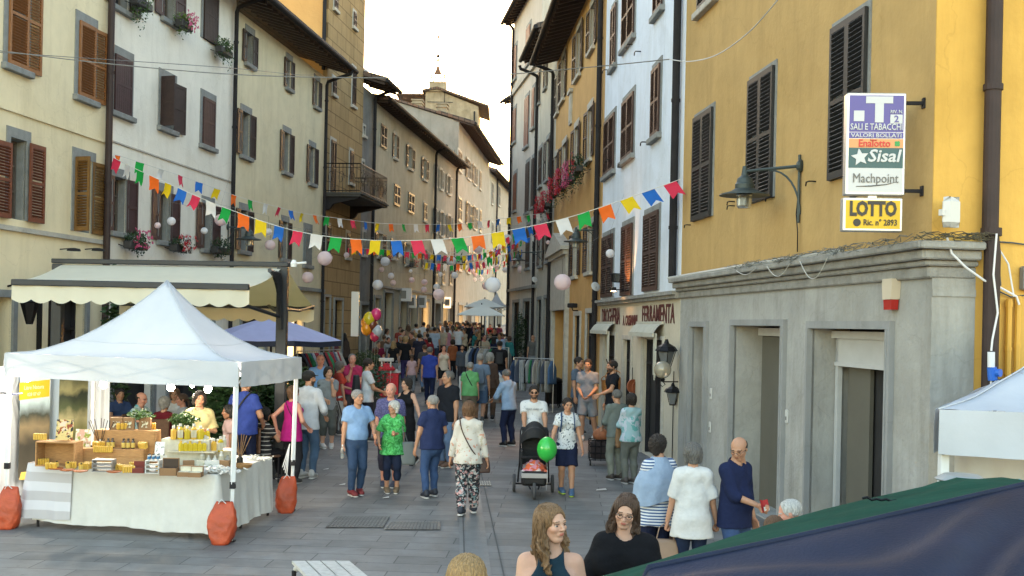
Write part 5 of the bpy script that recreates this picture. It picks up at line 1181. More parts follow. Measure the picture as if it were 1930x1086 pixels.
for i,(px,py,z,dy,lab)in enumerate(((145,868,.10,.03,'first of two amber bottles beside the crate'),(153,868,.10,.03,'second of two amber bottles beside the crate'),(198,876,.2,.10,'left of the pair of brown bottles on the low step'),(206,876,.2,.10,'right of the pair of brown bottles on the low step'),(227,877,.2,.10,'leftmost of three brown bottles on the low step'),(236,877,.2,.10,'middle of three brown bottles on the low step'),(245,877,.2,.10,'rightmost of three brown bottles on the low step'))):
 bottle(X(px,py,0)*1+Vector((0,dy,z)),lab,h=.13,r=.026)
for(px,py,lab)in((107,884,'small square oil bottle on a leaf dish inside the crate'),(128,887,'small square oil bottle on a leaf dish left of the card'),(153,889,'small square oil bottle on a leaf dish right of the card'),(216,890,'small square oil bottle on a leaf dish by the soap fan'),(172,872,'small square oil bottle beside the reed sticks')):
 bottle(X(px,py-2),lab,SOAP,.022,.09,grp='square oil bottles on leaf dishes',square=True)
 mb=MB();mb.lathe([(.03,0),(.085,.012),(.09,.022),(.07,.02)],12);tag(mb.build('leaf_dish',TERRA,None,X(px,py+1)+Vector((0,-.02,0))),lab.replace('small square oil bottle on a leaf dish','orange-brown leaf dish holding an oil bottle').replace('small square oil bottle beside','orange-brown leaf dish beside'),'dish','leaf dishes on the stall')
def card(pos,w,h,m,label,rz=0,tilt=-.15,name='display_card'):
 mb=MB();mb.box(-w/2,w/2,-.006,.006,0,h);o=mb.build(name,m,None,pos);o.rotation_euler=(tilt,0,rz);return tag(o,label,'display card')
PIC1=pattern('picture_portrait',(.55,.42,.18),[(.25,.06,.03),(.6,.45,.35),(.03,.03,.03)],14,.55);PIC2=pattern('picture_garden',(.6,.5,.3),[(.25,.3,.06),(.55,.35,.28),(.7,.68,.6)],14,.5)
card(X(112,880,.32,.12),.21,.26,PIC1,'picture board of a red-haired figure standing on the crate');card(X(148,872,.16,.12),.20,.26,PIC2,'picture board of a pale figure among leaves beside the crate')
for px,lab in((203,'left kraft paper bag with a silver print'),(226,'middle kraft paper bag with a silver print'),(258,'right kraft paper bag with a silver print')):
 r=thing('kraft_bag',lab,'paper bag',X(px,876,.0)+Vector((0,.27,.42)),0,'kraft paper bags on the tall step');mb=MB();mb.prism([(-.08,0),(.08,0),(.075,.15),(.07,.16),(-.07,.16),(-.075,.15)],.04);mb.build('bag',KRAFT,r);mb=MB();mb.box(-.045,.045,-.003,0,.03,.11);mb.build('print',pattern('silver_print',(.16,.10,.05),[(.5,.5,.4)],30,.52),r)
t=thing('reed_diffuser','reed diffuser with a fan of brown sticks on the left of the stall','diffuser',X(188,872,.14));mb=MB();mb.lathe([(.035,0),(.035,.1),(.012,.13),(.012,.16)],12);mb.build('jar',WHB,t)
for i in range(7):a=-.5+i*.16;mb=MB();mb.tube([(0,0,.05),(math.sin(a)*.36,.05*math.cos(i*2),.05+.38*math.cos(a))],.005,5);mb.build('reed',DARKW,t)
t=thing('reed_diffuser','reed diffuser with pale sticks at the right end of the stall','diffuser',X(452,878,.03));mb=MB();mb.lathe([(.04,0),(.04,.07),(.012,.10),(.012,.12)],12);mb.build('jar',CAPB,t)
for i in range(7):a=-.4+i*.14;mb=MB();mb.tube([(0,0,.05),(math.sin(a)*.3,.04*math.cos(i*2),.05+.33*math.cos(a))],.005,5);mb.build('reed',KRAFT,t)
def rack3(pos,label,m,w=.2,h=.14):
 mb=MB()
 for z in(0,h*.33,h*.66,h):mb.box(-w/2,w/2,0,.14,z,z+.01)
 mb.box(-w/2,-w/2+.012,0,.14,.01,h);mb.box(w/2-.012,w/2,0,.14,.01,h);return tag(mb.build('display_tray',m,None,pos),label,'tray')
rack3(X(192,890),'grey layered tray under the long soap row',mat('grey_tray',(.22,.22,.23),.4,.3),.25,.14);rack3(X(286,893),'white stepped rack for the little blue bottles',WHB,.17,.15)
for i in range(6):bottle(X(278+(i%3)*8.5,893,.165)+Vector((0,.03+.05*(i//3),0)),'small blue-labelled bottle on the white rack, '+['front left','front middle','front right','back left','back middle','back right'][i],WHB,.016,.07,CAPB,BLUEL,grp='small blue-labelled bottles')
card(X(296,884,.16,.08),.12,.17,pattern('card_print',(.6,.6,.6),[(.08,.08,.08)],25,.6),'white printed card above the little blue bottles')
def openbox(pos,w,h,label,m=DARKBX,m2=KRAFT):
 r=thing('gift_box',label,'box',pos);mb=MB();mb.box(-w/2,w/2,0,.12,0,h*.45);mb.box(-w/2,w/2,.12,.135,0,h);mb.build('box',m2,r);mb=MB();mb.box(-w/2+.01,w/2-.01,.112,.119,h*.46,h-.01);mb.box(-w/2+.01,w/2-.01,.01,.11,h*.45,h*.45+.004);mb.build('lining',m,r);return r
openbox(X(316,897),.2,.2,'open dark-lined gift box in front of the cream riser');openbox(X(345,899),.15,.12,'kraft gift box with jars, left one of two',CRW);openbox(X(366,900),.15,.12,'kraft gift box with jars, right one of two',CRW)
openbox(X(258,892),.16,.13,'maroon lidded box near the middle of the stall',REDBX,REDBX)
mb=MB();mb.box(-.12,.12,0,.1,0,.09);tag(mb.build('maroon_box',REDBX,None,X(323,884,.345,.33)),'maroon box packed with little oil bottles on the cream riser','box')
for i in range(5):bottle(X(323,884,.435,.38)+Vector((-.09+i*.045,0,0)),'little oil bottle in the maroon box, number %d from its left'%(i+1),OIL,.014,.08,WHB,None,grp='little oil bottles in the maroon box')
for i in range(12):
 px=330+(i%6)*9;bottle(X(px,884,.20 if i<6 else.34,.22 if i<6 else.36)+Vector((0,0,0)),'golden square oil bottle, %s row, %s'%(['lower','upper'][i//6],['leftmost','second','third','fourth','fifth','rightmost'][i%6]),OIL,.03,.13,WHB if i%2 else SOAP,None,grp='golden oil bottles on the riser',square=True)
mb=MB();mb.box(-.3,.3,0,.16,0,.012);tag(mb.build('glass_shelf',CRW,None,X(352,884,.185,.16)),'thin cream shelf carrying the lower row of golden bottles','shelf')
for i in range(11):
 px=372+(i%6)*12;bottle(X(px,884,.19 if i<4 else.0,.34 if i<4 else.22)+Vector((0,0,.05*(i%3==0))),'white dispenser bottle with pale label, %s, %s'%(['on the riser','on the cloth'][i>=4],['first','second','third','fourth','fifth','sixth','seventh'][i if i<4 else i-4]+' from the left'),WHB,.032,.15,WHB,CRW,grp='white bottles on the stall')
rnd=random.Random(11);mb=MB()
for i in range(70):
 q=Vector((rnd.gauss(0,.13),rnd.gauss(0,.07),.01+.06*rnd.random()));T=Matrix.Translation(q)@Matrix.Rotation(rnd.random()*6,4,'Z')@Matrix.Rotation(rnd.uniform(-.8,.8),4,'X')@Matrix.Rotation(rnd.uniform(-.6,.6),4,'Y');mb.box(-.03,.03,-.025,.025,-.006,.006,T)
tag(mb.build('wrapped_sweets',WHB,None,X(398,892)),'heap of small white paper packets near the front corner','packets',kind='stuff')
def sprigs(pos,label,rx=.15,ry=.08,n=160,cols=None,hgt=.07):
 mb=MB()
 for i in range(n):
  q=Vector((rnd.gauss(0,rx*.5),rnd.gauss(0,ry*.5),rnd.random()*hgt));T=Matrix.Translation(q)@Matrix.Rotation(rnd.random()*6,4,'Z')@Matrix.Rotation(rnd.uniform(-1,1),4,'X');mb.poly([(-.02,0,0),(0,-.008,.003),(.02,0,0),(0,.008,.003)],T)
 return tag(mb.build('sachets',cols,None,pos),label,'sachets',kind='stuff')
LEAFP=mat('sage_leaf',(.2,.25,.09),.8,var=.4,vscale=20);sprigs(X(392,884),'green and white herb sachets behind the packets',.16,.08,220,LEAFP);sprigs(X(480,868),'white and green scented sachets at the far corner of the table',.2,.07,200,mat('sachet_white',(.55,.57,.55),.8,var=.3,vscale=25));sprigs(X(425,878),'pale green sprigs lying beside the pole',.1,.06,120,LEAFP)
t=thing('wicker_basket','small shallow wicker basket at the right end of the table','basket',X(457,882));mb=MB();mb.lathe([(.08,0),(.11,.01),(.125,.05),(.115,.05),(.1,.015),(.02,.012)],18);mb.build('basket',KRAFT if 0 else mat('wicker',(.3,.16,.06),.8,var=.4,vscale=40),t)
rnd=random.Random(21)
wh=['in front of the low step','beside the amber bottles','near the open gift box','by the grey tray','left of the card','close to the crate','behind the leaf dishes','near the reed sticks','at the centre of the cloth','just right of the maroon box','against the tall step','by the kraft jars']
for i,(px,py,z,dy)in enumerate(((95,886,0,0),(118,878,.32,.1),(166,884,0,0),(176,876,.2,.08),(254,884,0,0),(268,876,.42,.3),(216,876,.42,.26),(186,876,.20,.06),(243,892,0,0),(300,890,0,.05),(262,876,.20,.08),(160,876,.0,.12))):
 soap(X(px,py,z,dy),'extra wrapped yellow soap set, '+wh[i],rnd.choice((3,4,5)),rnd.uniform(-.6,.6),rnd.choice((0,.25)),rnd.uniform(.10,.16))
for i in range(8):
 px=312+i*13;bottle(X(px,884,.34 if i<5 else.18,.30),'taller golden oil bottle on the cream risers, %s'%['first','second','third','fourth','fifth','sixth','seventh','last'][i]+' from the left',OIL if i%3 else SOAP,.036,.17+.03*(i%2),WHB,CRW if i%2 else None,grp='taller golden oil bottles',square=True)
for i in range(9):
 px=340+i*11;mb=MB();w_=.05+.02*(i%3);mb.box(-w_,w_,0,.07,0,.06+.05*(i%2),ch=.006);o=mb.build('small_box',[CRW,KRAFT,WHB][i%3],None,X(px,893-(i%2)*6,0,.10));o.rotation_euler.z=rnd.uniform(-.4,.4);tag(o,'small %s product box by the oil bottles, %s from the left'%(['cream','kraft','white'][i%3],['first','second','third','fourth','fifth','sixth','seventh','eighth','last'][i]),'box','small product boxes on the stall')
t=thing('label_card','little printed price card in the middle of the stall','card',X(302,884,.0,.1));mb=MB();mb.box(-.05,.05,0,.004,0,.16);mb.build('card',WHB,t)
# small potted plants on the stall
def leafball(n,rx,rz_,m,seed,size=.05,jitter=.25,asp=.45,fn=None):
 rr=random.Random(seed);mb=MB()
 for i in range(n):
  while True:
   q=Vector((rr.uniform(-1,1),rr.uniform(-1,1),rr.uniform(-1,1)))
   if.25<q.length<1:break
  q=q*(1+jitter*math.sin(q.x*7+seed)*math.cos(q.z*6+q.y*5));q=Vector((q.x*rx,q.y*rx,q.z*rz_))
  if fn:q=fn(q)
  T=Matrix.Translation(q)@Matrix.Rotation(rr.random()*6.28,4,'Z')@Matrix.Rotation(rr.uniform(-1.2,1.2),4,'X')@Matrix.Rotation(rr.uniform(-.8,.8),4,'Y');s=size*rr.uniform(.6,1.3)
  mb.add([(-s,0,0),(0,-s*asp,s*.15),(s,0,0),(0,s*asp,s*.15)],[(0,1,2,3)],T)
 return mb
GRN=mat('leaf_green',(.045,.10,.022),.6,var=.5,vscale=6);GRND=mat('leaf_dark_green',(.022,.055,.018),.55,var=.5,vscale=6);GRNL=mat('leaf_light_green',(.10,.17,.04),.6,var=.5,vscale=6);POT=mat('terracotta_pot',(.28,.11,.05),.8,var=.2);POTD=mat('dark_pot',(.03,.03,.032),.6)
def potted(pos,label,potr,poth,pm,n,rx,rzz,gm,seed,size,up=0.,stem=True,name='potted_plant',jitter=.25):
 t=thing(name,label,'plant',pos);mb=MB();mb.lathe([(potr*.72,0),(potr,poth*.9),(potr*1.06,poth*.9),(potr*1.06,poth),(potr*.9,poth),(potr*.88,poth*.92)],16);mb.build('pot',pm,t)
 mb=leafball(n,rx,rzz,gm,seed,size,jitter);mb.build('foliage',gm,t,(0,0,poth+rzz+up))
 if stem:mb=MB();mb.tube([(0,0,poth*.8),(.01,0,poth+up+rzz)],.012,6);mb.tube([(0,0,poth+up*.6),(rx*.5,0,poth+up+rzz)],.008,5);mb.tube([(0,0,poth+up*.7),(-rx*.5,.02,poth+up+rzz*.8)],.008,5);mb.build('stem',DARKW,t)
 return t
potted(X(246,876,.42,.36),'small leafy plant on the stall, the left one behind the kraft bags',.05,.09,POTD,260,.16,.07,GRN,1,.03,.02);potted(X(325,880,.34,.46),'larger leafy plant on the stall, behind the maroon box',.06,.1,POTD,420,.19,.09,GRN,2,.035,.03)
# printed banners and curtains inside the gazebo
def hang(name,label,pa,pb,z0,z1,m,cat,wav=.01,fr=20,n=24,seed=0,nz=16,bunch=None):
 mb=MB();d=pb-pa;nr=Vector((d.y,-d.x,0)).normalized()
 def fn(u,v):
  q=pa.lerp(pb,u);w=wav*math.sin(u*fr+seed+1.2*math.sin(v*2.3+u*3));q=q+nr*w
  if bunch:
   zb,amt=bunch;z=z0+(z1-z0)*v;s=1-amt*math.exp(-((z-zb)/.28)**2);c=pa.lerp(pb,.5);q=c+(q-c)*s
  return Vector((q.x,q.y,z0+(z1-z0)*v))
 mb.grid(fn,n,nz);return tag(mb.build(name,m,smooth=True),label,cat)
def banner_mat(name,bands,blot):
 m=mat(name,bands[0][1],.6);n=m.node_tree.nodes;l=m.node_tree.links;tc=n.new('ShaderNodeTexCoord');sx=n.new('ShaderNodeSeparateXYZ');l.new(tc.outputs['Object'],sx.inputs[0])
 t=n.new('ShaderNodeTexNoise');t.inputs['Scale'].default_value=5;t.inputs['Detail'].default_value=8;l.new(tc.outputs['Object'],t.inputs['Vector'])
 a=n.new('ShaderNodeMath');a.operation='MULTIPLY_ADD';a.inputs[1].default_value=blot;l.new(t.outputs[0],a.inputs[0]);l.new(sx.outputs[2],a.inputs[2])
 mr=n.new('ShaderNodeMapRange');mr.inputs['From Min'].default_value=.3+blot*.5;mr.inputs['From Max'].default_value=2.+blot*.5;l.new(a.outputs[0],mr.inputs[0])
 r=n.new('ShaderNodeValToRGB');l.new(mr.outputs[0],r.inputs[0]);el=r.color_ramp.elements
 for i,(p,c)in enumerate(bands):
  e=el[i]if i<2 else el.new(p);e.position=p;e.color=(*c,1)
 l.new(r.outputs[0],n['Principled BSDF'].inputs['Base Color']);return m
BAN1=banner_mat('banner_river_town',[(0,(.10,.09,.07)),(.3,(.05,.045,.035)),(.45,(.22,.17,.1)),(.55,(.04,.045,.035)),(.66,(.35,.45,.5)),(.74,(.5,.58,.6)),(1,(.6,.62,.58))],.22)
BAN2=banner_mat('banner_garden',[(0,(.12,.10,.06)),(.35,(.2,.2,.08)),(.5,(.35,.32,.18)),(.58,(.08,.10,.05)),(.68,(.03,.04,.03)),(.74,(.25,.24,.12)),(.88,(.03,.04,.03)),(1,(.45,.48,.45))],.3)
WHC=mat('white_curtain',(.58,.60,.64),.8,var=.08,vscale=3,bump=.3,bscale=6)
q0,q1=P(36,800,.0076),P(93,800,.0079)
ba=hang('printed_banner','tall banner of a river town with a yellow band, inside the gazebo',Vector((q0 .x,q0 .y,0)),Vector((q1 .x,q1 .y,0)),.35,zv+.02,BAN1,'banner',.006,9)
yb_=MB();dd=(q1-q0);zz1,zz0=onz(60,722,1).z,0
za=HC+ray(60,722)[1]*q0 .y;zb2=HC+ray(60,755)[1]*q0 .y
yb_.grid(lambda u,v:Vector(((q0+dd*u).x+dd.y*.004,(q0+dd*u).y-.02,zb2+(za-zb2)*v+.02*u)),4,1);yb_.build('yellow_band',mat('banner_yellow',(.62,.38,.02),.6),ba)
def gib(parent,txts):
 for(s,z,size)in txts:text_mesh('banner_lettering',s,size,mat('banner_white_print',(.65,.62,.5),.6),parent,((q0+dd*.5).x,(q0+dd*.5).y-.04,z),(R(90),0,math.atan2(dd.y,dd.x)),.001)
gib(ba,[('Litre Natura',za-.08,.085),('028 07 67',zb2+.07,.07)])
q2,q3=P(111,800,.0080),P(165,800,.0083);hang('printed_banner','printed banner of a walled garden, the second inside the gazebo',Vector((q2 .x,q2 .y,0)),Vector((q3 .x,q3 .y,0)),.5,zv+.02,BAN2,'banner',.006,9,seed=3)
q4,q5=P(90,800,.0083),P(205,800,.0085);hang('curtain','plain white curtain hanging behind the two printed banners',Vector((q4 .x,q4 .y,0)),Vector((q5 .x,q5 .y,0)),.1,zv+.05,WHC,'curtain',.03,40,60)
q6,q7=P(-60,800,.0071),P(66,800,.0080);hang('curtain','white gazebo side curtain tied back with a dark cord at the left edge',Vector((q6 .x,q6 .y,0)),Vector((q7 .x,q7 .y,0)),.05,zv+.08,WHC,'curtain',.05,60,90,bunch=(1.52,.5))
mb=MB();pp=P(14,741,.0071);mb.tube([pp+Vector((-.12,-.06,0)),pp+Vector((0,-.13,.01)),pp+Vector((.12,-.06,-.01)),pp+Vector((.2,0,.0))],.012,6);tag(mb.build('tie_cord',mat('navy_cord',(.01,.015,.05),.7)),'dark blue cord gathering the white curtain','cord')
mb=MB();mb.add([(0,0,0),(.26,.05,.02),(.27,.12,.12),(0,.06,.1)],[(0,1,2,3)]);tag(mb.build('yellow_tub',SOAP,None,P(36,905,.0072)),'yellow plastic scoop low beside the stall','tub')
# bulbs
for px,py,lab in((52,712,'leftmost glowing bulb under the gazebo edge'),(195,725,'second glowing bulb under the gazebo edge'),(322,730,'third glowing bulb, above the oil bottles'),(362,727,'small glowing bulb further inside the gazebo'),(392,733,'glowing bulb close to the front corner pole')):
 k=kc*.98 if px!=362 else kc*1.08;q=P(px,py,k);t=thing('light_bulb',lab,'bulb',q,0,'bulbs lighting the stall');sc=1 if px!=362 else.6
 mb=MB();mb.lathe([(.004,-.055*sc),(.03*sc,-.045*sc),(.05*sc,-.01),(.045*sc,.025),(.02,.06),(.018,.075)],14);mb.build('glass_bulb',mat('glowing_bulb',(1,1,1),.3,emit=(1,.93,.8),estr=9),t,smooth=True)
 mb=MB();mb.lathe([(.02,.075),(.022,.12),(.01,.13)],10);mb.tube([(0,0,.12),(0,0,.24)],.005,5);mb.build('socket',IRON,t)
 ld=bpy.data.lights.new('bulb_light','POINT');ld.energy=5.0*sc;ld.color=(1,.85,.62);ld.shadow_soft_size=.05;lo=bpy.data.objects.new('bulb_light',ld);COL.objects.link(lo);lo.parent=t;lo.location=(0,-.0,-.12)
 # terrace awning structure
AWC=mat('awning_cream',(.66,.64,.54),.85,var=.08,vscale=2,bump=.25,bscale=6);
AWC.node_tree.nodes['Principled BSDF'].inputs['Transmission Weight'].default_value=0
def translucent(m,col,fac=.35):
 n=m.node_tree.nodes;l=m.node_tree.links;b=n['Principled BSDF'];o=[x for x in n if x.type=='OUTPUT_MATERIAL'][0];t=n.new('ShaderNodeBsdfTranslucent');t.inputs[0].default_value=(*col,1);mx=n.new('ShaderNodeMixShader');mx.inputs[0].default_value=fac
 l.new(b.outputs[0],mx.inputs[1]);l.new(t.outputs[0],mx.inputs[2]);l.new(mx.outputs[0],o.inputs['Surface'])
translucent(AWC,(.55,.42,.14),.35);translucent(WHITEC,(.6,.6,.58),.06)
AWD=mat('awning_frame_charcoal',(.02,.024,.032),.45,.2,var=.2)
AWR=thing('awning_frame','charcoal twin-sided terrace awning frame with cream scalloped canopies','awning',(*P(533,497,.009).xy,0));AO=AWR.location.copy();AO.z=0
bR,bL=P(545,499,.009),P(100,489,.0092);bL.z=bR.z
mb=MB()
def barw(mb,a,b,w,h):
 d=b-a;T=Matrix.Translation(a)@d.to_track_quat('X','Z').to_matrix().to_4x4();mb.box(0,d.length,-w,w,-h,h,T,ch=.01)
barw(mb,bL-AO,bR-AO,.07,.04);mb.build('top_beam',AWD,AWR)
for q in(bR+Vector((-.1,0,0)),bL+Vector((.1,0,0))):mb=MB();mb.box(q.x-AO.x-.09,q.x-AO.x+.09,q.y-AO.y-.08,q.y-AO.y+.08,0,bR.z-.05,ch=.01);mb.build('post',AWD,AWR)
def canopy(f0,f1,nm,k0=(.04,.97)):
 a0=bL.lerp(bR,k0[0])+Vector((0,0,-.06));a1=bL.lerp(bR,k0[1])+Vector((0,0,-.06))
 mb=MB();mb.grid(lambda u,v:a0 .lerp(a1,u).lerp(f0 .lerp(f1,u),v)-AO+Vector((0,0,-.05*math.sin(v*math.pi)+.008*math.sin(u*60)*v)),60,12);c=mb.build(nm,AWC,AWR,smooth=True)
 mb=MB();barw(mb,f0-AO,f1-AO,.04,.045);mb.build('front_bar',AWD,AWR)
 mb=MB();L=(f1-f0).length;ns=round(L/.30)
 mb.grid(lambda u,v:f0 .lerp(f1,u)-AO+Vector((.0,.012*math.sin(u*40),-.04-v*(.21+.045*abs(math.sin(u*ns*math.pi))*1.2))),ns*8,5);mb.build('scalloped_valance',AWC,AWR,smooth=True)
 return c
nf0,nf1=P(22,540,.0078),P(470,533,.0078);nf0 .z=nf1 .z=(nf0 .z+nf1 .z)/2;canopy(nf0,nf1,'canopy')
ff0,ff1=P(225,571,.0104),P(592,580,.0104);ff0 .z=ff1 .z=(ff0 .z+ff1 .z)/2;canopy(ff0,ff1,'canopy',(.1,.99))
mb=MB()
for j in range(5):
 pts=[]
 for t in range(9):
  a=t/8*math.pi/2;pts.append(bR-AO+Vector((-.1,-.09-(.95-j*.17)*(1-math.sin(a)),-.15-(.95-j*.17)*(1-math.cos(a)))))
 mb.tube(pts,.022 if j else.04,5)
mb.build('side_brace',AWD,AWR)
for a,b in((bR+Vector((-.1,0,-.9)),nf1+Vector((-.6,0,.02))),(bR+Vector((-.1,0,-.75)),ff1+Vector((-.9,0,.02))),(bR+Vector((-.1,0,-.75)),ff1+Vector((-.02,0,.02))),(bL+Vector((.1,0,-.75)),nf0+Vector((.6,0,.02)))):mb=MB();mb.tube([a-AO,(a+b)/2-AO+Vector((0,0,-.06)),b-AO],.03,6);mb.build('folding_arm',AWD,AWR)
mb=MB();mb.lathe([(.05,-.06),(.06,.0),(.03,.06)],10,c=tuple(bR-AO+Vector((.09,-.05,.02))));mb.tube([bR-AO+Vector((.1,-.05,.02)),bR-AO+Vector((.3,-.05,.04))],.02,6);mb.build('end_fitting',POLEW,AWR)
s_,z_=b1 .at(78,600);mb=MB();mb.box(-.17,.17,-.08,0,-.75,.75);mc=mb.build('menu_case',IRON,b1 .o,(s_,0,z_));mb=MB();mb.box(-.1,.1,-.085,-.08,-.62,.62);mb.build('menu_sheet',CREAM,mc)
def wlantern(parent,loc,s=1.):
 r=obj('wall_lantern',None,parent,loc)if 0 else None
 mb=MB();mb.lathe([(.05,-.3),(.16,-.02),(.18,0),(.2,.02),(.06,.16),(.02,.24)],6);return mb
s_,z_=b1 .at(14,560);mb=MB();mb.tube([(0,0,.2),(0,-.4,.3),(0,-.45,.2)],.02,6);mb.lathe([(.06,-.5),(.17,-.1),(.19,-.08),(.05,.08),(.01,.2)],6,c=(0,-.45,0));mb.build('wall_lantern',IRON,b1 .o,(s_,0,z_))
# parasols, far gazebos
def parasol(top,k,hw,drop,label,m,valance=.0,n=8,polez=None,ang=0.,aspect=1.,valm=None):
 Y=k*F;g=gz(Y);r=thing('parasol',label,'parasol',(top.x,top.y,g));zt=top.z-g
 mb=MB();ring=[(hw*math.cos(2*math.pi*(i+ang)/n),hw*aspect*math.sin(2*math.pi*(i+ang)/n))for i in range(n)]
 nr=6;V=[(0,0,zt)]
 for j in range(1,nr+1):
  t=j/nr
  for i in range(n):
   x,y=ring[i];x2,y2=ring[(i+1)%n]
   V.append((x*t,y*t,zt-drop*t**1.15));V.append(((x+x2)/2*t,(y+y2)/2*t,zt-drop*t**1.15-.03*t))
 mb.v=V;N=2*n
 for i in range(N):mb.f.append((0,1+i,1+(i+1)%N))
 for j in range(nr-1):
  for i in range(N):a=1+j*N;mb.f.append((a+i,a+N+i,a+N+(i+1)%N,a+(i+1)%N))
 c=mb.build('canopy',m,r,smooth=False)
 if valance:
  vb=MB();a=1+(nr-1)*N
  for i in range(N):p,q=V[a+i],V[a+(i+1)%N];vb.poly([p,q,(q[0],q[1],q[2]-valance),(p[0],p[1],p[2]-valance)])
  vb.build('valance',valm or m,r)
 mb=MB();mb.tube([(0,0,0),(0,0,zt+.05)],.025,8);mb.build('pole',DARKW if 0 else METAL_D,r);mb=MB();mb.lathe([(.3,0),(.3,.05),(.06,.09),(.04,.3)],14);mb.build('base',STONE,r)
 mb=MB()
 for i in range(n):mb.tube([(0,0,zt-.05),(ring[i][0]*.98,ring[i][1]*.98,zt-drop-.02)],.01,4)
 mb.build('ribs',METAL_D,r);return r
LAV=mat('lavender_canvas',(.36,.37,.58),.8,var=.08);translucent(LAV,(.2,.2,.4),.2);NAVY=mat('navy_canvas',(.012,.016,.035),.7)
parasol(P(512,597,.0122),.0122,1.62,.52,'lavender market parasol with navy border left of the brown tower',LAV,.12,6,valm=NAVY,ang=.0,aspect=1.)
PALEC=mat('pale_parasol',(.75,.76,.72),.8,var=.06);translucent(PALEC,(.5,.5,.45),.25)
parasol(P(908,574,.0205),.0205,1.28,.42,'nearer pale square parasol over the clothes stalls, mid-street',PALEC,.0,4,ang=.5,aspect=1.3);parasol(P(914,563,.0235),.0235,1.25,.38,'farther cream parasol just behind the nearer one',PALEC,.0,4,ang=.5,aspect=1.3)
cc=P(936,580,.027);w=.55;gazebo([cc+Vector((-w,-w,0)),cc+Vector((w,-w,0)),cc+Vector((w,w,0)),cc+Vector((-w,w,0))],'tiny white peaked gazebo far up the street',P(936,551,.027),.1)
# right foreground: canopies close to the camera
GREENC=mat('green_canvas',(.008,.055,.038),.95,var=.25,vscale=3,bump=.6,bscale=8,spec=.08);NAVYC=mat('navy_glossy_canvas',(.010,.016,.040),.6,var=.25,vscale=3,spec=.2,bump=.25,bscale=90)
r=thing('market_canopy','green market canopy with a navy front slope filling the lower right corner','canopy',(1.3,4.2,0))
O=r.location.copy();O.z=0
gA,gB,gC,gD=P(1110,1092,.0022),P(1800,905,.0022),P(2100,930,.0022),P(1215,1082,.0020)
def patch(pts_top,pts_bot,m,nm,nv=8,wob=.01,sm=True,bulge=.0):
 mb=MB();n=40
 def lp(pts,u):
  s=u*(len(pts)-1);i=min(int(s),len(pts)-2);t=s-i;return pts[i].lerp(pts[i+1],t)
 mb.grid(lambda u,v:lp(pts_top,u).lerp(lp(pts_bot,u),v)-O+Vector((0,0,wob*math.sin(v*9+u*5)*math.sin(v*math.pi)+bulge*math.sin(v*math.pi))),n,nv*3);return mb.build(nm,m,r,smooth=sm)
ridge=[P(1060,1106,.0024),P(1250,1054,.0024),P(1440,991,.0025),P(1560,958,.0026),P(1640,939,.0026),P(1740,917,.0027),P(1800,897,.0027),P(1850,902,.0027),P(2050,960,.0027)]
edge=[P(1205,1110,.0019),P(1222,1072,.0019),P(1316,1052,.00195),P(1483,1017,.0020),P(1600,991,.00205),P(1734,960,.0021),P(1850,933,.00215),P(1960,908,.0022),P(2150,880,.0022)]
patch(ridge,edge,GREENC,'green_roof',wob=.012)
front=[P(1190,1200,.0016),P(1290,1200,.0016),P(1450,1200,.0016),P(1600,1200,.0016),P(1760,1200,.0016),P(1850,1200,.0016),P(1930,1200,.0016),P(2000,1200,.0016),P(2200,1200,.0016)]
edge2=[q+Vector((0,-.004,.004))for q in edge]
mb=MB();n=60
def lp_(pts,u):
 s=u*(len(pts)-1);i=min(int(s),len(pts)-2);return pts[i].lerp(pts[i+1],s-i)
mb.grid(lambda u,v:lp_(edge2,u).lerp(lp_(front,u),v)-O+Vector((0,0,.03*math.sin(v*11+u*7+2*math.sin(u*9))*math.sin(v*math.pi)+.02*math.sin(v*math.pi))),n,40);mb.build('navy_roof',NAVYC,r,smooth=True)
mb=MB();hem=[q+Vector((0,-.01,.006))for q in edge];mb.tube([q-O for q in hem],.012,8);mb.build('navy_hem',NAVYC,r,smooth=True)
back=[q+Vector((.15,.9,-.9))for q in ridge];patch(ridge,back,GREENC,'rear_roof',wob=.01)
mb=MB();ap=P(1812,899,.0027)-O;mb.lathe([(.02,.02),(.09,.012),(.13,-.012),(.12,-.02)],16,c=tuple(ap));mb.build('ridge_cap',mat('grey_vinyl',(.22,.24,.25),.4),r)
for q in(edge[1],edge[-2],back[2],back[-2]):mb=MB();p=q-O;mb.tube([(p.x,p.y,0),(p.x,p.y,p.z-.02)],.02,8);mb.build('pole',POLEW,r)
mb=MB();rr=random.Random(2);e0=[P(1625+i*9,941+i*.8-(i%2)*3,.00245)-O for i in range(16)];mb.tube([q+Vector((0,0,.004*rr.random()))for q in e0],.006,5);mb.build('seam_cord',IRON,r)
wt=P(1770,772,.0031);w0,w1,w2,w3=P(1768,856,.0031),P(2350,985,.0029),P(2350,930,.0052),P(1880,830,.0052);
for q in(w1,w2,w3):q.z=w0 .z
gazebo([w0,w1,w2,w3],'white pop-up gazebo cut off at the right edge',Vector(((w0 .x+w1 .x+w2 .x+w3 .x)/4,(w0 .y+w1 .y+w2 .y+w3 .y)/4,w0 .z+1.0)),.26,sag=.04,pw=1.5)
hang('curtain','white side sheet hanging under the gazebo at the right edge',P(1795,860,.0034)*1,P(2000,860,.0036)*1,.9,w0 .z+.05,WHC,'curtain',.02,22,40)
card(P(1908,950,.0030),.12,.14,pattern('poster_blue',(.02,.04,.12),[(.1,.35,.5),(.05,.15,.08)],20,.5),'dark blue picture card hanging at the right edge',.2)
SLAT=mat('weathered_white_slats',(.42,.41,.39),.7,var=.2,vscale=20,stain=.3)
r=thing('slatted_table','weathered white slatted table top cut off by the bottom edge','table',(*P(620,1060,.0045).xy,0));O=r.location.copy();O.z=0;tzz=P(620,1057,.0045).z
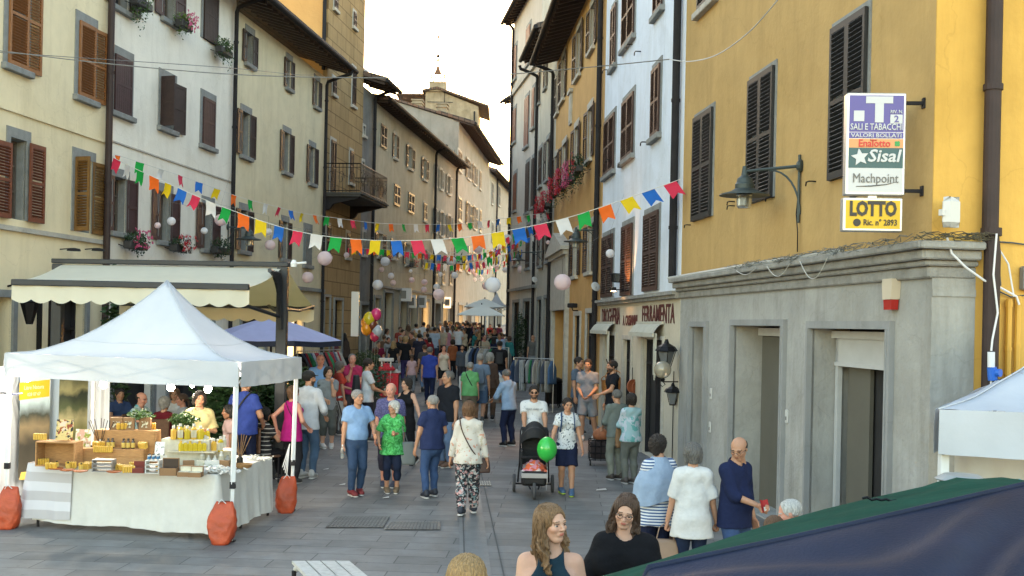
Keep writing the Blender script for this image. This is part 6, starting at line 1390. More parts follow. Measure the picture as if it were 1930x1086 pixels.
cA,cB=onz(549,1057,tzz),onz(660,1057,tzz);d2=onz(700,1090,tzz)-cB;d2=d2 .normalized()
for i in range(4):
 a=cA.lerp(cB,i/4+.01)-O;b=cA.lerp(cB,(i+.93)/4)-O;e=d2*1.3;mb=MB();mb.v+=[tuple(q+Vector((0,0,dz)))for dz in(-.025,0)for q in(a,b,b+e,a+e)];mb.f+=[(0,1,2,3),(7,6,5,4),(4,5,1,0),(5,6,2,1),(6,7,3,2),(7,4,0,3)];mb.build('slat',SLAT,r)
mb=MB();a=cA-O+d2*.1;b=cB-O+d2*.1;barw(mb,a+Vector((0,0,-.045)),b+Vector((0,0,-.045)),.03,.018);mb.build('frame',SLAT,r)
for q in(cA-O+d2*.12,cB-O+d2*.12,cA-O+d2*1.1,cB-O+d2*1.1):mb=MB();mb.tube([(q.x,q.y,0),(q.x,q.y,tzz-.06)],.02,8);mb.build('leg',METAL_D,r)
# bunting
FC={'r':(.62,.035,.09),'b':(.015,.13,.52),'y':(.68,.50,.01),'o':(.75,.14,.015),'g':(.01,.33,.06),'w':(.65,.66,.68)}
FM={k:mat('flag_'+k,c,.8,var=.06,vscale=5)for k,c in FC.items()}
for k,c in FC.items():translucent(FM[k],c,.35)
FLG={}
def flag_mesh(c,w,h,v,sk=0.):
 key=(c,w,h,v,sk)
 if key in FLG:return FLG[key]
 mb=MB();nu,nv=4,7
 def fn(u,t):
  x=(u-.5)*w;notch=h*.28*(1-abs(2*u-1));z=-t*(h-notch*1.0);return Vector((x+sk*t*w,.02*math.sin(t*3+v)*t*2+.012*math.sin(u*5+v*2)*t,z))
 mb.grid(fn,nu,nv);FLG[key]=mb.mesh('flag',FM[c],True);return FLG[key]
def bunting(pts,label,seq,n,w,h,rz=0,grp='flag buntings strung across the street',start=0.,end=1.,r=.006,sk=0.):
 """pts: world points; catenary-like smooth polyline"""
 P3=[Vector(p)for p in pts];o0=P3[0].copy();t=thing('bunting',label,'bunting',o0,0,grp)
 def cr_(s):
  i=min(int(s),len(P3)-2);f=s-i;p0=P3[max(i-1,0)];p1=P3[i];p2=P3[i+1];p3=P3[min(i+2,len(P3)-1)]
  return.5*((2*p1)+(p2-p0)*f+(2*p0-5*p1+4*p2-p3)*f*f+(-p0+3*p1-3*p2+p3)*f**3)
 N=90;poly=[cr_(i/N*(len(P3)-1))for i in range(N+1)];mb=MB();mb.tube([q-o0 for q in poly],r,4);mb.build('cord',mat('white_tape',(.6,.6,.58),.8),t)
 cum=[0]
 for i in range(N):cum.append(cum[-1]+(poly[i+1]-poly[i]).length)
 rr=random.Random(label)
 for i in range(n):
  s=(start+(end-start)*(i+.5)/n)*cum[-1];j=max(1,next((q for q in range(N+1)if cum[q]>=s),N));f=(s-cum[j-1])/max(cum[j]-cum[j-1],1e-6);p=poly[j-1].lerp(poly[j],f);d=(poly[j]-poly[j-1]).normalized()
  o=obj('flag',flag_mesh(seq[i%len(seq)],w,h,rr.randrange(3),round(rr.choice([0,sk,sk*.5,-.08]),2)),t,p-o0)
  o.rotation_euler=(rr.uniform(-.25,.25),-math.asin(max(-1,min(1,d.z))),math.atan2(d.y,d.x)if d.x>0 else math.atan2(-d.y,-d.x))
  o.rotation_euler.z+=rr.uniform(-.25,.25)
 return t
S1='byrowgw'
def L3(lst):return[P(x,y,k)for x,y,k in lst]
bunting(L3([(196,287,.0117),(240,311,.0114),(330,352,.0111),(430,394,.0108),(560,436,.0106),(700,453,.0104),(850,450,.0102),(960,434,.0100),(1060,413,.0099),(1150,385,.0098),(1283,338,.0097)]),'longest bunting, nearest the camera, from the brown pipe to the mustard house','brwgoy',32,.245,.30,start=.0,sk=.35)
bunting(L3([(196,287,.0117),(235,297,.0119),(290,315,.0122),(345,333,.0126),(400,353,.0130),(460,374,.0135),(515,388,.0140),(570,402,.0147),(640,412,.0155),(715,421,.0163),(800,423,.0172),(865,422,.0180),(940,413,.0190),(1040,400,.0203)]),'upper thin bunting running away to the sandy-orange house','ogwrby',34,.20,.28)
bunting(L3([(620,462,.0205),(660,468,.0207),(720,470,.021),(790,477,.0215),(870,482,.022),(940,470,.0225),(1015,440,.0215)]),'third bunting, low in front of the wall clock','gorybrogybwr',36,.18,.27)
bunting(L3([(777,492,.0275),(830,497,.0272),(880,496,.027),(930,486,.0265),(985,470,.024)]),'fourth bunting hanging beneath the clock','goybrwgoybrwg',30,.17,.42)
bunting(L3([(857,470,.033),(880,478,.032),(915,480,.031),(955,462,.028)]),'fifth bunting high at the narrow part of the street','rybgow',24,.22,.36)
bunting(L3([(870,495,.034),(900,508,.033),(930,505,.0315),(957,488,.0285)]),'sixth bunting low at the narrow part of the street','bwroyg',24,.22,.36)
bunting(L3([(885,455,.038),(905,468,.037),(930,470,.035),(957,455,.0285)]),'farthest bunting, only specks of colour','wrbgyo',22,.22,.36)
bunting(L3([(905,500,.020),(935,470,.0195),(960,445,.019),(1005,425,.0185)]),'short steep bunting beside the hanging street lamp','rgybo',9,.2,.3)
# paper lanterns
LP_W=mat('white_paper',(.84,.84,.88),.85,bump=.2);LP_P=mat('pink_paper',(.84,.72,.75),.85);translucent(LP_W,(.85,.85,.88),.5);translucent(LP_P,(.85,.72,.74),.5)
LM={}
def lantern_mesh(c):
 if c in LM:return LM[c]
 mb=MB();prof=[];n=30
 for i in range(n+1):a=-math.pi/2+math.pi*(i+.35)/(n+.7);prof.append((.5*math.cos(a)*(1-.018*(i%2)),.48*math.sin(a)))
 mb.lathe(prof,20);LM[c]=mb.mesh('lantern',LP_P if c else LP_W,True);return LM[c]
LANT=[(297,425,12,1,'tiny pink lantern in front of the left plum shutter'),(323,417,16,0,'white lantern above the red and white window flowers'),(385,435,13,0,'small white lantern before the third plum-shuttered window'),(416,415,23,1,'pink lantern beside the green flag at the black pipe'),(506,437,14,0,'white lantern tucked behind a yellow flag'),(509,462,20,1,'pale pink lantern right of the left street lamp'),(612,487,28,1,'largest lantern on the left, pink-white, before the brown tower'),(580,523,22,1,'pale pink lantern just above the charcoal awning end'),(653,481,11,1,'tiny pale lantern on the brown tower wall'),(726,493,18,0,'white lantern under the blue flag near the drainpipe'),(712,537,20,0,'white lantern low, just above the balloon bunch'),(719,508,10,1,'little pinkish lantern left of the drainpipe'),(737,520,12,0,'little white lantern in the middle of the left group'),(741,533,11,1,'little pink lantern lowest in the left group'),(774,511,7,0,'very tiny white lantern under a window'),(787,472,13,1,'pink lantern beside a red flag'),(776,528,11,1,'dusty pink lantern over a lit shop sign'),(800,532,12,1,'upper one of two stacked pink lanterns'),(799,546,12,1,'lower one of two stacked pink lanterns'),(851,492,18,0,'white lantern below the wall clock'),(827,555,22,1,'big pale lantern hanging low before the lit shop'),(823,541,13,0,'white lantern peeping over the big pale one'),(830,517,9,0,'little white lantern between flags'),(857,519,13,0,'white lantern on the pipe right of the clock'),(901,470,16,1,'pink lantern behind an orange flag'),(957,450,16,0,'white lantern behind a blue flag at mid-street'),(983,508,16,1,'pink lantern under the hanging street lamp'),(929,537,30,0,'largest white lantern above the pale parasols'),(916,539,15,1,'pink lantern half hidden by the largest white one'),(952,509,11,0,'white lantern against the dark far pipe'),(895,527,8,0,'little white lantern above the far crowd'),(891,511,9,1,'little pink lantern among far flags'),(896,518,8,1,'smaller pink lantern just under another'),(907,526,9,0,'small cream lantern beside the far white one'),(913,498,10,1,'pink lantern in the thick of the far flags'),(936,505,10,1,'small pink lantern left of the far pipe'),(926,505,7,0,'dot-like white lantern furthest away'),(1060,532,32,1,'largest pink-white lantern, before the stone portal'),(1150,478,17,0,'lone white lantern on the chocolate shutter'),(1033,457,8,1,'tiny pink lantern by the stone pediment'),(949,495,9,0,'small white lantern high on the dark pipe')]
wires={}
for i,(px,py,dpx,c,lab)in enumerate(LANT):
 size=.40 if dpx>13 else.30;k=size/dpx
 kmx=min(.034 if px<960 else.0255,.95*(KX(2*CX-px,12.1,270)if px<860 else.034));
 if px>1010:kmx=min(kmx,.92*4.4/(140+px-CX))if px<1120 else min(kmx,.93*4.75/(165+px-CX))
 if k>kmx:size*=kmx/k;k=kmx
 p=P(px,py,k);t=thing('paper_lantern',lab,'lantern',p,0,'round paper lanterns over the street')
 o=obj('shade',lantern_mesh(c),t);o.scale=(size,)*3
 mb=MB();up=.25+.1*(i%3);mb.tube([(0,0,size*.47),(0,0,size*.5+up)],.004,4);mb.lathe([(size*.1,size*.46),(size*.1,size*.49)],10);mb.build('hanger',IRON,t)
 wires.setdefault(round(math.log(k)*5),[]).append((p,size*.5+up))
for kk,ps in wires.items():
 if len(ps)<1:continue
 ps.sort(key=lambda q:q[0].x);Y=sum(q[0].y for q in ps)/len(ps);k=Y/F
 xl=-12.1+270*k if k<.032 else-3.2;xr=(5.4-230*k)if k<.0099 else(4.75-165*k)if k<.0144 else(4.39-140*k)if k<.0206 else(5.62-200*k)if k<.0229 else(8.24-315*k)if k<.0265 else.4
 pts=[Vector((xl,Y,ps[0][0].z+ps[0][1]+1.0))]+[q[0]+Vector((0,0,q[1]))for q in ps]+[Vector((xr,Y,ps[-1][0].z+ps[-1][1]+.9))]
 mb=MB();mb.tube(pts,.003,3,cap=False);tag(mb.build('lantern_wire',mat('wire_grey',(.2,.2,.2),.6)),'thin wire the paper lanterns hang from, %s'%{0:'closest'}.get(0 if kk==min(wires)else 1,'number %d counting up the street'%(sorted(wires).index(kk)+1)),'wire','lantern wires across the street')
def cable(pts,label,r=.008,m=None):
 P3=L3(pts);N=60;out=[]
 for i in range(N+1):
  s=i/N*(len(P3)-1);j=min(int(s),len(P3)-2);f=s-j;p0,p1,p2,p3=P3[max(j-1,0)],P3[j],P3[j+1],P3[min(j+2,len(P3)-1)]
  out.append(.5*((2*p1)+(p2-p0)*f+(2*p0-5*p1+4*p2-p3)*f*f+(-p0+3*p1-3*p2+p3)*f**3))
 mb=MB();mb.tube(out,r,5);return tag(mb.build('cable',m or mat('overhead_cable',(.14,.14,.14),.6)),label,'cable','overhead cables')
cable([(0,96,.0085),(200,120,.0086),(450,141,.0087),(700,147,.0088),(900,144,.0089),(1100,128,.009),(1262,112,.0092)],'long cable sagging across the whole street at roof level',.009)
cable([(0,99,.009),(210,113,.0105),(430,128,.0125),(560,141,.0155),(600,141,.0185)],'short cable along the left house fronts',.007)
cable([(1262,112,.0092),(1300,116,.0085),(1350,104,.0078),(1410,62,.0068),(1470,-5,.0058)],'white cable looping up past the mustard wall',.008,mat('cable_white3',(.5,.5,.5),.6))
# street lamps on brackets
LGREY=mat('lamp_grey_green',(.045,.06,.062),.5,.3,var=.15);LGL=mat('lamp_glass',(.30,.32,.32),.15,trans=.6)
def street_lamp(fac,px_wall,px_lamp,py,label,k_l=None,arm=None,sc=1.):
 s_,z_=fac.at(px_wall,py);W=Matrix.Translation(fac.A)@Matrix.Rotation(fac.rz,4,'Z');w=W@Vector((s_,-.02,z_))
 l=P(px_lamp,py,k_l or w.y/F);l.z=w.z;t=thing('street_lamp',label,'lamp',w);d=l-w;d.z=0
 a=d.length;u=d.normalized();mb=MB();mb.tube([(0,0,0),tuple(u*a)],.022*sc,8);mb.tube([tuple(u*a),tuple(u*a+Vector((0,0,.06)))],.03,8)
 pts=[u*(a*.55*(1-math.sin(th)))+Vector((0,0,-.02-.62*sc*(1-math.cos(th))))for th in[i*math.pi/16 for i in range(9)]];mb.tube(pts,.014,6);mb.tube([tuple(u*.02+Vector((0,0,-.75*sc))),tuple(u*.02+Vector((0,0,.15)))],.02,6)
 mb.lathe([(.02,-.14),(.07,-.1),(.09,0),(.07,.1),(.02,.14)],12,T=Matrix.Rotation(math.atan2(u.y,u.x),4,'Z')@Matrix.Rotation(R(90),4,'Y')@Matrix.Scale(.3,4,(0,0,1)));mb.build('bracket_arm',LGREY,t)
 c=tuple(u*a);mb=MB();mb.lathe([(.03,.07),(.04,0),(.05,-.06),(.10,-.1),(.115,-.16),(.13,-.18),(.13,-.24),(.20,-.28),(.34,-.32),(.345,-.335),(.16,-.31)],24,c=c);mb.build('shade',LGREY,t,smooth=False)
 mb=MB()
 prof=[(.105,-.31)]
 for i in range(6):prof+=[(.11,-.335-i*.028),(.095,-.35-i*.028)]
 prof+=[(.08,-.51)];mb.lathe(prof,20,c=c);mb.build('glass_lens',LGL,t,smooth=True);return t
street_lamp(r1,1512,1404,313,'grey-green bracket street lamp on the mustard wall',.0073)
street_lamp(r3,1128,1086,434,'grey bracket street lamp beside the stone portal',.0147)
street_lamp(b2,428,470,428,'bracket street lamp at the left, over a dark shuttered window',.0150)
street_lamp(r4,1025,977,475,'bracket street lamp mid-street, dark against far houses',.0222)
s_,z_=r1 .at(1507,475);mb=MB();mb.tube([(0,-.03,0),(.05,-.05,.25),(-.02,-.05,.5),(.02,-.03,.9)],.008,5);mb.build('lamp_cable',IRON,r1 .o,(s_,0,z_))
# the tobacconist's lightbox sign
kS=.0062
def signbox(px0,px1,py0,py1,k,rz,depth,nm,label):
 kk=.0054;c=P((px0+px1)/2,(py0+py1)/2,kk);w=(px1-px0)*k/math.cos(rz);h=(py1-py0)*k;t=thing(nm,label,'sign',c,rz);t.scale=(kk/kS,)*3;return t,w,h
SILV=mat('aluminium_frame',(.5,.5,.52),.35,.6)
t,w,h=signbox(1596,1706,175,368,kS,R(-4),.2,'lightbox_sign','tall white and purple tobacconist lightbox sign on the mustard wall')
mb=MB();mb.box(-w/2,w/2,0,.16,-h/2,h/2,ch=.012);mb.build('casing',SILV,t)
SW=mat('sign_white',(.46,.47,.50),.35);PUR=mat('sign_purple',(.075,.06,.26),.35);TEAL=mat('sign_dark_teal',(.015,.07,.085),.35);OR2=mat('sign_orange',(.55,.25,.10),.35);REDS=mat('sign_red',(.5,.02,.02),.4);DGS=mat('sign_grey_letters',(.12,.12,.12),.4);GRS=mat('sign_green',(.02,.25,.06),.4)
def panel(x0,x1,z0,z1,m,nm,y=-.004):mb=MB();mb.box(x0,x1,y,y+.003,z0,z1);return mb.build(nm,m,t)
W2=w/2-.03;Z=lambda py:h/2-(py-175)*kS;Xs=lambda px:(px-1651)*kS*1.0
panel(-W2,W2,Z(362),Z(317),SW,'white_panel');panel(-W2,W2,Z(317),Z(279),TEAL,'teal_panel',-.005);panel(-W2,W2,Z(279),Z(262),OR2,'orange_panel',-.006);panel(-W2,W2,Z(261),Z(250),PUR,'purple_strip',-.006);panel(-W2,W2,Z(249),Z(180),PUR,'purple_panel')
mb=MB();cx=.03;mb.box(cx-.155,cx+.155,-.009,-.005,Z(195),Z(182));mb.box(cx-.05,cx+.05,-.0085,-.0045,Z(231),Z(195));mb.box(-W2+.05,-W2+.17,-.009,-.005,Z(229),Z(209));mb.box(W2-.155,W2-.015,-.009,-.005,Z(233),Z(216));mb.build('emblem',SW,t)
def st(txt,x,py,size,m,sx=1.,bold=.0,fitw=None,sh=0):
 o=text_mesh('lettering',txt,size,m,t,(x,-.010,Z(py)),bold=bold)
 if fitw:ww=max(v.co.x for v in o.data.vertices)-min(v.co.x for v in o.data.vertices);o.scale.x=fitw/ww
 if sh:
  for v in o.data.vertices:v.co.x+=v.co.y*sh
 return o
st('RIV. N.',W2-.085,211,.055,SW,bold=.01,fitw=.14);st('2',W2-.085,225,.11,PUR,bold=.02);st('SALI E TABACCHI',0,240,.105,SW,bold=.01,fitw=W2*1.9);st('VALORI BOLLATI',0,256,.065,SW,bold=.01,fitw=W2*1.85)
st('Enalotto',-.02,271,.12,REDS,bold=.012,fitw=.36);st('Super',-.03,264.5,.035,REDS);mb=MB()
for a in range(4):mb.lathe([(.001,-.001),(.018,0),(.001,.001)],10,T=Matrix.Translation((W2-.07+.018*math.cos(a*1.57+.8),-.009,Z(271)+.018*math.sin(a*1.57+.8)))@Matrix.Rotation(R(90),4,'X'))
mb.build('clover',GRS,t)
st('Sisal',.10,295,.20,SW,bold=.02,fitw=.36,sh=.2)
mb=MB();pts=[]
for i in range(10):a=math.pi/2+i*math.pi/5+.15;rr_=.105 if i%2==0 else.05;pts.append((-W2+.13+rr_*math.cos(a),Z(297)+rr_*math.sin(a)))
mb.prism(pts,.004,Matrix.Translation((0,-.012,0)));mb.build('star_emblem',SW,t)
st('Machpoint',.0,337,.155,DGS,fitw=.52);mb=MB();mb.tube([(-.22,-.008,Z(352)),(-.05,-.008,Z(351)),(.12,-.008,Z(348)),(.24,-.008,Z(343))],[.004,.008,.006,.002],5);mb.build('underline',DGS,t)
mb=MB();mb.box(w/2,w/2+.22,.05,.09,Z(192)-.02,Z(192)+.02);mb.box(w/2+.2,w/2+.24,.03,.11,Z(192)-.06,Z(192)+.06);mb.box(w/2,w/2+.22,.05,.09,Z(358)-.02,Z(358)+.02);mb.box(w/2+.2,w/2+.24,.03,.11,Z(358)-.06,Z(358)+.06);mb.box(-.02,.02,.16,1.2,Z(200)-.02,Z(200)+.02);mb.box(-.02,.02,.16,1.2,Z(350)-.02,Z(350)+.02);mb.build('bracket',METAL_D,t)
t,w,h=signbox(1590,1700,373,436,kS,R(-4),.2,'lightbox_sign','yellow LOTTO lightbox sign beneath the tall one')
mb=MB();mb.box(-w/2,w/2,0,.16,-h/2,h/2,ch=.01);mb.box(-.05,.05,.04,.09,h/2,h/2+.03);mb.build('casing',SILV,t)
YEL=mat('sign_yellow',(.58,.36,.0),.35);W2=w/2-.03;Z=lambda py:h/2-(py-373)*kS;panel(-W2,W2,-h/2+.03,h/2-.03,YEL,'yellow_panel')
BK=mat('sign_black',(.012,.012,.015),.4);st('LOTTO',0,395,.23,BK,bold=.045,fitw=W2*1.72);st('Ric. n° 2893',.085,420,.10,BK,bold=.012,fitw=.38)
mb=MB();mb.lathe([(.045,-.002),(.045,.002)],12,T=Matrix.Translation((-W2+.13,-.008,Z(420)))@Matrix.Rotation(R(90),4,'X'));mb.build('emblem',BK,t)
t=thing('alarm_box','rounded white alarm siren box beside the drainpipe on the ochre wall','alarm',P(1795,400,.0052),R(25));mb=MB();mb.box(-.11,.11,-.04,.07,-.15,.15,ch=.05);mb.build('casing',WHB,t,smooth=False);mb=MB();mb.box(-.14,-.10,-.01,.04,-.04,.02);mb.build('bracket',WHB,t)
q=r1 .at(1688,556);W=Matrix.Translation(r1 .A)@Matrix.Rotation(r1 .rz,4,'Z')@Vector((q[0],-.001,q[1]));t=thing('alarm_siren','cream alarm siren with red flasher on the grey ground-floor wall','alarm',W,r1 .rz);mb=MB();mb.prism([(-.11,.17),(.11,.17),(.12,.1),(.1,-.05),(-.1,-.05),(-.12,.1)],.1,Matrix.Translation((0,-.1,0)));mb.build('casing',mat('cream_plastic',(.55,.48,.38),.4),t);mb=MB();mb.prism([(-.1,-.052),(.1,-.052),(.085,-.16),(-.085,-.16)],.08,Matrix.Translation((0,-.09,0)));mb.build('flasher',mat('red_plastic',(.35,.02,.015),.25),t);mb=MB();mb.tube([(0,-.02,.17),(0,-.02,.45)],.006,5);mb.build('lead',IRON,t)
for px,py in((1484,785),(1341,742),(1339,805)):
 s_,z_=r1 .at(px,py);mb=MB();mb.box(-.045,.045,-.02,0,-.09,.09,ch=.006);o=mb.build('door_bell',WHB,r1 .o,(s_,0,z_));mb=MB();mb.box(-.02,.02,-.024,-.02,-.05,.0);mb.build('button',DGS,o)
def carriage_lantern(pos,label,s=1.,rz=0,flip=False,body=True):
 t=thing('wall_lantern',label,'lantern',pos,rz);mb=MB();mb.lathe([(.07*s,-.22*s),(.075*s,-.2*s)],4);mb.lathe([(.15*s,.02*s),(.17*s,.03*s),(.13*s,.09*s),(.04*s,.14*s),(.02*s,.2*s)],8)
 for i in range(4):a=math.pi/2*i;mb.tube([(.07*s*math.cos(a),.07*s*math.sin(a),-.2*s),(.14*s*math.cos(a),.14*s*math.sin(a),.03*s)],.008,4)
 mb.build('frame',IRON,t);mb=MB();mb.lathe([(.06*s,-.19*s),(.125*s,.02*s)],4);mb.build('glass',mat('lantern_glass',(.18,.19,.2),.2,trans=.4),t);return t
carriage_lantern(P(1256,665,.0098),'large black lantern with conical cap, topmost by the shop corner',1.25);
mb=MB();mb.tube([(0,0,0),(.2,.1,.1),(.3,.12,-.2)],.012,5);
carriage_lantern(P(1268,742,.0099),'small black hanging lantern, lowest by the shop corner',1.0,.5)
t=thing('globe_lamp','round glass globe lamp on a scrolled stem between two black lanterns','lamp',P(1249,697,.0097));mb=MB();mb.lathe([(.16*math.sin(math.pi*i/14)+.001,-.16*math.cos(math.pi*i/14))for i in range(15)],20);mb.build('globe',mat('globe_glass',(.42,.38,.30),.08,spec=.8,trans=.45),t,smooth=True);mb=MB();mb.lathe([(.03,-.22),(.05,-.17),(.03,-.15)],10);mb.tube([(0,0,-.2),(.05,0,-.27),(0,0,-.31),(-.05,0,-.26)],.01,5);mb.tube([(0,0,-.22),(.3,.1,-.22)],.012,5);mb.build('stem',IRON,t)
mb=MB();mb.tube([(0,0,1.0),(0,0,-1.0)],.01,5);mb.tube([(.06,0,.8),(.06,0,-1.2)],.008,5);tag(mb.build('hanging_rods',IRON,None,P(1268,800,.01)),'thin metal rods hanging by the hardware shop corner','rods')
s_,z_=r2 .at(1188,556);t=thing('sign_spotlight','small lit spotlight under the middle chocolate shutter','spotlight',Matrix.Translation(r2 .A)@Matrix.Rotation(r2 .rz,4,'Z')@Vector((s_,-.4,z_+.12)),r2 .rz)
mb=MB();mb.box(-.12,.12,-.05,.05,-.04,.05,ch=.01);mb.tube([(0,.05,0),(0,.4,-.02)],.012,6);mb.build('casing',IRON,t);mb=MB();mb.box(-.1,.1,-.04,.04,-.046,-.041);mb.build('lens',mat('warm_lens',(1,.6,.3),.5,emit=(1,.5,.18),estr=6),t)
ld=bpy.data.lights.new('sign_light','SPOT');ld.energy=26;ld.color=(1,.45,.13);ld.spot_size=R(80);ld.shadow_soft_size=.04;lo=bpy.data.objects.new('sign_light',ld);COL.objects.link(lo);lo.parent=t;lo.location=(0,-.05,-.1);lo.rotation_euler=(R(-38)*-1*-1,0,0)
ld2=ld.copy();ld2 .energy=10;lo2=bpy.data.objects.new('sign_light',ld2);COL.objects.link(lo2);lo2 .parent=t;lo2 .location=(0,-.05,.1);lo2 .rotation_euler=(R(140)*1,0,0)
def floodlight(pos,label,rz):
 t=thing('floodlight',label,'floodlight',pos,rz);mb=MB();mb.box(-.15,.15,-.05,.05,-.11,.11,ch=.01);mb.tube([(0,.05,0),(0,.25,.1)],.015,6);mb.build('casing',IRON,t);mb=MB();mb.box(-.12,.12,-.056,-.05,-.09,.09);mb.build('lens',LGL,t);return t
floodlight(P(1163,524,.0128),'small black floodlight on the bluish-white wall',.6)
t=thing('security_camera','white-grey security camera on an arm beside the sandy-orange house','camera',P(1078,576,.0165),.5);mb=MB();mb.box(-.09,.09,-.2,.15,-.07,.07,ch=.02);mb.build('housing',METAL_D,t);mb=MB();mb.tube([(0,0,-.07),(.1,.1,-.15),(.4,.2,-.15)],.02,6);mb.build('arm',METAL_D,t)
for px,py,k,lab in((1008,527,.022,'small pale satellite dish low on the right side'),(1123,540,.0142,'satellite dish edge beside the black pipe'),(686,137,.0222,'satellite dish on the roof beside the brown tower')):
 t=thing('satellite_dish',lab,'satellite dish',P(px,py,k),0,'satellite dishes');t.scale=(.45 if px!=686 else.8,)*3;mb=MB();mb.lathe([(.02,.06),(.2,.04),(.3,-.02),(.29,-.03),(.2,.02),(.02,.045)],16,T=Matrix.Rotation(R(65),4,'X')@Matrix.Rotation(.4,4,'Y'));mb.build('dish',mat('dish_grey',(.4,.4,.4),.5),t);mb=MB();mb.tube([(0,0,0),(0,.15,-.1),(0,.15,-.5)],.015,5);mb.tube([(0,0,-.2),(0,-.35,-.02)],.01,4);mb.build('mount',METAL_D,t)
q=b7 .at(842,477);Wc=Matrix.Translation(b7 .A)@Matrix.Rotation(b7 .rz,4,'Z')@Vector((q[0]-.3,-.95,q[1]));t=thing('wall_clock','square white public clock projecting from the grey house','clock',Wc,0);mb=MB();mb.box(-.42,.42,0,.12,-.42,.42,ch=.02);mb.tube([(-.42,.06,0),(-1.0,.06,0)],.02,5);mb.build('case',WHB,t)
mb=MB()
for i in range(12):a=i*math.pi/6;mb.box(-.02,.02,-.006,-.001,.3,.37,Matrix.Rotation(a,4,'Y'))
mb.box(-.02,.02,-.01,-.007,-.03,.24,Matrix.Rotation(R(205),4,'Y'));mb.box(-.015,.015,-.014,-.0105,-.03,.33,Matrix.Rotation(R(190),4,'Y'));mb.build('hands',BK,t)
Wc2=Matrix.Translation(b7 .A)@Matrix.Rotation(b7 .rz,4,'Z')@Vector((b7 .at(830,492)[0],-.75,b7 .at(830,492)[1]));t=thing('shop_sign','dark hanging shop sign with pale letters below the clock','sign',Wc2,0);mb=MB();mb.box(-.68,.68,0,.1,-.22,.22);mb.build('board',BK,t);text_mesh('lettering','Ottica',.36,SW,t,(0,-.004,0),bold=.01)
for px,py,w_,lab in((775,568,.5,'small pale shop sign over the second shopfront'),(795,568,.5,'small pale shop sign over the third shopfront'),(843,570,.42,'lit shop sign glowing over a far shopfront'),(760,555,.8,'grey poster frame hung over the shops')):
 k=KX(2*CX-px,12.1,270)*.985;p=P(px,py,k);t=thing('shop_sign',lab,'sign',p,0,'small shop signs on the left side');mb=MB();mb.box(-w_/2,w_/2,0,.08,-.33,.3,ch=.01);mb.build('board',SW if 'lit' not in lab else mat('lit_sign',(.6,.5,.35),.5,emit=(1,.72,.4),estr=.16),t);mb=MB();mb.box(-.14,.14,-.004,0,-.2,.18);mb.build('print',DGS,t)
 # flowers and plants
PINK=mat('petal_pink',(.55,.08,.2),.7,var=.3,vscale=20);REDF=mat('petal_red',(.5,.02,.035),.7,var=.4,vscale=20);WHF=mat('petal_white',(.6,.6,.58),.7)
def flowerbox(fac,px,py,label,w,green,flowers,trail=0.,seed=1,n=500,size=.045,h=.2,out=.28,box=True,name='window_plant'):
 s_,z_=fac.at(px,py);W=Matrix.Translation(fac.A)@Matrix.Rotation(fac.rz,4,'Z')@Vector((s_,0,z_));t=thing(name,label,'window plant',W,fac.rz)
 if box:mb=MB();mb.box(-w/2,w/2,-out-.1,-out+.1,-.1,.08,ch=.02);mb.build('planter',POTD,t);mb=MB();mb.tube([(-w/3,0,0),(-w/3,-out,-.1)],.01,5);mb.tube([(w/3,0,0),(w/3,-out,-.1)],.01,5);mb.build('bracket',IRON,t)
 rr=random.Random(seed)
 def fn(q):
  if q.z<0:q=Vector((q.x*(.8+.2*rr.random()),q.y,q.z*(1+trail*4*(.5+.5*math.sin(q.x*9+seed)))))
  return q
 mb=leafball(n,w/2*1.1,h,green,seed,size,.2,.6,fn)
 for i in range(len(mb.v)):x,y,z=mb.v[i];mb.v[i]=(x,y*.22/(w/2*1.1)-out,z+.1)
 mb.build('foliage',green,t)
 for j,(m,cnt_,xr)in enumerate(flowers):
  fb=MB()
  for i in range(cnt_):
   q=Vector((rr.uniform(*xr)*w/2,-out-.22*rr.uniform(.5,1.1),.1+h*rr.uniform(-.9,1.15)))
   for p_ in range(5):
    T=Matrix.Translation(q+Vector((rr.gauss(0,.02),rr.gauss(0,.015),rr.gauss(0,.02))))@Matrix.Rotation(rr.random()*6,4,'Y')@Matrix.Rotation(rr.uniform(-.6,.6),4,'X');s=rr.uniform(.014,.026)
    fb.poly([(-s,0,-s*.6),(s,0,-s*.6),(s*.8,0,s),(-s*.8,0,s)],T)
  fb.build('blossoms',m,t)
 return t
flowerbox(b2,245,8,'ivy-like green plant trailing from the top left window',.75,GRN,[],.45,3,700,.04,.28)
flowerbox(b2,327,48,'window plant with pink blossoms and a long pale trail',.65,GRNL,[(PINK,40,(-.9,1.1))],.55,4,420,.04,.2)
flowerbox(b2,404,98,'green trailing plant below the closed dark shutter',.8,GRN,[],.35,5,800,.04,.26)
flowerbox(b2,234,462,'window plant with small pink blossoms, first of the lower row',.85,GRND,[(PINK,30,(-.9,1))],.15,6,600,.045,.22)
flowerbox(b2,321,468,'window box of white and red blossoms, middle of the lower row',.95,GRND,[(WHF,60,(-.7,.7)),(REDF,40,(-1,1))],.05,7,520,.045,.2)
flowerbox(b2,398,472,'leafy upright window plant without blossoms, last of the lower row',1.0,GRND,[],.1,8,600,.045,.26)
for i,(px,py)in enumerate(((1111,322),(1096,340),(1080,352),(1064,366),(1048,388),(1036,398))):
 flowerbox(r3,px,py,'geranium box with %s trailing blossoms, %s along the orange wall'%(['mostly leafy','pink','magenta and pink','red-pink','dark red','deep crimson'][i],['first','second','third','fourth','fifth','last'][i]),1.1,GRND,[(REDF if i!=1 else PINK,[20,120,150,170,220,220][i],(-1.1,1.1)),(PINK,[10,60,80,40,20,10][i],(-1,1))],.25,20+i,[900,420,420,380,380,300][i],.05,.38,.35)
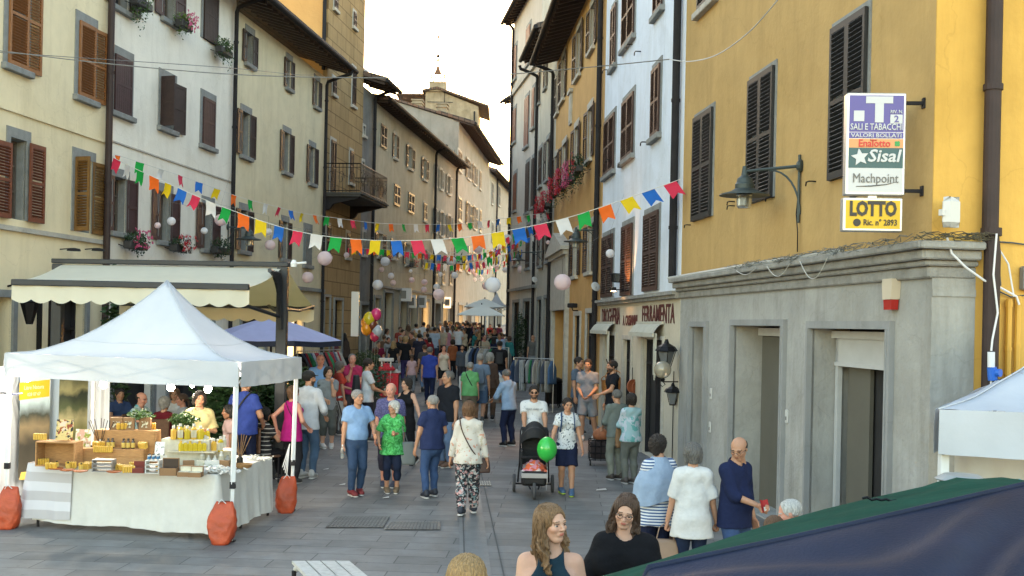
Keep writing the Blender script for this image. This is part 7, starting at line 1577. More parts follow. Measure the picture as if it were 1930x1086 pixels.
flowerbox(b6,715,490,'window box with a few red blossoms above the shops',.8,GRND,[(REDF,40,(-1,1))],.1,33,220,.05,.18);flowerbox(b6,768,500,'second small window box over the shops with red blossoms',.8,GRND,[(REDF,30,(-1,1))],.1,34,220,.05,.18)
g_=G(690,745);k=g_.y/F
potted(g_,'clipped round box shrub in a dark planter by the toy stall',.28,.55,POTD,2600,.52,.45,GRND,41,.035,.1,name='round_shrub',jitter=.05)
g_=G(706,775);potted(g_,'loose leafy bush with bluish-green leaves below the round shrub',.24,.35,POTD,900,.42,.50,mat('leaf_bluegreen',(.05,.10,.06),.6,var=.5,vscale=6),42,.06,.0,name='leafy_bush',jitter=.3)
g_=G(508,880);potted(Vector((g_.x,g_.y+.4,0)),'tall dark laurel bush between the gazebo and the diners',.3,.4,POTD,2600,.62,.72,GRND,43,.075,.0,name='laurel_bush',jitter=.35)
g_=P(425,800,.0093);potted(Vector((g_.x,g_.y,0)),'second laurel bush half hidden by the blue-shirted man',.3,.4,POTD,1800,.55,.72,GRND,44,.075,.0,name='laurel_bush',jitter=.35)
g_=P(556,700,.0112);potted(Vector((g_.x,g_.y,0)),'feathery green shrub beside the charcoal post',.25,.55,POTD,1600,.45,.55,GRN,45,.04,.1,name='feathery_shrub')
g_=P(985,690,.0245);potted(Vector((g_.x,g_.y,gz(g_.y))),'slim conical evergreen in a pot by the far right doorways',.22,.4,POTD,1400,.4,1.1,GRND,46,.06,.0,name='conical_evergreen',jitter=.15)
g_=P(222,620,.0105);potted(Vector((g_.x,g_.y,0)),'dark climbing plant beside the restaurant entrance',.25,.5,POTD,1600,.35,1.35,GRND,47,.07,.3,name='climbing_plant',jitter=.3)
for i,(px,py,k,s)in enumerate(((938,345,.075,3.2),(946,352,.08,3.5),(928,350,.078,3))):
 p=P(px,py,k);g0=gz(min(p.y,110));t=thing('tree',['round leafy tree at the gap between far roofs','taller tree just right of it in the gap','half-hidden tree behind the far pale house'][i],'tree',(p.x,p.y,g0),0,'trees beyond the street end');leafball(900,s,s*.9,GRN,60+i,.28,.3).build('crown',GRN,t,(0,0,p.z-g0-s*.6));mb=MB();mb.tube([(0,0,0),(.1,0,(p.z-g0)*.5),(0,0,p.z-g0-s*.5)],[.3,.22,.12],8);mb.build('trunk',DARKW,t)
 # small street things
def gratem(name,c0,c1,label):
 a,b,c,d=[G(*q)for q in c0];r=thing(name,label,'drain cover',a);O=a.copy();mb=MB();n=c1
 mb.poly([q-O+Vector((0,0,.012))for q in(a,b,c,d)]);mb.build('frame',mat('drain_iron',(.11,.11,.11),.6,.5,var=.3),r);mb=MB()
 for i in range(n[0]):
  for j in range(n[1]):
   u,v=(i+.5)/n[0],(j+.5)/n[1];q=a.lerp(b,u).lerp(d.lerp(c,u),v)-O;s=.5*(b-a).length/n[0]*.6;s2=.5*(d-a).length/n[1]*.6;mb.box(q.x-s,q.x+s,q.y-s2,q.y+s2,.014,.02)
 mb.build('grid_studs',STONE_L if 'white' in label else mat('grate_grey',(.13,.13,.13),.6),r)
gratem('drain_grate',[(895,917),(927,917),(924,908),(893,908)],(7,3),'small white perforated drain grate by the floral-dressed woman');gratem('manhole_cover',[(612,996),(722,996),(735,975),(632,975)],(16,8),'left steel manhole cover with studs in the paving');gratem('manhole_cover',[(722,1000),(830,1000),(830,985),(735,985)],(16,6),'right steel manhole cover with studs in the paving')
for px,py,w_,lab in((1133,925,.09,'scrap of white paper on the paving near the couple'),(614,886,.05,'small scrap of litter on the paving left'),(645,915,.05,'white scrap near the man in blue'),(727,940,.05,'scrap of paper near the woman in green')):
 p=G(px,py);mb=MB();mb.poly([(-w_,-w_*.8,.012),(w_,-w_*.5,.02),(w_*.9,w_,.03),(-w_*.8,w_*.7,.012)]);tag(mb.build('paper_scrap',WHB,None,p),lab,'litter','paper litter on the paving')
g_=G(1043,768);t=thing('litter_bin','round black cast litter bin with domed lid by the clothes rack','bin',g_);mb=MB();mb.lathe([(.24,.12),(.26,.14),(.26,.78),(.28,.8),(.28,.84),(.25,.85)],20);
for i in range(20):a=i*math.pi/10;mb.box(.258,.27,-.01,.01,.16,.76,Matrix.Rotation(a,4,'Z'))
mb.build('body',IRON,t);mb=MB();mb.lathe([(.28,.86),(.26,.9),(.15,.95),(.02,.97)],20);mb.build('lid',IRON,t);mb=MB()
for i in range(4):a=i*math.pi/2+.6;mb.tube([(.2*math.cos(a),.2*math.sin(a),.14),(.27*math.cos(a),.27*math.sin(a),0)],.02,6)
mb.build('feet',IRON,t)
GCOL=[(.5,.52,.55),(.03,.05,.12),(.06,.10,.2),(.02,.02,.025),(.35,.05,.06),(.3,.32,.33),(.12,.14,.2),(.45,.42,.38),(.05,.25,.12),(.45,.06,.2),(.1,.2,.4),(.55,.5,.45)]
def garment_mesh(kind,v):
 key=('gar',kind,v)
 if key in FLG:return FLG[key]
 rr=random.Random(str(key));mb=MB();c=tuple(q*.55 for q in GCOL[v%len(GCOL)]);L={'shirt':.7,'trousers':.95,'dress':1.05}[kind]
 def sec(t):
  if kind=='shirt':return(.06+.5*min(t*3,1)*.38,.035+.03*t)
  if kind=='trousers':return(.15-.02*t,.04)
  return(.05+.3*min(t*3,1)*.5+.06*t,.03+.05*t)
 n=16;rings=10
 for j in range(rings+1):
  t=j/rings;a,b=sec(t)
  for i in range(n):th=2*math.pi*i/n;w=1+.12*math.sin(th*3+v+t*3);mb.v.append((b*w*math.sin(th),a*math.cos(th),-.04-L*t))
 for j in range(rings):
  for i in range(n):mb.f.append((j*n+i,j*n+n+i,j*n+n+(i+1)%n,j*n+(i+1)%n))
 mb.f.append(tuple(range(n)));mb.f.append(tuple(rings*n+i for i in range(n-1,-1,-1)));mb.tube([(0,0,-.05),(0,0,.0),(0,.02,.02)],.004,4)
 FLG[key]=mb.mesh('garment',fabric(c),True);return FLG[key]
CW=['pale grey','navy','denim blue','black','dark red','grey','slate','beige','green','magenta','mid blue','cream']
def clothes_rack(a,b,h,label,n,where,seed,kinds=('shirt',),m=None):
 t=thing('clothes_rack',label,'clothes rack',a);d=b-a;d.z=0;ang=math.atan2(d.y,d.x);t.rotation_euler.z=ang;L=d.length;m=m or mat('chrome_rail',(.5,.5,.5),.3,.8)
 mb=MB();mb.tube([(0,0,h),(L,0,h)],.014,6);mb.build('rail',m,t)
 for x in(0,L):mb=MB();mb.tube([(x,0,0),(x,0,h)],.014,6);mb.tube([(x,-.28,.03),(x,.28,.03)],.014,6);mb.build('upright',m,t)
 rr=random.Random(seed)
 for i in range(n):
  v=rr.randrange(12);kd=rr.choice(kinds);o=obj('garment',garment_mesh(kd,v));x=(i+.5)/n*L;W=Matrix.Translation(a)@Matrix.Rotation(ang,4,'Z')@Vector((x,0,h-.02));o.location=W;o.rotation_euler.z=ang+rr.uniform(-.25,.25)
  tag(o,'%s %s on a hanger, number %d from the left on %s'%(CW[v].split()[-1],kd,i+1,where),'garment','clothes hanging on %s'%where)
def gp(px,py,k):p=P(px,py,k);return Vector((p.x,p.y,gz(p.y)))
clothes_rack(gp(968,700,.0163),gp(1043,700,.0160),1.62,'chrome rack of dark garments in front of the right doorways',17,'the right rack',1,('shirt','trousers'))
clothes_rack(gp(884,700,.0195),gp(958,700,.0190),1.55,'clothes rack further up the middle of the street',15,'the middle rack',2,('shirt',));clothes_rack(gp(905,690,.0235),gp(958,690,.0228),1.5,'low far clothes rack beneath the parasols',12,'the far rack',3,('shirt',))
clothes_rack(gp(560,700,.0128),gp(640,700,.0140),1.95,'tall clothes rack under the lavender parasol',20,'the left rack',4,('dress','shirt','dress'));clothes_rack(gp(455,690,.0118),gp(530,690,.0121),1.85,'clothes rack with dark tops behind the charcoal post',12,'the rack behind the post',5,('shirt',))
def stall_table(c,w,d,h,label,m,n,seed):
 t=thing('market_table',label,'table',c,0);mb=MB();mb.box(-w/2,w/2,0,d,h-.03,h);mb.build('tabletop',m,t);mb=MB();mb.grid(lambda u,v:Vector((-w/2+w*u,-.01+.02*math.sin(u*30),.1+(h-.1)*v)),30,4);mb.build('cloth_skirt',m,t)
 for x in(-w/2+.05,w/2-.05):mb=MB();mb.tube([(x,d*.8,0),(x,d*.8,h-.03)],.02,6);mb.build('leg',METAL_D,t)
 rr=random.Random(seed)
 for i in range(n):
  mb=MB();s=rr.uniform(.1,.17);x=-w/2+.12+(w-.24)*i/max(1,n-1);mb.grid(lambda u,v:Vector((x+(u-.5)*2*s,d*.5+(v-.5)*.4,h+.02+.12*math.sin(u*math.pi)*math.sin(v*math.pi)+.02*math.sin(u*17+i)*math.sin(v*math.pi))),10,8);ci=rr.randrange(12);o=mb.build('folded_clothes',fabric(GCOL[ci]),None,c,smooth=True);tag(o,'%s folded clothes on %s, pile %d from the left'%(CW[ci],label.split(' with')[0].split(' under')[0],i+1),'clothes','folded clothes on the tables')
stall_table(gp(915,690,.0172),1.7,.8,.85,'market table with heaps of clothes mid-street',LINEN,6,1);stall_table(gp(925,680,.0262),1.6,.7,.85,'white-topped table under the far parasols',LINEN,5,2);stall_table(gp(715,690,.0178),1.3,.7,.8,'toy stall table with red wares beside the round shrub',REDF,5,3)
def balloon(pos,c,label,r=.16,grp=None,string=1.2):
 t=thing('balloon',label,'balloon',pos,0,grp);mb=MB();prof=[(r*math.sin(math.pi*i/16)*(1+.06*math.cos(math.pi*i/16))+.0005,-r*1.15*math.cos(math.pi*i/16)*(1.0 if i>8 else 1.12))for i in range(17)];prof[0]=(.012,prof[0][1]-.02)
 mb.lathe(prof,20);mb.build('skin',mat('balloon_%02x%02x%02x'%tuple(int(q*255)for q in c),c,.22,spec=.6),t,smooth=True);mb=MB();mb.tube([(0,0,-r*1.3),(.02,0,-r*1.3-string*.5),(0,0,-r*1.3-string)],.002,4);mb.build('string',WHB,t);return t
kb=.0172
for px,py,c,lab,r_ in((696,601,(.55,.42,.02),'yellow-green balloon at the top of the bunch',.2),(709,592,(.65,.04,.16),'pink balloon upper right of the bunch',.17),(689,608,(.6,.2,.02),'small amber balloon left of the bunch',.15),(702,612,(.16,.04,.02),'dark brown balloon in the middle of the bunch',.16),(691,619,(.7,.25,.01),'orange balloon at the bottom left of the bunch',.18),(711,624,(.4,.42,.45),'silver-grey balloon lower right of the bunch',.17),(706,633,(.5,.03,.08),'red balloon hanging lowest in the bunch',.15)):balloon(P(px,py,kb),c,lab,r_,'bunch of balloons by the toy stall',.9)
mb=MB();mb.box(-.13,.13,0,.05,-.75,.75);tag(mb.build('vertical_sign',WHB,None,P(669,592,.0178)),'tall blank white vertical sign on the wall left of the balloons','sign')
t=thing('toy_ride','red and white toy stand beside the toy stall','toy stand',gp(728,690,.0178));mb=MB();mb.box(-.22,.22,0,.35,0,.5,ch=.05);mb.lathe([(.28,.9),(.3,.95),(.15,1.1),(.02,1.15)],12,c=(0,.15,0));mb.build('body',REDF,t);mb=MB();mb.tube([(-.15,0,.5),(-.15,.0,1.2)],.03,6);mb.tube([(.15,0,.5),(.15,0,1.2)],.03,6);mb.box(-.25,.25,-.05,.05,1.2,1.32,ch=.02);mb.box(-.2,.2,-.01,0,.1,.4);mb.build('trim',WHB,t)
WICK=mat('wicker_orange',(.42,.17,.045),.75,var=.4,vscale=50,bump=.8,bscale=60);TCOP=mat('terracotta_pan',(.32,.10,.05),.6,var=.2)
def wbasket(pos,label,r,h,tilt=0):
 t=thing('wicker_basket',label,'basket',pos,0,'wicker baskets at the hardware shop');mb=MB();mb.lathe([(r*.75,0),(r*.95,h*.5),(r,h),(r*1.06,h),(r*1.06,h*.93),(r*.9,h*.9),(r*.7,.03)],20);o=mb.build('basket',WICK,t);o.rotation_euler.x=tilt
 mb=MB();mb.tube([(r*math.cos(a),0,h+r*.8*math.sin(a))for a in[i*math.pi/10 for i in range(11)]],.012,5);mb.build('handle',WICK,t);return t
wbasket(P(1156,742,.0128),'tall wicker basket full of wooden handles at the shop door',.2,.4);wbasket(P(1143,745,.0127),'smaller honey-coloured basket to the left of the tall one',.13,.36)
mb=MB()
for i in range(6):a=-.35+i*.14;mb.tube([(0,0,.1),(math.sin(a)*.7,.02*i,.75)],.015,5)
tag(mb.build('wooden_poles',DARKW,None,P(1160,735,.013)),'sheaf of brown wooden handles sticking out of the tall basket','handles')
for i,(px,py)in enumerate(((1190,728),(1199,731),(1207,728),(1212,715))):
 t=thing('hanging_pan','terracotta-coloured pan hanging by the shop door, %s of four'%['leftmost','second','third','highest'][i],'pan',P(px,py,.0119),R(35),'pans hanging outside the hardware shop');mb=MB();mb.lathe([(.14,0),(.16,.06),(.155,.06),(.13,.01)],20,T=Matrix.Rotation(R(90),4,'X'));mb.build('pan',TCOP,t);mb=MB();mb.tube([(0,-.03,.15),(0,-.02,.42)],.01,5);mb.build('handle',METAL_D,t)
g_=G(1131,877);t=thing('shopping_trolley','black wire shopping trolley with an orange bag on its top','trolley',g_);mb=MB()
for z in(.12,.25,.38,.5):mb.tube([(-.22,-.15,z),(.22,-.15,z),(.22,.18,z),(-.22,.18,z),(-.22,-.15,z)],.01,4)
for x in(-.22,-.11,0,.11,.22):
 mb.tube([(x,-.15,.1),(x,-.15,.5)],.008,4);mb.tube([(x,.18,.1),(x,.18,.5)],.008,4)
mb.build('frame',IRON,t);mb=MB();mb.box(-.19,.19,-.12,.15,.13,.47,ch=.03);mb.build('bag',mat('dark_trolley_bag',(.03,.02,.02),.8),t)
for x in(-.2,.2):mb=MB();mb.lathe([(.02,-.015),(.06,-.015),(.06,.015),(.02,.015)],12,T=Matrix.Translation((x,-.1,.06))@Matrix.Rotation(R(90),4,'Y'));mb.build('wheel',CAPB,t)
o=leafball(1,.1,.1,KRAFT,1,.01);mb=MB();mb.lathe([(.06,0),(.15,.03),(.16,.12),(.1,.2),(.03,.24)],12);tag(mb.build('orange_bag',mat('bag_orange',(.30,.10,.04),.7,var=.4,vscale=9),None,g_+Vector((0,0,.49)),smooth=True),'orange-brown bag resting on the black trolley','bag')
BWOOD=mat('brown_rattan',(.12,.06,.035),.7,var=.3,vscale=30)
def cafe_chair(pos,rz,label):
 t=thing('cafe_chair',label,'chair',pos,rz,'cafe chairs under the awning');mb=MB();mb.box(-.22,.22,-.22,.22,.42,.46,ch=.015);mb.build('seat',BWOOD,t);mb=MB();mb.box(-.22,.22,.19,.23,.5,.92,ch=.02);mb.build('backrest',BWOOD,t)
 for x in(-.19,.19):
  for y in(-.19,.2):mb=MB();mb.tube([(x,y,0),(x,y,.42 if y<0 else.9)],.015,6);mb.build('leg',METAL_D,t)
def cafe_table(pos,label):
 t=thing('cafe_table',label,'table',pos,0,'cafe tables under the awning');mb=MB();mb.box(-.38,.38,-.38,.38,.72,.75,ch=.01);mb.build('tabletop',BWOOD,t);mb=MB();mb.tube([(0,0,0),(0,0,.72)],.03,8);mb.box(-.22,.22,-.22,.22,0,.03);mb.build('pedestal',METAL_D,t)
# the people of the street
def pp(px,yf,yh=None,H=None):
 g=G(px,yf);k=g.y/F;H0=(yf-yh)*k if yh else H;H1=H or H0
 return g,max(1.45,min(1.92,H1))
def hk_(px,yh,k,H):
 p=P(px,yh,k);return Vector((p.x,p.y,gz(p.y))),H
D=math.radians
WS=(.50,.52,.56);NAVYc=(.012,.017,.045);JEAN=(.035,.065,.14);JEANL=(.10,.15,.24);BLK=(.010,.010,.012);GRY=(.17,.18,.20)
SN=dict(shoe=(.5,.5,.5),sole=(.6,.6,.6));STRIDE=dict(rf=(-.05,-.10,.045),lf=(.05,.13,.07));STRIDE2=dict(lf=(.05,-.10,.045),rf=(-.05,.13,.07))
a,H=pp(670,934,735);m1=person(a,H,D(28),'grey-haired man in a light blue short-sleeved shirt and dark jeans, arm in arm',top='polo',topc=(.19,.31,.52),bottom='jeans',botc=(.03,.055,.11),hair='short',hairc='grey',tuck=True,fat=.12,rh=(-.15,-.02,.44),lh=(.12,-.14,.60),shoe=(.13,.015,.02),sole=(.4,.4,.4),hyaw=D(18),rf=(-.05,-.02,.045),lf=(.055,.04,.045),res=.014)
mb=MB();mb.box(-.105*H,.105*H,-.07*H,.07*H,0,.022*H,ch=.01)
a,H=pp(738,929,757);w2=person(a,H,D(8),'white-haired woman in a bright green printed blouse with a grey tote',fem=True,fat=.14,top='loose',sleeve=.85,topm=pattern('green_print',(.06,.36,.09),[(.10,.45,.15),(.03,.22,.05)],26,.52),bottom='crop',botc=(.012,.018,.04),hair='fringe',hairc='white',rh=(-.15,-.08,.55),lh=(.02,-.13,.66),hem=.42,shoe=(.15,.11,.07),hyaw=D(-50),res=.014,lhand='grip')
a,H=pp(733,918,722);m3=person(a,H,D(0),'bald man in a purple-blue checked shirt behind the woman in green',top='rolled',sleeve=.75,topm=pattern('purple_check',(.06,.06,.15),[(.10,.10,.22)],40,.5),fat=.2,bottom='longshorts',botc=(.03,.03,.05),hair='bald',hairc='grey',skin='rosy',shoe=(.04,.05,.09),hyaw=D(-8),res=.014)
a,H=pp(764,878,713);w4=person(a,H,D(-25),'dark-haired woman in a black sleeveless outfit reaching out her hand',fem=True,top='vest',topc=BLK,hem=.40,bottom='skirt',botc=BLK,hair='bob',hairc='dark',skin='fair',lh=(.26,-.10,.50),shoe=BLK,hyaw=D(-20),res=.015,**STRIDE)
a,H=pp(812,938,745);m5=person(a,H,D(-148),'grey-haired man in a navy polo and jeans seen from behind',top='polo',topc=(.02,.03,.085),bottom='jeans',botc=(.04,.075,.17),hair='thin',hairc='grey',fat=.18,lh=(.16,-.05,.46),rh=(-.10,-.14,.58),shoe=(.02,.025,.04),hyaw=D(20),rf=(-.06,-.05,.045),lf=(.07,.03,.045),res=.014)
a,H=pp(842,880,699);m6=person(a,H,D(-38),'tall balding man in a black T-shirt turned to his right',top='tee',topc=(.012,.014,.02),bottom='jeans',botc=JEANL,hair='thin',hairc='greydark',skin='tan',fat=.12,hyaw=D(-30),shoe=(.12,.07,.05),res=.014,lf=(.07,-.04,.045))
FLO=pattern('floral_blouse',(.50,.47,.43),[(.48,.24,.18),(.38,.34,.26)],17,.62);FLT=pattern('floral_trousers',(.015,.016,.022),[(.45,.25,.25),(.45,.42,.42),(.12,.18,.2)],19,.57)
a,H=pp(880,972,757);w7=person(a,H,D(178),'brown-haired woman in a white floral blouse and black floral trousers walking away',fem=True,top='sweater',sleeve=1.9,topm=FLO,bottom='loosepants',botm=FLT,hair='bob',hairc='lbrown',fat=.1,hem=.46,rh=(-.17,-.03,.47),lh=(.16,-.04,.48),shoe=(.02,.025,.04),rf=(-.05,-.12,.045),lf=(.05,.06,.055),res=.013)
a,H=pp(884,803,683);m8=person(a,H,D(170),'grey-haired man in a mid green polo with a dark shoulder strap, walking away',top='polo',topc=(.12,.33,.13),bottom='longshorts',botc=(.14,.12,.09),hair='short',hairc='grey',fat=.25,res=.018,shoe=BLK,**STRIDE)
a,H=pp(903,799,667);m9=person(a,H,D(178),'man in a grey-blue T-shirt with a blue backpack, walking away',top='tee',topc=(.13,.18,.26),bottom='shorts',botc=(.06,.10,.18),hair='short',hairc='grey',res=.018,**STRIDE2)
a,H=pp(921,792,665);w10=person(a,H,D(175),'grey-haired woman in brown beside the backpack man, walking away',fem=True,top='sweater',topc=(.07,.045,.035),bottom='pants',botc=(.08,.05,.035),hair='bob',hairc='grey',res=.019,shoe=BLK)
a,H=pp(940,748,642);m11=person(a,H,D(180),'man in black with a dark backpack by the far clothes rack',top='tee',topc=BLK,bottom='jeans',botc=JEAN,hair='short',hairc='black',res=.02)
a,H=pp(958,841,697);m12=person(a,H,D(-140),'man in a pale blue shirt and navy trousers stooping over a paper',top='rolled',sleeve=1.4,topc=(.22,.31,.45),bottom='pants',botc=NAVYc,hair='short',hairc='greydark',lean=.14,lh=(.10,-.22,.60),rh=(-.10,-.22,.60),shoe=BLK,hpitch=D(18),res=.017,rf=(-.07,0,.045),lf=(.08,.02,.045))
TREE=pattern('tree_print',(.50,.52,.54),[(.06,.08,.10)],34,.58);WGU=pattern('grey_print',(.52,.53,.54),[(.36,.37,.39)],30,.62)
a,H=pp(1003,912,727);fa=person(a,H,D(0),'father in a white printed T-shirt and sunglasses pushing the stroller',top='tee',topm=WGU,bottom='longshorts',botc=(.10,.09,.07),hair='short',hairc='dark',beard=True,glasses='sun',fat=.15,rh=(-.09,-.20,.56),lh=(.12,-.20,.56),rhand='grip',lhand='grip',shoe=(.1,.1,.1),res=.014)
for s_,z_,q_ in(('WHAT GOES UP',.765,.042),('MUST COME',.665,.04),('DOWN',.640,.04)):
 text_mesh('shirt_lettering',s_,q_,mat('faded_print',(.2,.21,.23),.8),fa['root'],(0,(-.078 if z_>.7 else-.088)*H,z_*H),ext=.003)
a,H=pp(1066,932,750);mo=person(a,H,D(4),'mother in a white tree-print T-shirt and navy shorts with a blue rucksack',fem=True,top='tee',topm=TREE,bottom='shorts',botc=NAVYc,hair='pony',hairc='dark',rh=(-.17,-.10,.52),lh=(.16,-.06,.47),lf=(.05,-.10,.045),rf=(-.04,.06,.05),shoe=(.06,.12,.22),sole=(.35,.5,.04),hyaw=D(12),hpitch=D(10),res=.013,skin='tan')
a,H=pp(1105,830,672);m15=person(a,H,D(-12),'young man in a grey T-shirt and grey shorts leaning at the shop door',top='tee',topc=(.17,.19,.23),bottom='shorts',botc=(.16,.18,.21),hair='short',hairc='dark',skin='tan',rh=(-.05,-.13,.56),lh=(.05,-.13,.56),lf=(.10,.10,.055),rf=(-.05,-.04,.045),res=.015,**SN)
a,H=pp(1087,818,664);m16=person(a,H,D(60),'man in slate blue half hidden behind the leaning young man',top='tee',topc=(.08,.11,.16),bottom='pants',botc=(.04,.04,.05),hair='short',hairc='dark',res=.019)
a,H=pp(1152,838,672);m17=person(a,H,D(-75),'dark-haired bearded man in black in the hardware shop doorway',top='tee',topc=(.015,.015,.02),bottom='pants',botc=(.15,.12,.1),hair='short',hairc='black',beard=True,lh=(.1,-.2,.6),res=.017)
a,H=pp(1160,905,735);m18=person(a,H,D(-155),'grey-haired man in a grey-green jumper looking at the shop window',top='tee',topc=(.13,.15,.14),sleeve=1.3,bottom='pants',botc=(.19,.20,.17),hair='short',hairc='greydark',fat=.08,res=.014,shoe=(.05,.04,.035),lh=(.08,-.16,.58))
a,H=pp(1187,912,742);w19=person(a,H,D(-160),'woman with a pale jacket and teal scarf beside the grey-green man',fem=True,top='sweater',topm=pattern('denim_teal',(.38,.43,.50),[(.10,.30,.30),(.25,.38,.42)],6,.50),bottom='pants',botc=(.12,.13,.12),hair='bob',hairc='dark',fat=.14,lh=(.06,-.19,.62),rh=(-.06,-.19,.62),hem=.47,res=.014,shoe=(.07,.06,.06))
STRB=stripes('breton_stripe',[(.5,(.55,.57,.60)),(.5,(.05,.09,.20))],.030)
a,H=hk_(1243,822,.0055,1.58);w20=person(a,H,D(-160),'dark-haired woman with glasses in a blue-grey shawl over a striped top',fem=True,top='loose',sleeve=1.1,topm=STRB,bottom='jeans',botc=NAVYc,hair='curly',hairc='dark',fat=.15,lh=(.10,-.16,.52),rh=(-.17,.0,.50),hyaw=D(-48),glasses='dark',hem=.42,res=.012,skin='tan')
a,H=hk_(1307,833,.0053,1.55);w21=person(a,H,D(178),'grey-haired woman in a loose white blouse carrying a beige handbag',fem=True,top='loose',sleeve=.95,topc=(.52,.52,.52),bottom='jeans',botc=(.015,.025,.06),hair='bob',hairc='greydark',fat=.14,rh=(-.17,-.03,.46),lh=(.16,-.02,.47),hem=.40,res=.012,lhand='grip',rhand='grip')
a,H=hk_(1388,828,.0053,1.62);m22=person(a,H,D(40),'balding man in a dark navy shirt reading a red leaflet',top='rolled',topc=(.012,.018,.055),bottom='jeans',botc=(.035,.065,.15),hair='bald',hairc='dark',fat=.14,rh=(-.03,-.20,.61),lh=(.12,-.05,.50),hpitch=D(22),hyaw=D(-70),glasses='dark',hem=.45,rf=(-.09,-.05,.045),res=.012,rhand='grip',skin='tan')
a,H=hk_(1495,937,.0040,1.42);m23=person(a,H,D(-105),'white-haired man with a sunburnt face behind the green canopy',top='polo',topc=(.2,.2,.22),bottom='pants',botc=GRY,hair='thin',hairc='white',skin='rosy',res=.012,hpitch=D(18))
a,H=hk_(1460,966,.0037,1.40);m24=person(a,H,D(175),'brown-haired head lowest behind the green canopy',top='tee',topc=(.1,.1,.12),bottom='pants',botc=GRY,hair='short',hairc='lbrown',res=.012)
a,H=hk_(1040,944,.0030,1.70);g25=person(a,H,D(0),'young woman with long wavy light brown hair in a dark halter top',fem=True,top='halter',topc=(.012,.03,.045),bottom='jeans',botc=JEAN,hair='long',hairc='dblond',skin='fair',hyaw=D(42),hroll=D(-4),rh=(-.10,-.12,.52),lh=(.16,-.03,.48),res=.008,strands=320,bust=.8,hsc=.89)
a,H=hk_(1180,931,.0033,1.67);g26=person(a,H,D(-6),'young woman in a loose black jumper and thin-rimmed glasses looking down',fem=True,top='loose',sleeve=1.9,topc=(.008,.008,.010),bottom='jeans',botc=JEAN,hair='long',hairc='brown',skin='fair',hpitch=D(12),hyaw=D(-4),hroll=D(8),glasses='thin',rh=(-.20,-.04,.50),lh=(.19,-.06,.50),res=.008,strands=320,bust=.45,hsc=.87)
a,H=hk_(880,1063,.0025,1.60);w27=person(a,H,D(180),'blonde head at the bottom edge of the photo',fem=True,top='tee',topc=(.3,.1,.1),bottom='pants',botc=GRY,hair='bob',hairc='blond',res=.012)
a,H=pp(548,912,728);w28=person(a,H,D(150),'woman in a sleeveless magenta top, hand on hip, at the stall corner',fem=True,top='vest',topc=(.36,.015,.16),hem=.44,bottom='pants',botc=(.02,.02,.025),hair='bob',hairc='lbrown',fat=.1,skin='rosy',lh=(.16,.05,.55),rh=(-.12,-.1,.58),res=.014)
a,H=pp(578,902,700);m29=person(a,H,D(165),'man in a white shirt and dark cap holding a grey jacket, back to us',top='shirt',sleeve=1.5,topc=WS,bottom='jeans',botc=(.07,.12,.20),hair='cap',hairc='black',lh=(.10,-.16,.62),rh=(-.12,-.12,.58),hem=.46,res=.014,beard=True,hyaw=D(-35),**SN)
a,H=pp(616,845,692);m30=person(a,H,D(18),'long-haired youth in a grey vest and cargo shorts, hand on mouth',top='tee',topm=None,topc=(.20,.22,.24),bottom='longshorts',botc=(.09,.095,.09),hair='bob',hairc='dark',lh=(.03,-.10,.80),rh=(-.04,-.16,.60),hyaw=D(10),lhand='grip',res=.015,skin='fair',**SN)
a,H=pp(601,825,664);m31=person(a,H,D(10),'bald smiling man in a light blue polo behind the youth',top='polo',topc=(.18,.33,.60),bottom='pants',botc=GRY,hair='bald',hairc='dark',skin='rosy',fat=.1,res=.016)
STRP=stripes('striped_trousers',[(.5,(.5,.48,.45)),(.5,(.08,.06,.06))],.05,0)
a,H=pp(637,820,682);w32=person(a,H,D(120),'dark-haired woman in a rust red top and striped trousers',fem=True,top='tee',topc=(.38,.05,.035),bottom='loosepants',botm=STRP,hair='curly',hairc='greydark',res=.016,fat=.05,lh=(.0,-.2,.62))
a,H=pp(661,812,667);m33=person(a,H,D(20),'balding man in a raspberry polo raising his hand to his chin',top='polo',topc=(.33,.03,.09),bottom='pants',botc=(.05,.05,.06),hair='thin',hairc='greydark',skin='rosy',rh=(-.03,-.10,.80),lh=(.04,-.15,.58),res=.016,fat=.08,rhand='grip')
a,H=pp(690,832,676);m34=person(a,H,D(110),'man in a white T-shirt with a black backpack in profile',top='tee',topc=WS,bottom='pants',botc=(.02,.02,.03),hair='short',hairc='dark',skin='tan',res=.016,rh=(-.05,-.18,.6))
a,H=hk_(572,668,.0128,1.68);w35=person(a,H,D(160),'dark-haired figure in black behind the white-shirted man',fem=True,top='tee',topc=BLK,bottom='pants',botc=BLK,hair='bob',hairc='dark',res=.018)
a,H=hk_(377,729,.0078,1.62);w36=person(a,H,D(12),'smiling dark-haired woman in a sand-coloured top behind the oil bottles',fem=True,top='loose',sleeve=.9,topc=(.38,.33,.17),bottom='pants',botc=GRY,hair='bob',hairc='dark',skin='tan',lh=(.06,-.15,.66),lhand='grip',res=.012,hyaw=D(12),hroll=D(10))
a,H=hk_(462,722,.0086,1.76);m37=person(a,H,D(168),'broad man in a royal blue polo seen between the gazebo poles',top='polo',topc=(.035,.06,.26),bottom='jeans',botc=NAVYc,hair='bald',hairc='grey',fat=.25,rh=(-.12,-.14,.56),lh=(.14,-.08,.52),res=.014)
a,H=hk_(433,765,.0082,1.35);c38=person(a,H,D(-60),'dark-haired child with a yellow bag behind the stall',top='tee',topc=(.35,.25,.25),bottom='pants',botc=GRY,hair='bob',hairc='black',childs=1,res=.014,skin='brown')
STRK=stripes('black_thin_stripes',[(.82,(.012,.012,.014)),(.18,(.4,.38,.36))],.07)
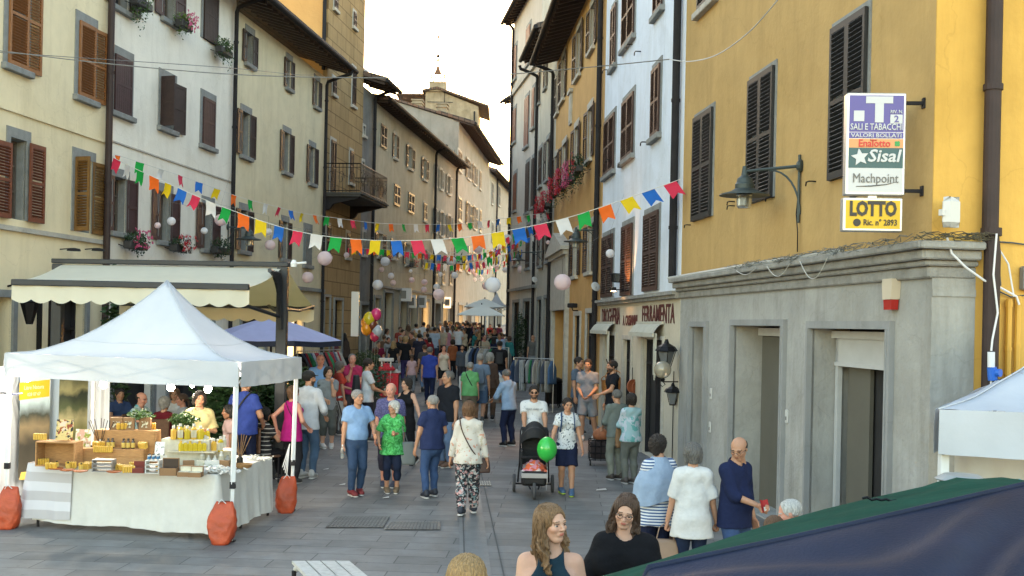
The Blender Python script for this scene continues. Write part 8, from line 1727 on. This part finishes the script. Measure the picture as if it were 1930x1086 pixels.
def seated(px,yh,k,H,rz,label,**kw):
 p=P(px,yh,k);kw.setdefault('rf',(-.06,-.26,.045));kw.setdefault('lf',(.06,-.26,.045));kw.setdefault('rh',(-.06,-.22,.45));kw.setdefault('lh',(.06,-.22,.45));kw.setdefault('res',.017);kw.setdefault('bottom','pants');kw.setdefault('botc',(.03,.03,.05))
 P_=Vector((p.x,p.y,0));cafe_chair(P_+Matrix.Rotation(rz,3,'Z')@Vector((0,.02,0)),rz,'rattan cafe chair under the %s'%label.split(',')[0].replace('seated ',''));return person(P_,H,rz,label,hipz=.285,**kw)
seated(497,812,.0088,1.62,D(140),'seated woman in a black dress with thin pale stripes, back to us',fem=True,top='tee',topm=STRK,botc=BLK,hair='bob',hairc='black')
seated(265,733,.0097,1.72,D(75),'seated bald man in a pale patterned shirt, in profile',top='polo',topm=pattern('teal_pale',(.4,.5,.5),[(.1,.3,.35)],20,.55),hair='bald',hairc='dark',skin='rosy',hpitch=D(14))
seated(310,748,.0094,1.68,D(170),'seated grey curly-haired woman in maroon, back to us',fem=True,top='sweater',topc=(.12,.012,.02),hair='curly',hairc='grey')
seated(345,728,.0100,1.66,D(-60),'seated brown-haired woman in a striped pale top',fem=True,top='tee',topc=(.42,.44,.50),hair='pony',hairc='brown',skin='rosy')
seated(225,745,.0104,1.68,D(40),'seated man in dark blue near the curtain',top='polo',topc=(.03,.05,.12),hair='short',hairc='dark',skin='tan')
seated(405,745,.0104,1.68,D(190),'seated man in pale grey, back to us',top='tee',topc=(.3,.31,.32),hair='short',hairc='greydark')
seated(330,720,.0106,1.68,D(10),'seated woman in white facing the street',fem=True,top='tee',topc=(.5,.5,.52),hair='bob',hairc='lbrown')
seated(445,735,.0108,1.68,D(-20),'seated man in a black shirt at the back',top='polo',topc=BLK,hair='short',hairc='dark',skin='tan')
for px,yh,k,lab in((285,770,.0100,'small brown cafe table left behind the stall'),(375,770,.0103,'small brown cafe table in the middle of the terrace')):p=P(px,yh,k);cafe_table(Vector((p.x,p.y,0)),lab)
CR=[(740,722,643,175,'blonde woman in a black top and pale grey trousers walking away',dict(fem=True,top='tee',topc=BLK,bottom='loosepants',botc=(.22,.22,.24),hair='long',hairc='blond')),(763,720,634,172,'blonde woman in a black top and purple trousers',dict(fem=True,top='tee',topc=BLK,bottom='pants',botc=(.05,.04,.12),hair='bob',hairc='blond')),(789,718,627,180,'man in a dark T-shirt and dark shorts walking away',dict(top='tee',topc=(.02,.02,.035),bottom='shorts',botc=(.02,.02,.03),hair='short',hairc='dark',**STRIDE)),(808,765,649,175,'man in royal blue with a cross-body strap and jeans',dict(top='polo',topc=(.03,.05,.26),bottom='jeans',botc=NAVYc,hair='short',hairc='greydark',fat=.12,**STRIDE2)),(818,692,617,180,'man in a light blue T-shirt in the thick of the crowd',dict(top='tee',topc=(.28,.34,.44),bottom='shorts',botc=(.05,.06,.09),hair='short',hairc='black')),(835,742,650,5,'woman in a cream camisole and black skirt walking towards us',dict(fem=True,top='tank',topc=(.50,.42,.34),bottom='shorts',botc=BLK,hair='pony',hairc='dark',skin='rosy',**STRIDE)),(870,728,650,0,'bearded man in a dark waistcoat over a white shirt',dict(top='shirt',topc=(.06,.07,.09),bottom='pants',botc=(.03,.03,.04),hair='short',hairc='dark',beard=True)),(838,672,604,178,'woman in a white top and bright pink skirt',dict(fem=True,top='tee',topc=WS,bottom='skirt',botc=(.5,.04,.18),hair='long',hairc='brown')),(852,675,613,170,'woman in a short white top and blue jeans',dict(fem=True,top='tank',topc=WS,bottom='jeans',botc=JEANL,hair='long',hairc='dark')),(880,676,607,178,'tall man in black at the centre of the far crowd',dict(top='tee',topc=BLK,bottom='pants',botc=BLK,hair='short',hairc='dark')),(728,690,620,60,'woman in white browsing by the toy stall',dict(fem=True,top='tee',topc=(.5,.5,.5),bottom='pants',botc=GRY,hair='bob',hairc='brown')),(753,688,616,20,'man in a dark red top by the shopfront',dict(top='tee',topc=(.22,.04,.03),bottom='pants',botc=GRY,hair='short',hairc='brown')),(768,684,612,200,'woman in a tan jacket near the second shopfront',dict(fem=True,top='sweater',topc=(.25,.17,.12),bottom='jeans',botc=JEAN,hair='long',hairc='brown')),(783,680,610,160,'woman in a white blouse near the third shopfront',dict(fem=True,top='shirt',topc=WS,bottom='pants',botc=BLK,hair='bun',hairc='dark')),(797,678,607,180,'man in a white shirt standing out among dark figures',dict(top='shirt',topc=WS,bottom='pants',botc=GRY,hair='short',hairc='black')),(806,672,612,0,'woman in orange-brown between two men',dict(fem=True,top='tee',topc=(.3,.12,.06),bottom='pants',botc=GRY,hair='bob',hairc='lbrown')),(862,668,607,190,'man in olive green left of the tall man in black',dict(top='tee',topc=(.09,.11,.06),bottom='pants',botc=GRY,hair='short',hairc='dark')),(893,668,608,170,'woman in dark purple right of the tall man in black',dict(fem=True,top='tee',topc=(.08,.03,.09),bottom='pants',botc=BLK,hair='bob',hairc='dark')),(905,672,611,10,'long-haired woman in brown near the parasol pole',dict(fem=True,top='tee',topc=(.12,.08,.06),bottom='jeans',botc=JEAN,hair='long',hairc='lbrown')),(923,660,612,0,'man in bright red beneath the pale parasols',dict(top='tee',topc=(.42,.03,.03),bottom='pants',botc=GRY,hair='short',hairc='dark')),(940,660,614,180,'woman in plum under the far gazebo',dict(fem=True,top='tee',topc=(.12,.03,.06),bottom='pants',botc=GRY,hair='bob',hairc='dark')),(828,664,606,170,'man in mid grey far up the street',dict(top='tee',topc=(.2,.2,.2),bottom='pants',botc=BLK,hair='short',hairc='grey')),(845,658,606,20,'woman in turquoise far up the street',dict(fem=True,top='tee',topc=(.05,.25,.25),bottom='pants',botc=BLK,hair='bob',hairc='dark')),(816,660,605,10,'woman in pale yellow far up the street',dict(fem=True,top='tee',topc=(.5,.45,.2),bottom='pants',botc=GRY,hair='bob',hairc='blond')),(872,656,607,180,'man in dark blue farthest up the street',dict(top='tee',topc=(.02,.04,.12),bottom='pants',botc=GRY,hair='short',hairc='dark')),(647,716,628,160,'long-haired woman in dark brown beside the clothes under the lavender parasol',dict(fem=True,top='sweater',topc=(.05,.035,.03),bottom='pants',botc=BLK,hair='long',hairc='black')),(625,722,630,190,'brown-haired woman browsing dresses under the lavender parasol',dict(fem=True,top='tee',topc=(.12,.04,.05),bottom='pants',botc=BLK,hair='curly',hairc='brown')),(775,742,662,185,'child in pale pink walking beside the dark-clad man',dict(fem=True,top='tee',topc=(.45,.3,.32),bottom='pants',botc=GRY,hair='pony',hairc='brown',childs=1)),(707,742,655,150,'woman in a dark green top beside the leafy bush',dict(fem=True,top='tee',topc=(.02,.07,.05),bottom='jeans',botc=JEAN,hair='bob',hairc='brown')),(799,738,650,190,'man in charcoal just left of the royal blue shirt',dict(top='tee',topc=(.05,.05,.055),bottom='jeans',botc=JEANL,hair='short',hairc='brown',**STRIDE)),(852,716,640,185,'woman in a rust cardigan behind the cream camisole',dict(fem=True,top='sweater',topc=(.22,.07,.03),bottom='pants',botc=BLK,hair='bob',hairc='dark')),(893,730,655,175,'man in a faded denim shirt left of the middle clothes rack',dict(top='shirt',topc=(.16,.22,.32),bottom='pants',botc=(.05,.05,.05),hair='thin',hairc='grey',**STRIDE2)),(712,726,643,20,'man in burgundy standing by the red toy stall',dict(top='polo',topc=(.12,.01,.03),bottom='pants',botc=GRY,hair='short',hairc='dark')),(1003,705,632,0,'bald stallholder standing behind the right clothes rack',dict(top='tee',topc=(.1,.1,.1),bottom='pants',botc=GRY,hair='bald',hairc='dark'))]
for i,(px,yf,yh,rz,lab,kw)in enumerate(CR):
 a,H=pp(px,yf,yh);H=max(1.5,min(1.85,H))if not kw.get('childs')else 1.35
 person(a,H,D(rz),lab,res=.024,hands=True,**kw)
cn={'black':BLK,'white':WS,'navy':NAVYc,'grey':(.2,.2,.21),'dark red':(.2,.02,.025),'pale blue':(.25,.33,.45),'beige':(.38,.32,.24),'brown':(.10,.06,.04),'teal':(.03,.16,.17),'pink':(.45,.2,.25),'olive':(.12,.13,.06),'khaki':(.25,.2,.12)}
rnd=random.Random(77);seen=set();spots=[(x,y)for y in(706,698,690,683,676,670,665,660,655)for x in range(725+(700-y),965,15)];rnd.shuffle(spots);nfar=0
for x,y in spots:
 if nfar>=62:break
 tc,bc=rnd.choice(list(cn)),rnd.choice(['black','navy','grey','khaki','white']);fe=rnd.random()<.5;fc=rnd.random()<.5;hr=rnd.choice(['short','short','thin']if not fe else['bob','long','pony','bun']);hcn=rnd.choice(['dark','brown','grey','black','blond'])
 key=(tc,bc,fe,fc,hr,hcn)
 if key in seen or(y>688 and 815<x<900):continue
 g_=G(x+rnd.uniform(-5,5),y);kx=g_.y/F
 if g_.x<-12.1+270*kx+.8 or(kx>.0229 and g_.x>8.24-315*kx-.8):continue
 seen.add(key);nfar+=1
 person(g_,rnd.uniform(1.58,1.82)if not fe else rnd.uniform(1.52,1.68),D((0 if fc else 180)+rnd.uniform(-50,50)),'far-off %s, %s %s hair, %s top, %s trousers, %s'%('woman' if fe else 'man',{'short':'short','thin':'thinning','bob':'bobbed','long':'long','pony':'tied','bun':'pinned-up'}[hr],{'blond':'blonde'}.get(hcn,hcn),tc,bc,'facing us' if fc else 'back turned'),fem=fe,top='tee' if rnd.random()<.7 else 'sweater',topc=cn[tc],bottom='pants',botc=cn[bc],hair=hr,hairc=hcn,res=.03,hands=False,skin=rnd.choice(['fair','tan','rosy','olive']),lean=rnd.uniform(-.02,.05),rh=rnd.choice([None,(-.06,-.16,.6),(-.17,-.06,.5)]),lh=rnd.choice([None,(.06,-.16,.6),(.17,-.06,.5)]),group='crowd far up the street',**rnd.choice([STRIDE,STRIDE2,{}]))
 # things people carry
def strap(J,p0,p1,over,r=.008,m=None,n=14,name='strap'):pass
LEATH=mat('brown_leather',(.05,.025,.02),.5,var=.2);TAN=mat('beige_leather',(.22,.15,.11),.5,var=.15);BLKL=mat('black_leather',(.015,.012,.014),.45);TOTE=mat('grey_tote',(.14,.16,.165),.8,var=.1);NYL=mat('black_nylon',(.012,.013,.016),.7)
def bag(J,loc,size,m,label,hpts=None,rz=0.,nm='handbag',cat='handbag',topn=.8,flap=None):
 """loc in body heights in the person's frame; hpts = strap points in the same frame"""
 W=J['w'](loc);t=thing(nm,label,cat,W,J['rz']+rz);w,d,h=size;mb=MB()
 n=20;rings=8
 for j in range(rings+1):
  q=j/rings;s=(1-(1-topn)*q)*(1-.12*(abs(2*q-1))**6)
  for i in range(n):
   a=2*math.pi*i/n;c,s_=math.cos(a),math.sin(a);e=.5;x=math.copysign(abs(c)**e,c)*w/2*s;y=math.copysign(abs(s_)**e,s_)*d/2*(1-.45*q);mb.v.append((x,y,h*(q-1)))
 for j in range(rings):
  for i in range(n):mb.f.append((j*n+i,j*n+(i+1)%n,j*n+n+(i+1)%n,j*n+n+i))
 mb.f.append(tuple(range(n-1,-1,-1)));mb.f.append(tuple(rings*n+i for i in range(n)));mb.build('bag',m,t,smooth=True)
 if hpts:
  inv=(Matrix.Translation(t.location)@Matrix.Rotation(t.rotation_euler.z,4,'Z')).inverted();pts=[inv@J['w'](q)for q in hpts];out=[]
  for i in range(len(pts)-1):
   for s in range(6):
    f=s/6;p0,p1,p2,p3=pts[max(i-1,0)],pts[i],pts[i+1],pts[min(i+2,len(pts)-1)];out.append(.5*((2*p1)+(p2-p0)*f+(2*p0-5*p1+4*p2-p3)*f*f+(-p0+3*p1-3*p2+p3)*f**3))
  out.append(pts[-1]);mb=MB();mb.tube(out,.009,5);mb.build('strap',m,t)
 return t
bag(w2,(.155,-.02,.56),(.30,.12,.36),TOTE,'soft grey tote on the shoulder of the woman in green',[(.13,-.03,.56),(.105,-.07,.70),(.085,-.0,.855),(.12,.06,.70),(.16,.02,.56)],topn=.75)
bag(w7,(-.135,-.04,.50),(.20,.09,.20),LEATH,'small dark brown cross-body bag of the floral-blouse woman',[(-.10,.03,.50),(-.03,.095,.60),(.05,.085,.75),(.075,.02,.862),(.02,-.075,.75),(-.08,-.08,.6),(-.14,-.07,.5)],rz=.3)
bag(w21,(.168,-.02,.375),(.30,.13,.24),TAN,'beige handbag held by the woman in the white blouse',None);bag_t=[o for o in bpy.data.objects if o.get('label','').startswith('beige handbag')][0]
bag(w20,(-.17,.03,.45),(.30,.14,.22),LEATH,'dark grey-brown bag at the elbow of the shawl woman',[(-.12,.02,.45),(-.16,.04,.60),(-.20,.03,.45)])
for s_ in(-1,1):
 mb=MB();mb.tube([(s_*.09*1,.03,-.01),(s_*.06,.02,.12),(0,.02,.17),(-s_*.06*1,.02,.12),(-s_*.09,.03*1,-.01)],.006,5)
 if s_==1:mb.build('handle',TAN,bag_t)
bag(w19,(.02,-.20,.60),(.22,.12,.34),KRAFT,'brown paper carrier bag held by the teal-scarfed woman',None,topn=.95,nm='paper_bag',cat='paper bag')
bag(m34,(.0,.135,.80),(.30,.20,.44),NYL,'black backpack on the man in the white T-shirt',[(.06,-.02,.80),(.07,-.02,.84),(.08,-.07,.80),(.07,-.07,.72),(.06,.08,.62)],nm='backpack',cat='backpack')
bag(m9,(.0,.125,.80),(.30,.18,.42),mat('slate_nylon',(.09,.12,.17),.8),'slate blue backpack on the man in grey-blue',[(.06,.06,.80),(.07,-.02,.84),(.08,-.07,.78)],nm='backpack',cat='backpack');bag(m11,(.0,.125,.80),(.30,.18,.42),NYL,'black backpack on the man by the far clothes rack',[(.06,.06,.80),(.07,-.02,.84),(.08,-.07,.78)],nm='backpack',cat='backpack')
bag(mo,(.0,.12,.79),(.28,.16,.40),mat('navy_nylon',(.02,.05,.12),.8),'navy rucksack on the mother beside the stroller',[(.05,.05,.79),(.062,-.01,.845),(.066,-.085,.77),(.072,-.06,.68),(.07,.06,.60)],nm='backpack',cat='backpack')
def pstrap(J,pts,label,m=NYL,r=.011):
 P3=[J['w'](q)for q in pts];out=[]
 for i in range(len(P3)-1):
  for s in range(6):
   f=s/6;p0,p1,p2,p3=P3[max(i-1,0)],P3[i],P3[i+1],P3[min(i+2,len(P3)-1)];out.append(.5*((2*p1)+(p2-p0)*f+(2*p0-5*p1+4*p2-p3)*f*f+(-p0+3*p1-3*p2+p3)*f**3))
 mb=MB();mb.tube(out,r,5);return tag(mb.build('shoulder_strap',m),label,'strap')
pstrap(mo,[(-.05,.05,.79),(-.062,-.01,.845),(-.066,-.085,.77),(-.072,-.06,.68),(-.07,.06,.60)],'right-hand navy strap of the mother\'s rucksack'.replace('right-hand ','second '),mat('navy_nylon',(.02,.05,.12),.8),.014)
pstrap(m8,[(-.10,.05,.55),(-.04,.085,.66),(.03,.075,.78),(.075,.01,.86)],'dark strap across the back of the man in green',r=.014);pstrap(m37,[(.12,.06,.52),(.04,.10,.68),(-.03,.08,.80),(-.07,.01,.865)],'dark strap across the back of the man in royal blue',r=.014)
pstrap(w28,[(-.10,.03,.62),(-.03,.075,.74),(.05,.05,.85)],'thin black strap over the magenta top',r=.006);pstrap(w36,[(-.07,-.07,.60),(-.065,-.075,.72),(-.06,-.02,.855)],'grey-green strap over the sand-coloured top',mat('strap_green',(.12,.14,.10),.8),.014)
def cape(J,label,m,z0,z1,r0,r1,seed=1,opening=None):
 H=J['H'];t=thing('shawl',label,'shawl',J['pos'],J['rz']);mb=MB()
 def fn(u,v):
  a=-2.6+5.2*u+math.pi/2;z=z0+(z1-z0)*v;s=math.sin(min(1,v*1.5)*math.pi/2);rx=.045+(r0-.045)*s+(r1-r0)*max(0,v-.4);ry=.05+(r0*.64-.05)*s+(r1-r0)*max(0,v-.4)*.8
  w=.006*math.sin(a*9+v*5)*v;zz=z-.04*abs(math.sin(a))*v-.035*math.sin(a*2+1)*v*v;return Vector(((rx+w)*math.cos(a)*H,(ry+w)*math.sin(a)*H,zz*H))
 mb.grid(fn,60,18);mb.build('cloth',m,t,smooth=True);return t
cape(w20,'blue-grey shawl draped over the striped top',fabric((.24,.31,.42)),.865,.60,.165,.185)
W=m29['w']((.10,-.14,.64));mb=MB();mb.grid(lambda u,v:Vector(((u-.5)*.30+.02*math.sin(v*9),.05*math.cos(v*math.pi*2)*.8-.02+.02*math.sin(u*20),.05-.42*abs(v-.35)*1.3*(1+.1*math.sin(u*9)))),16,20);o=mb.build('jacket',fabric((.20,.22,.27)),None,W,smooth=True);o.rotation_euler.z=m29['rz']+1.2;tag(o,'grey jacket folded over the white-shirted man\'s arm','jacket')
W=m22['w'](m22['rh']+A_(0,-.05,.0));mb=MB();mb.poly([(-.06,0,-.05),(0,.02,-.055),(0,.02,.065),(-.06,0,.075)]);mb.poly([(0,.02,-.055),(.06,0,-.04),(.06,0,.07),(0,.02,.065)]);o=mb.build('leaflet',mat('red_leaflet',(.30,.01,.015),.6),None,W);o.rotation_euler=(-.3,0,m22['rz']);tag(o,'small red and white leaflet in the balding man\'s hand','leaflet');mb=MB();mb.box(-.03,.05,-.006,-.002,-.04,.0);mb.build('white_print',WHB,o)
W=m1['w'](m1['rh']+A_(-.01,-.02,-.13));t=thing('water_bottle','small clear water bottle hanging from the blue-shirted man\'s hand','bottle',W);mb=MB();mb.lathe([(.028,0),(.032,.02),(.030,.06),(.032,.1),(.03,.14),(.012,.18),(.012,.2)],12);mb.build('bottle_body',mat('clear_plastic',(.45,.5,.52),.1,trans=.7),t,smooth=True);mb=MB();mb.lathe([(.014,.19),(.014,.21)],10);mb.build('cap',WHB,t)
W=m12['w']((0,-.26,.585));mb=MB();mb.grid(lambda u,v:Vector(((u-.5)*.5,(v-.5)*.36,.03*math.sin(u*4))),8,4);o=mb.build('paper_sheet',fabric((.42,.42,.40)),None,W);o.rotation_euler=(.5,0,m12['rz']);tag(o,'large pale sheet held by the stooping man','paper')
# stroller
g_=G(1006,938);st_=thing('stroller','black three-wheeled stroller with a raised hood and an orange-pink blanket','stroller',g_+Vector((0,.22,0)));BF=mat('stroller_fabric',(.012,.012,.014),.75,var=.2,bump=.3);
mb=MB();mb.grid(lambda u,v:Vector((.235*math.cos(math.pi*u),.16-.36*math.sin(math.pi/2*v)*(.35+.65*math.sin(math.pi*u))+.18,.72+.42*math.sin(math.pi*u)*(.15+.85*math.cos(v*1.15))+.02*math.sin(v*12))),24,14);mb.build('hood',BF,st_,smooth=True)
mb=MB();mb.box(-.2,.2,.10,.14,.45,1.05,Matrix.Translation((0,.16,0)),ch=.01);mb.box(-.2,.2,-.22,.24,.38,.44,ch=.02);mb.box(-.22,-.19,-.2,.25,.42,.72);mb.box(.19,.22,-.2,.25,.42,.72);mb.box(-.17,.17,-.38,-.22,.22,.42,Matrix.Identity(4),ch=.02);mb.build('seat',BF,st_)
mb=MB()
for s_ in(-1,1):mb.tube([(s_*.25,.38,.16),(s_*.23,.2,.5),(s_*.22,.38,.98),(s_*.2,.45,1.03)],.014,6);mb.tube([(s_*.2,.1,.42),(s_*.06,-.40,.16)],.014,6)
mb.tube([(-.2,.45,1.03),(.2,.45,1.03)],.018,6);mb.tube([(-.3,.38,.13),(.3,.38,.13)],.014,6);mb.tube([(-.21,-.2,.62),(-.12,-.3,.64),(.12,-.3,.64),(.21,-.2,.62)],.016,6);mb.box(-.2,.2,-.1,.3,.16,.3,ch=.03);mb.build('frame',METAL_D,st_)
def wheel(x,y,r,wd):
 mb=MB();prof=[(r*.82,-wd),(r*.95,-wd*.9),(r,0),(r*.95,wd*.9),(r*.82,wd)];T=Matrix.Translation((x,y,r))@Matrix.Rotation(R(90),4,'Y');b0=len(mb.v);mb.lathe(prof,24,T=T);mb.f=[f for f in mb.f if len(f)==4];w=mb.build('wheel',mat('tyre_grey',(.06,.06,.065),.8),st_,smooth=True)
 mb=MB();mb.lathe([(r*.82,-wd*.5),(r*.84,0),(r*.82,wd*.5)],20,T=T);mb.build('rim',mat('rim_dark',(.03,.03,.032),.5),w)
wheel(-.31,.38,.145,.025);wheel(.31,.38,.145,.025);wheel(0,-.42,.13,.025)
BLAN=pattern('orange_pink_blanket',(.60,.12,.05),[(.60,.25,.32),(.55,.50,.48)],9,.52);mb=MB();mb.grid(lambda u,v:Vector(((u-.5)*.40,-.26+.38*v,.47+.13*math.sin(u*math.pi)*math.sin(v*math.pi)+.02*math.sin(u*21)*math.sin(v*13)-.06*(1-v))),20,16);tag(mb.build('blanket',BLAN,None,st_.location,smooth=True),'orange and pink blanket bundled in the stroller seat','blanket')
mb=MB();mb.box(-.2,.2,-.41,-.39,.33,.40);
for i in range(8):mb.box(-.19+i*.05,-.17+i*.05,-.415,-.40,.335,.395)
mb.build('basket_trim',mat('basket_white',(.35,.33,.33),.6),st_)
balloon(P(1031,845,(g_.y-.25)/F),(.035,.42,.06),'bright green balloon tied to the stroller',.155,None,.45)
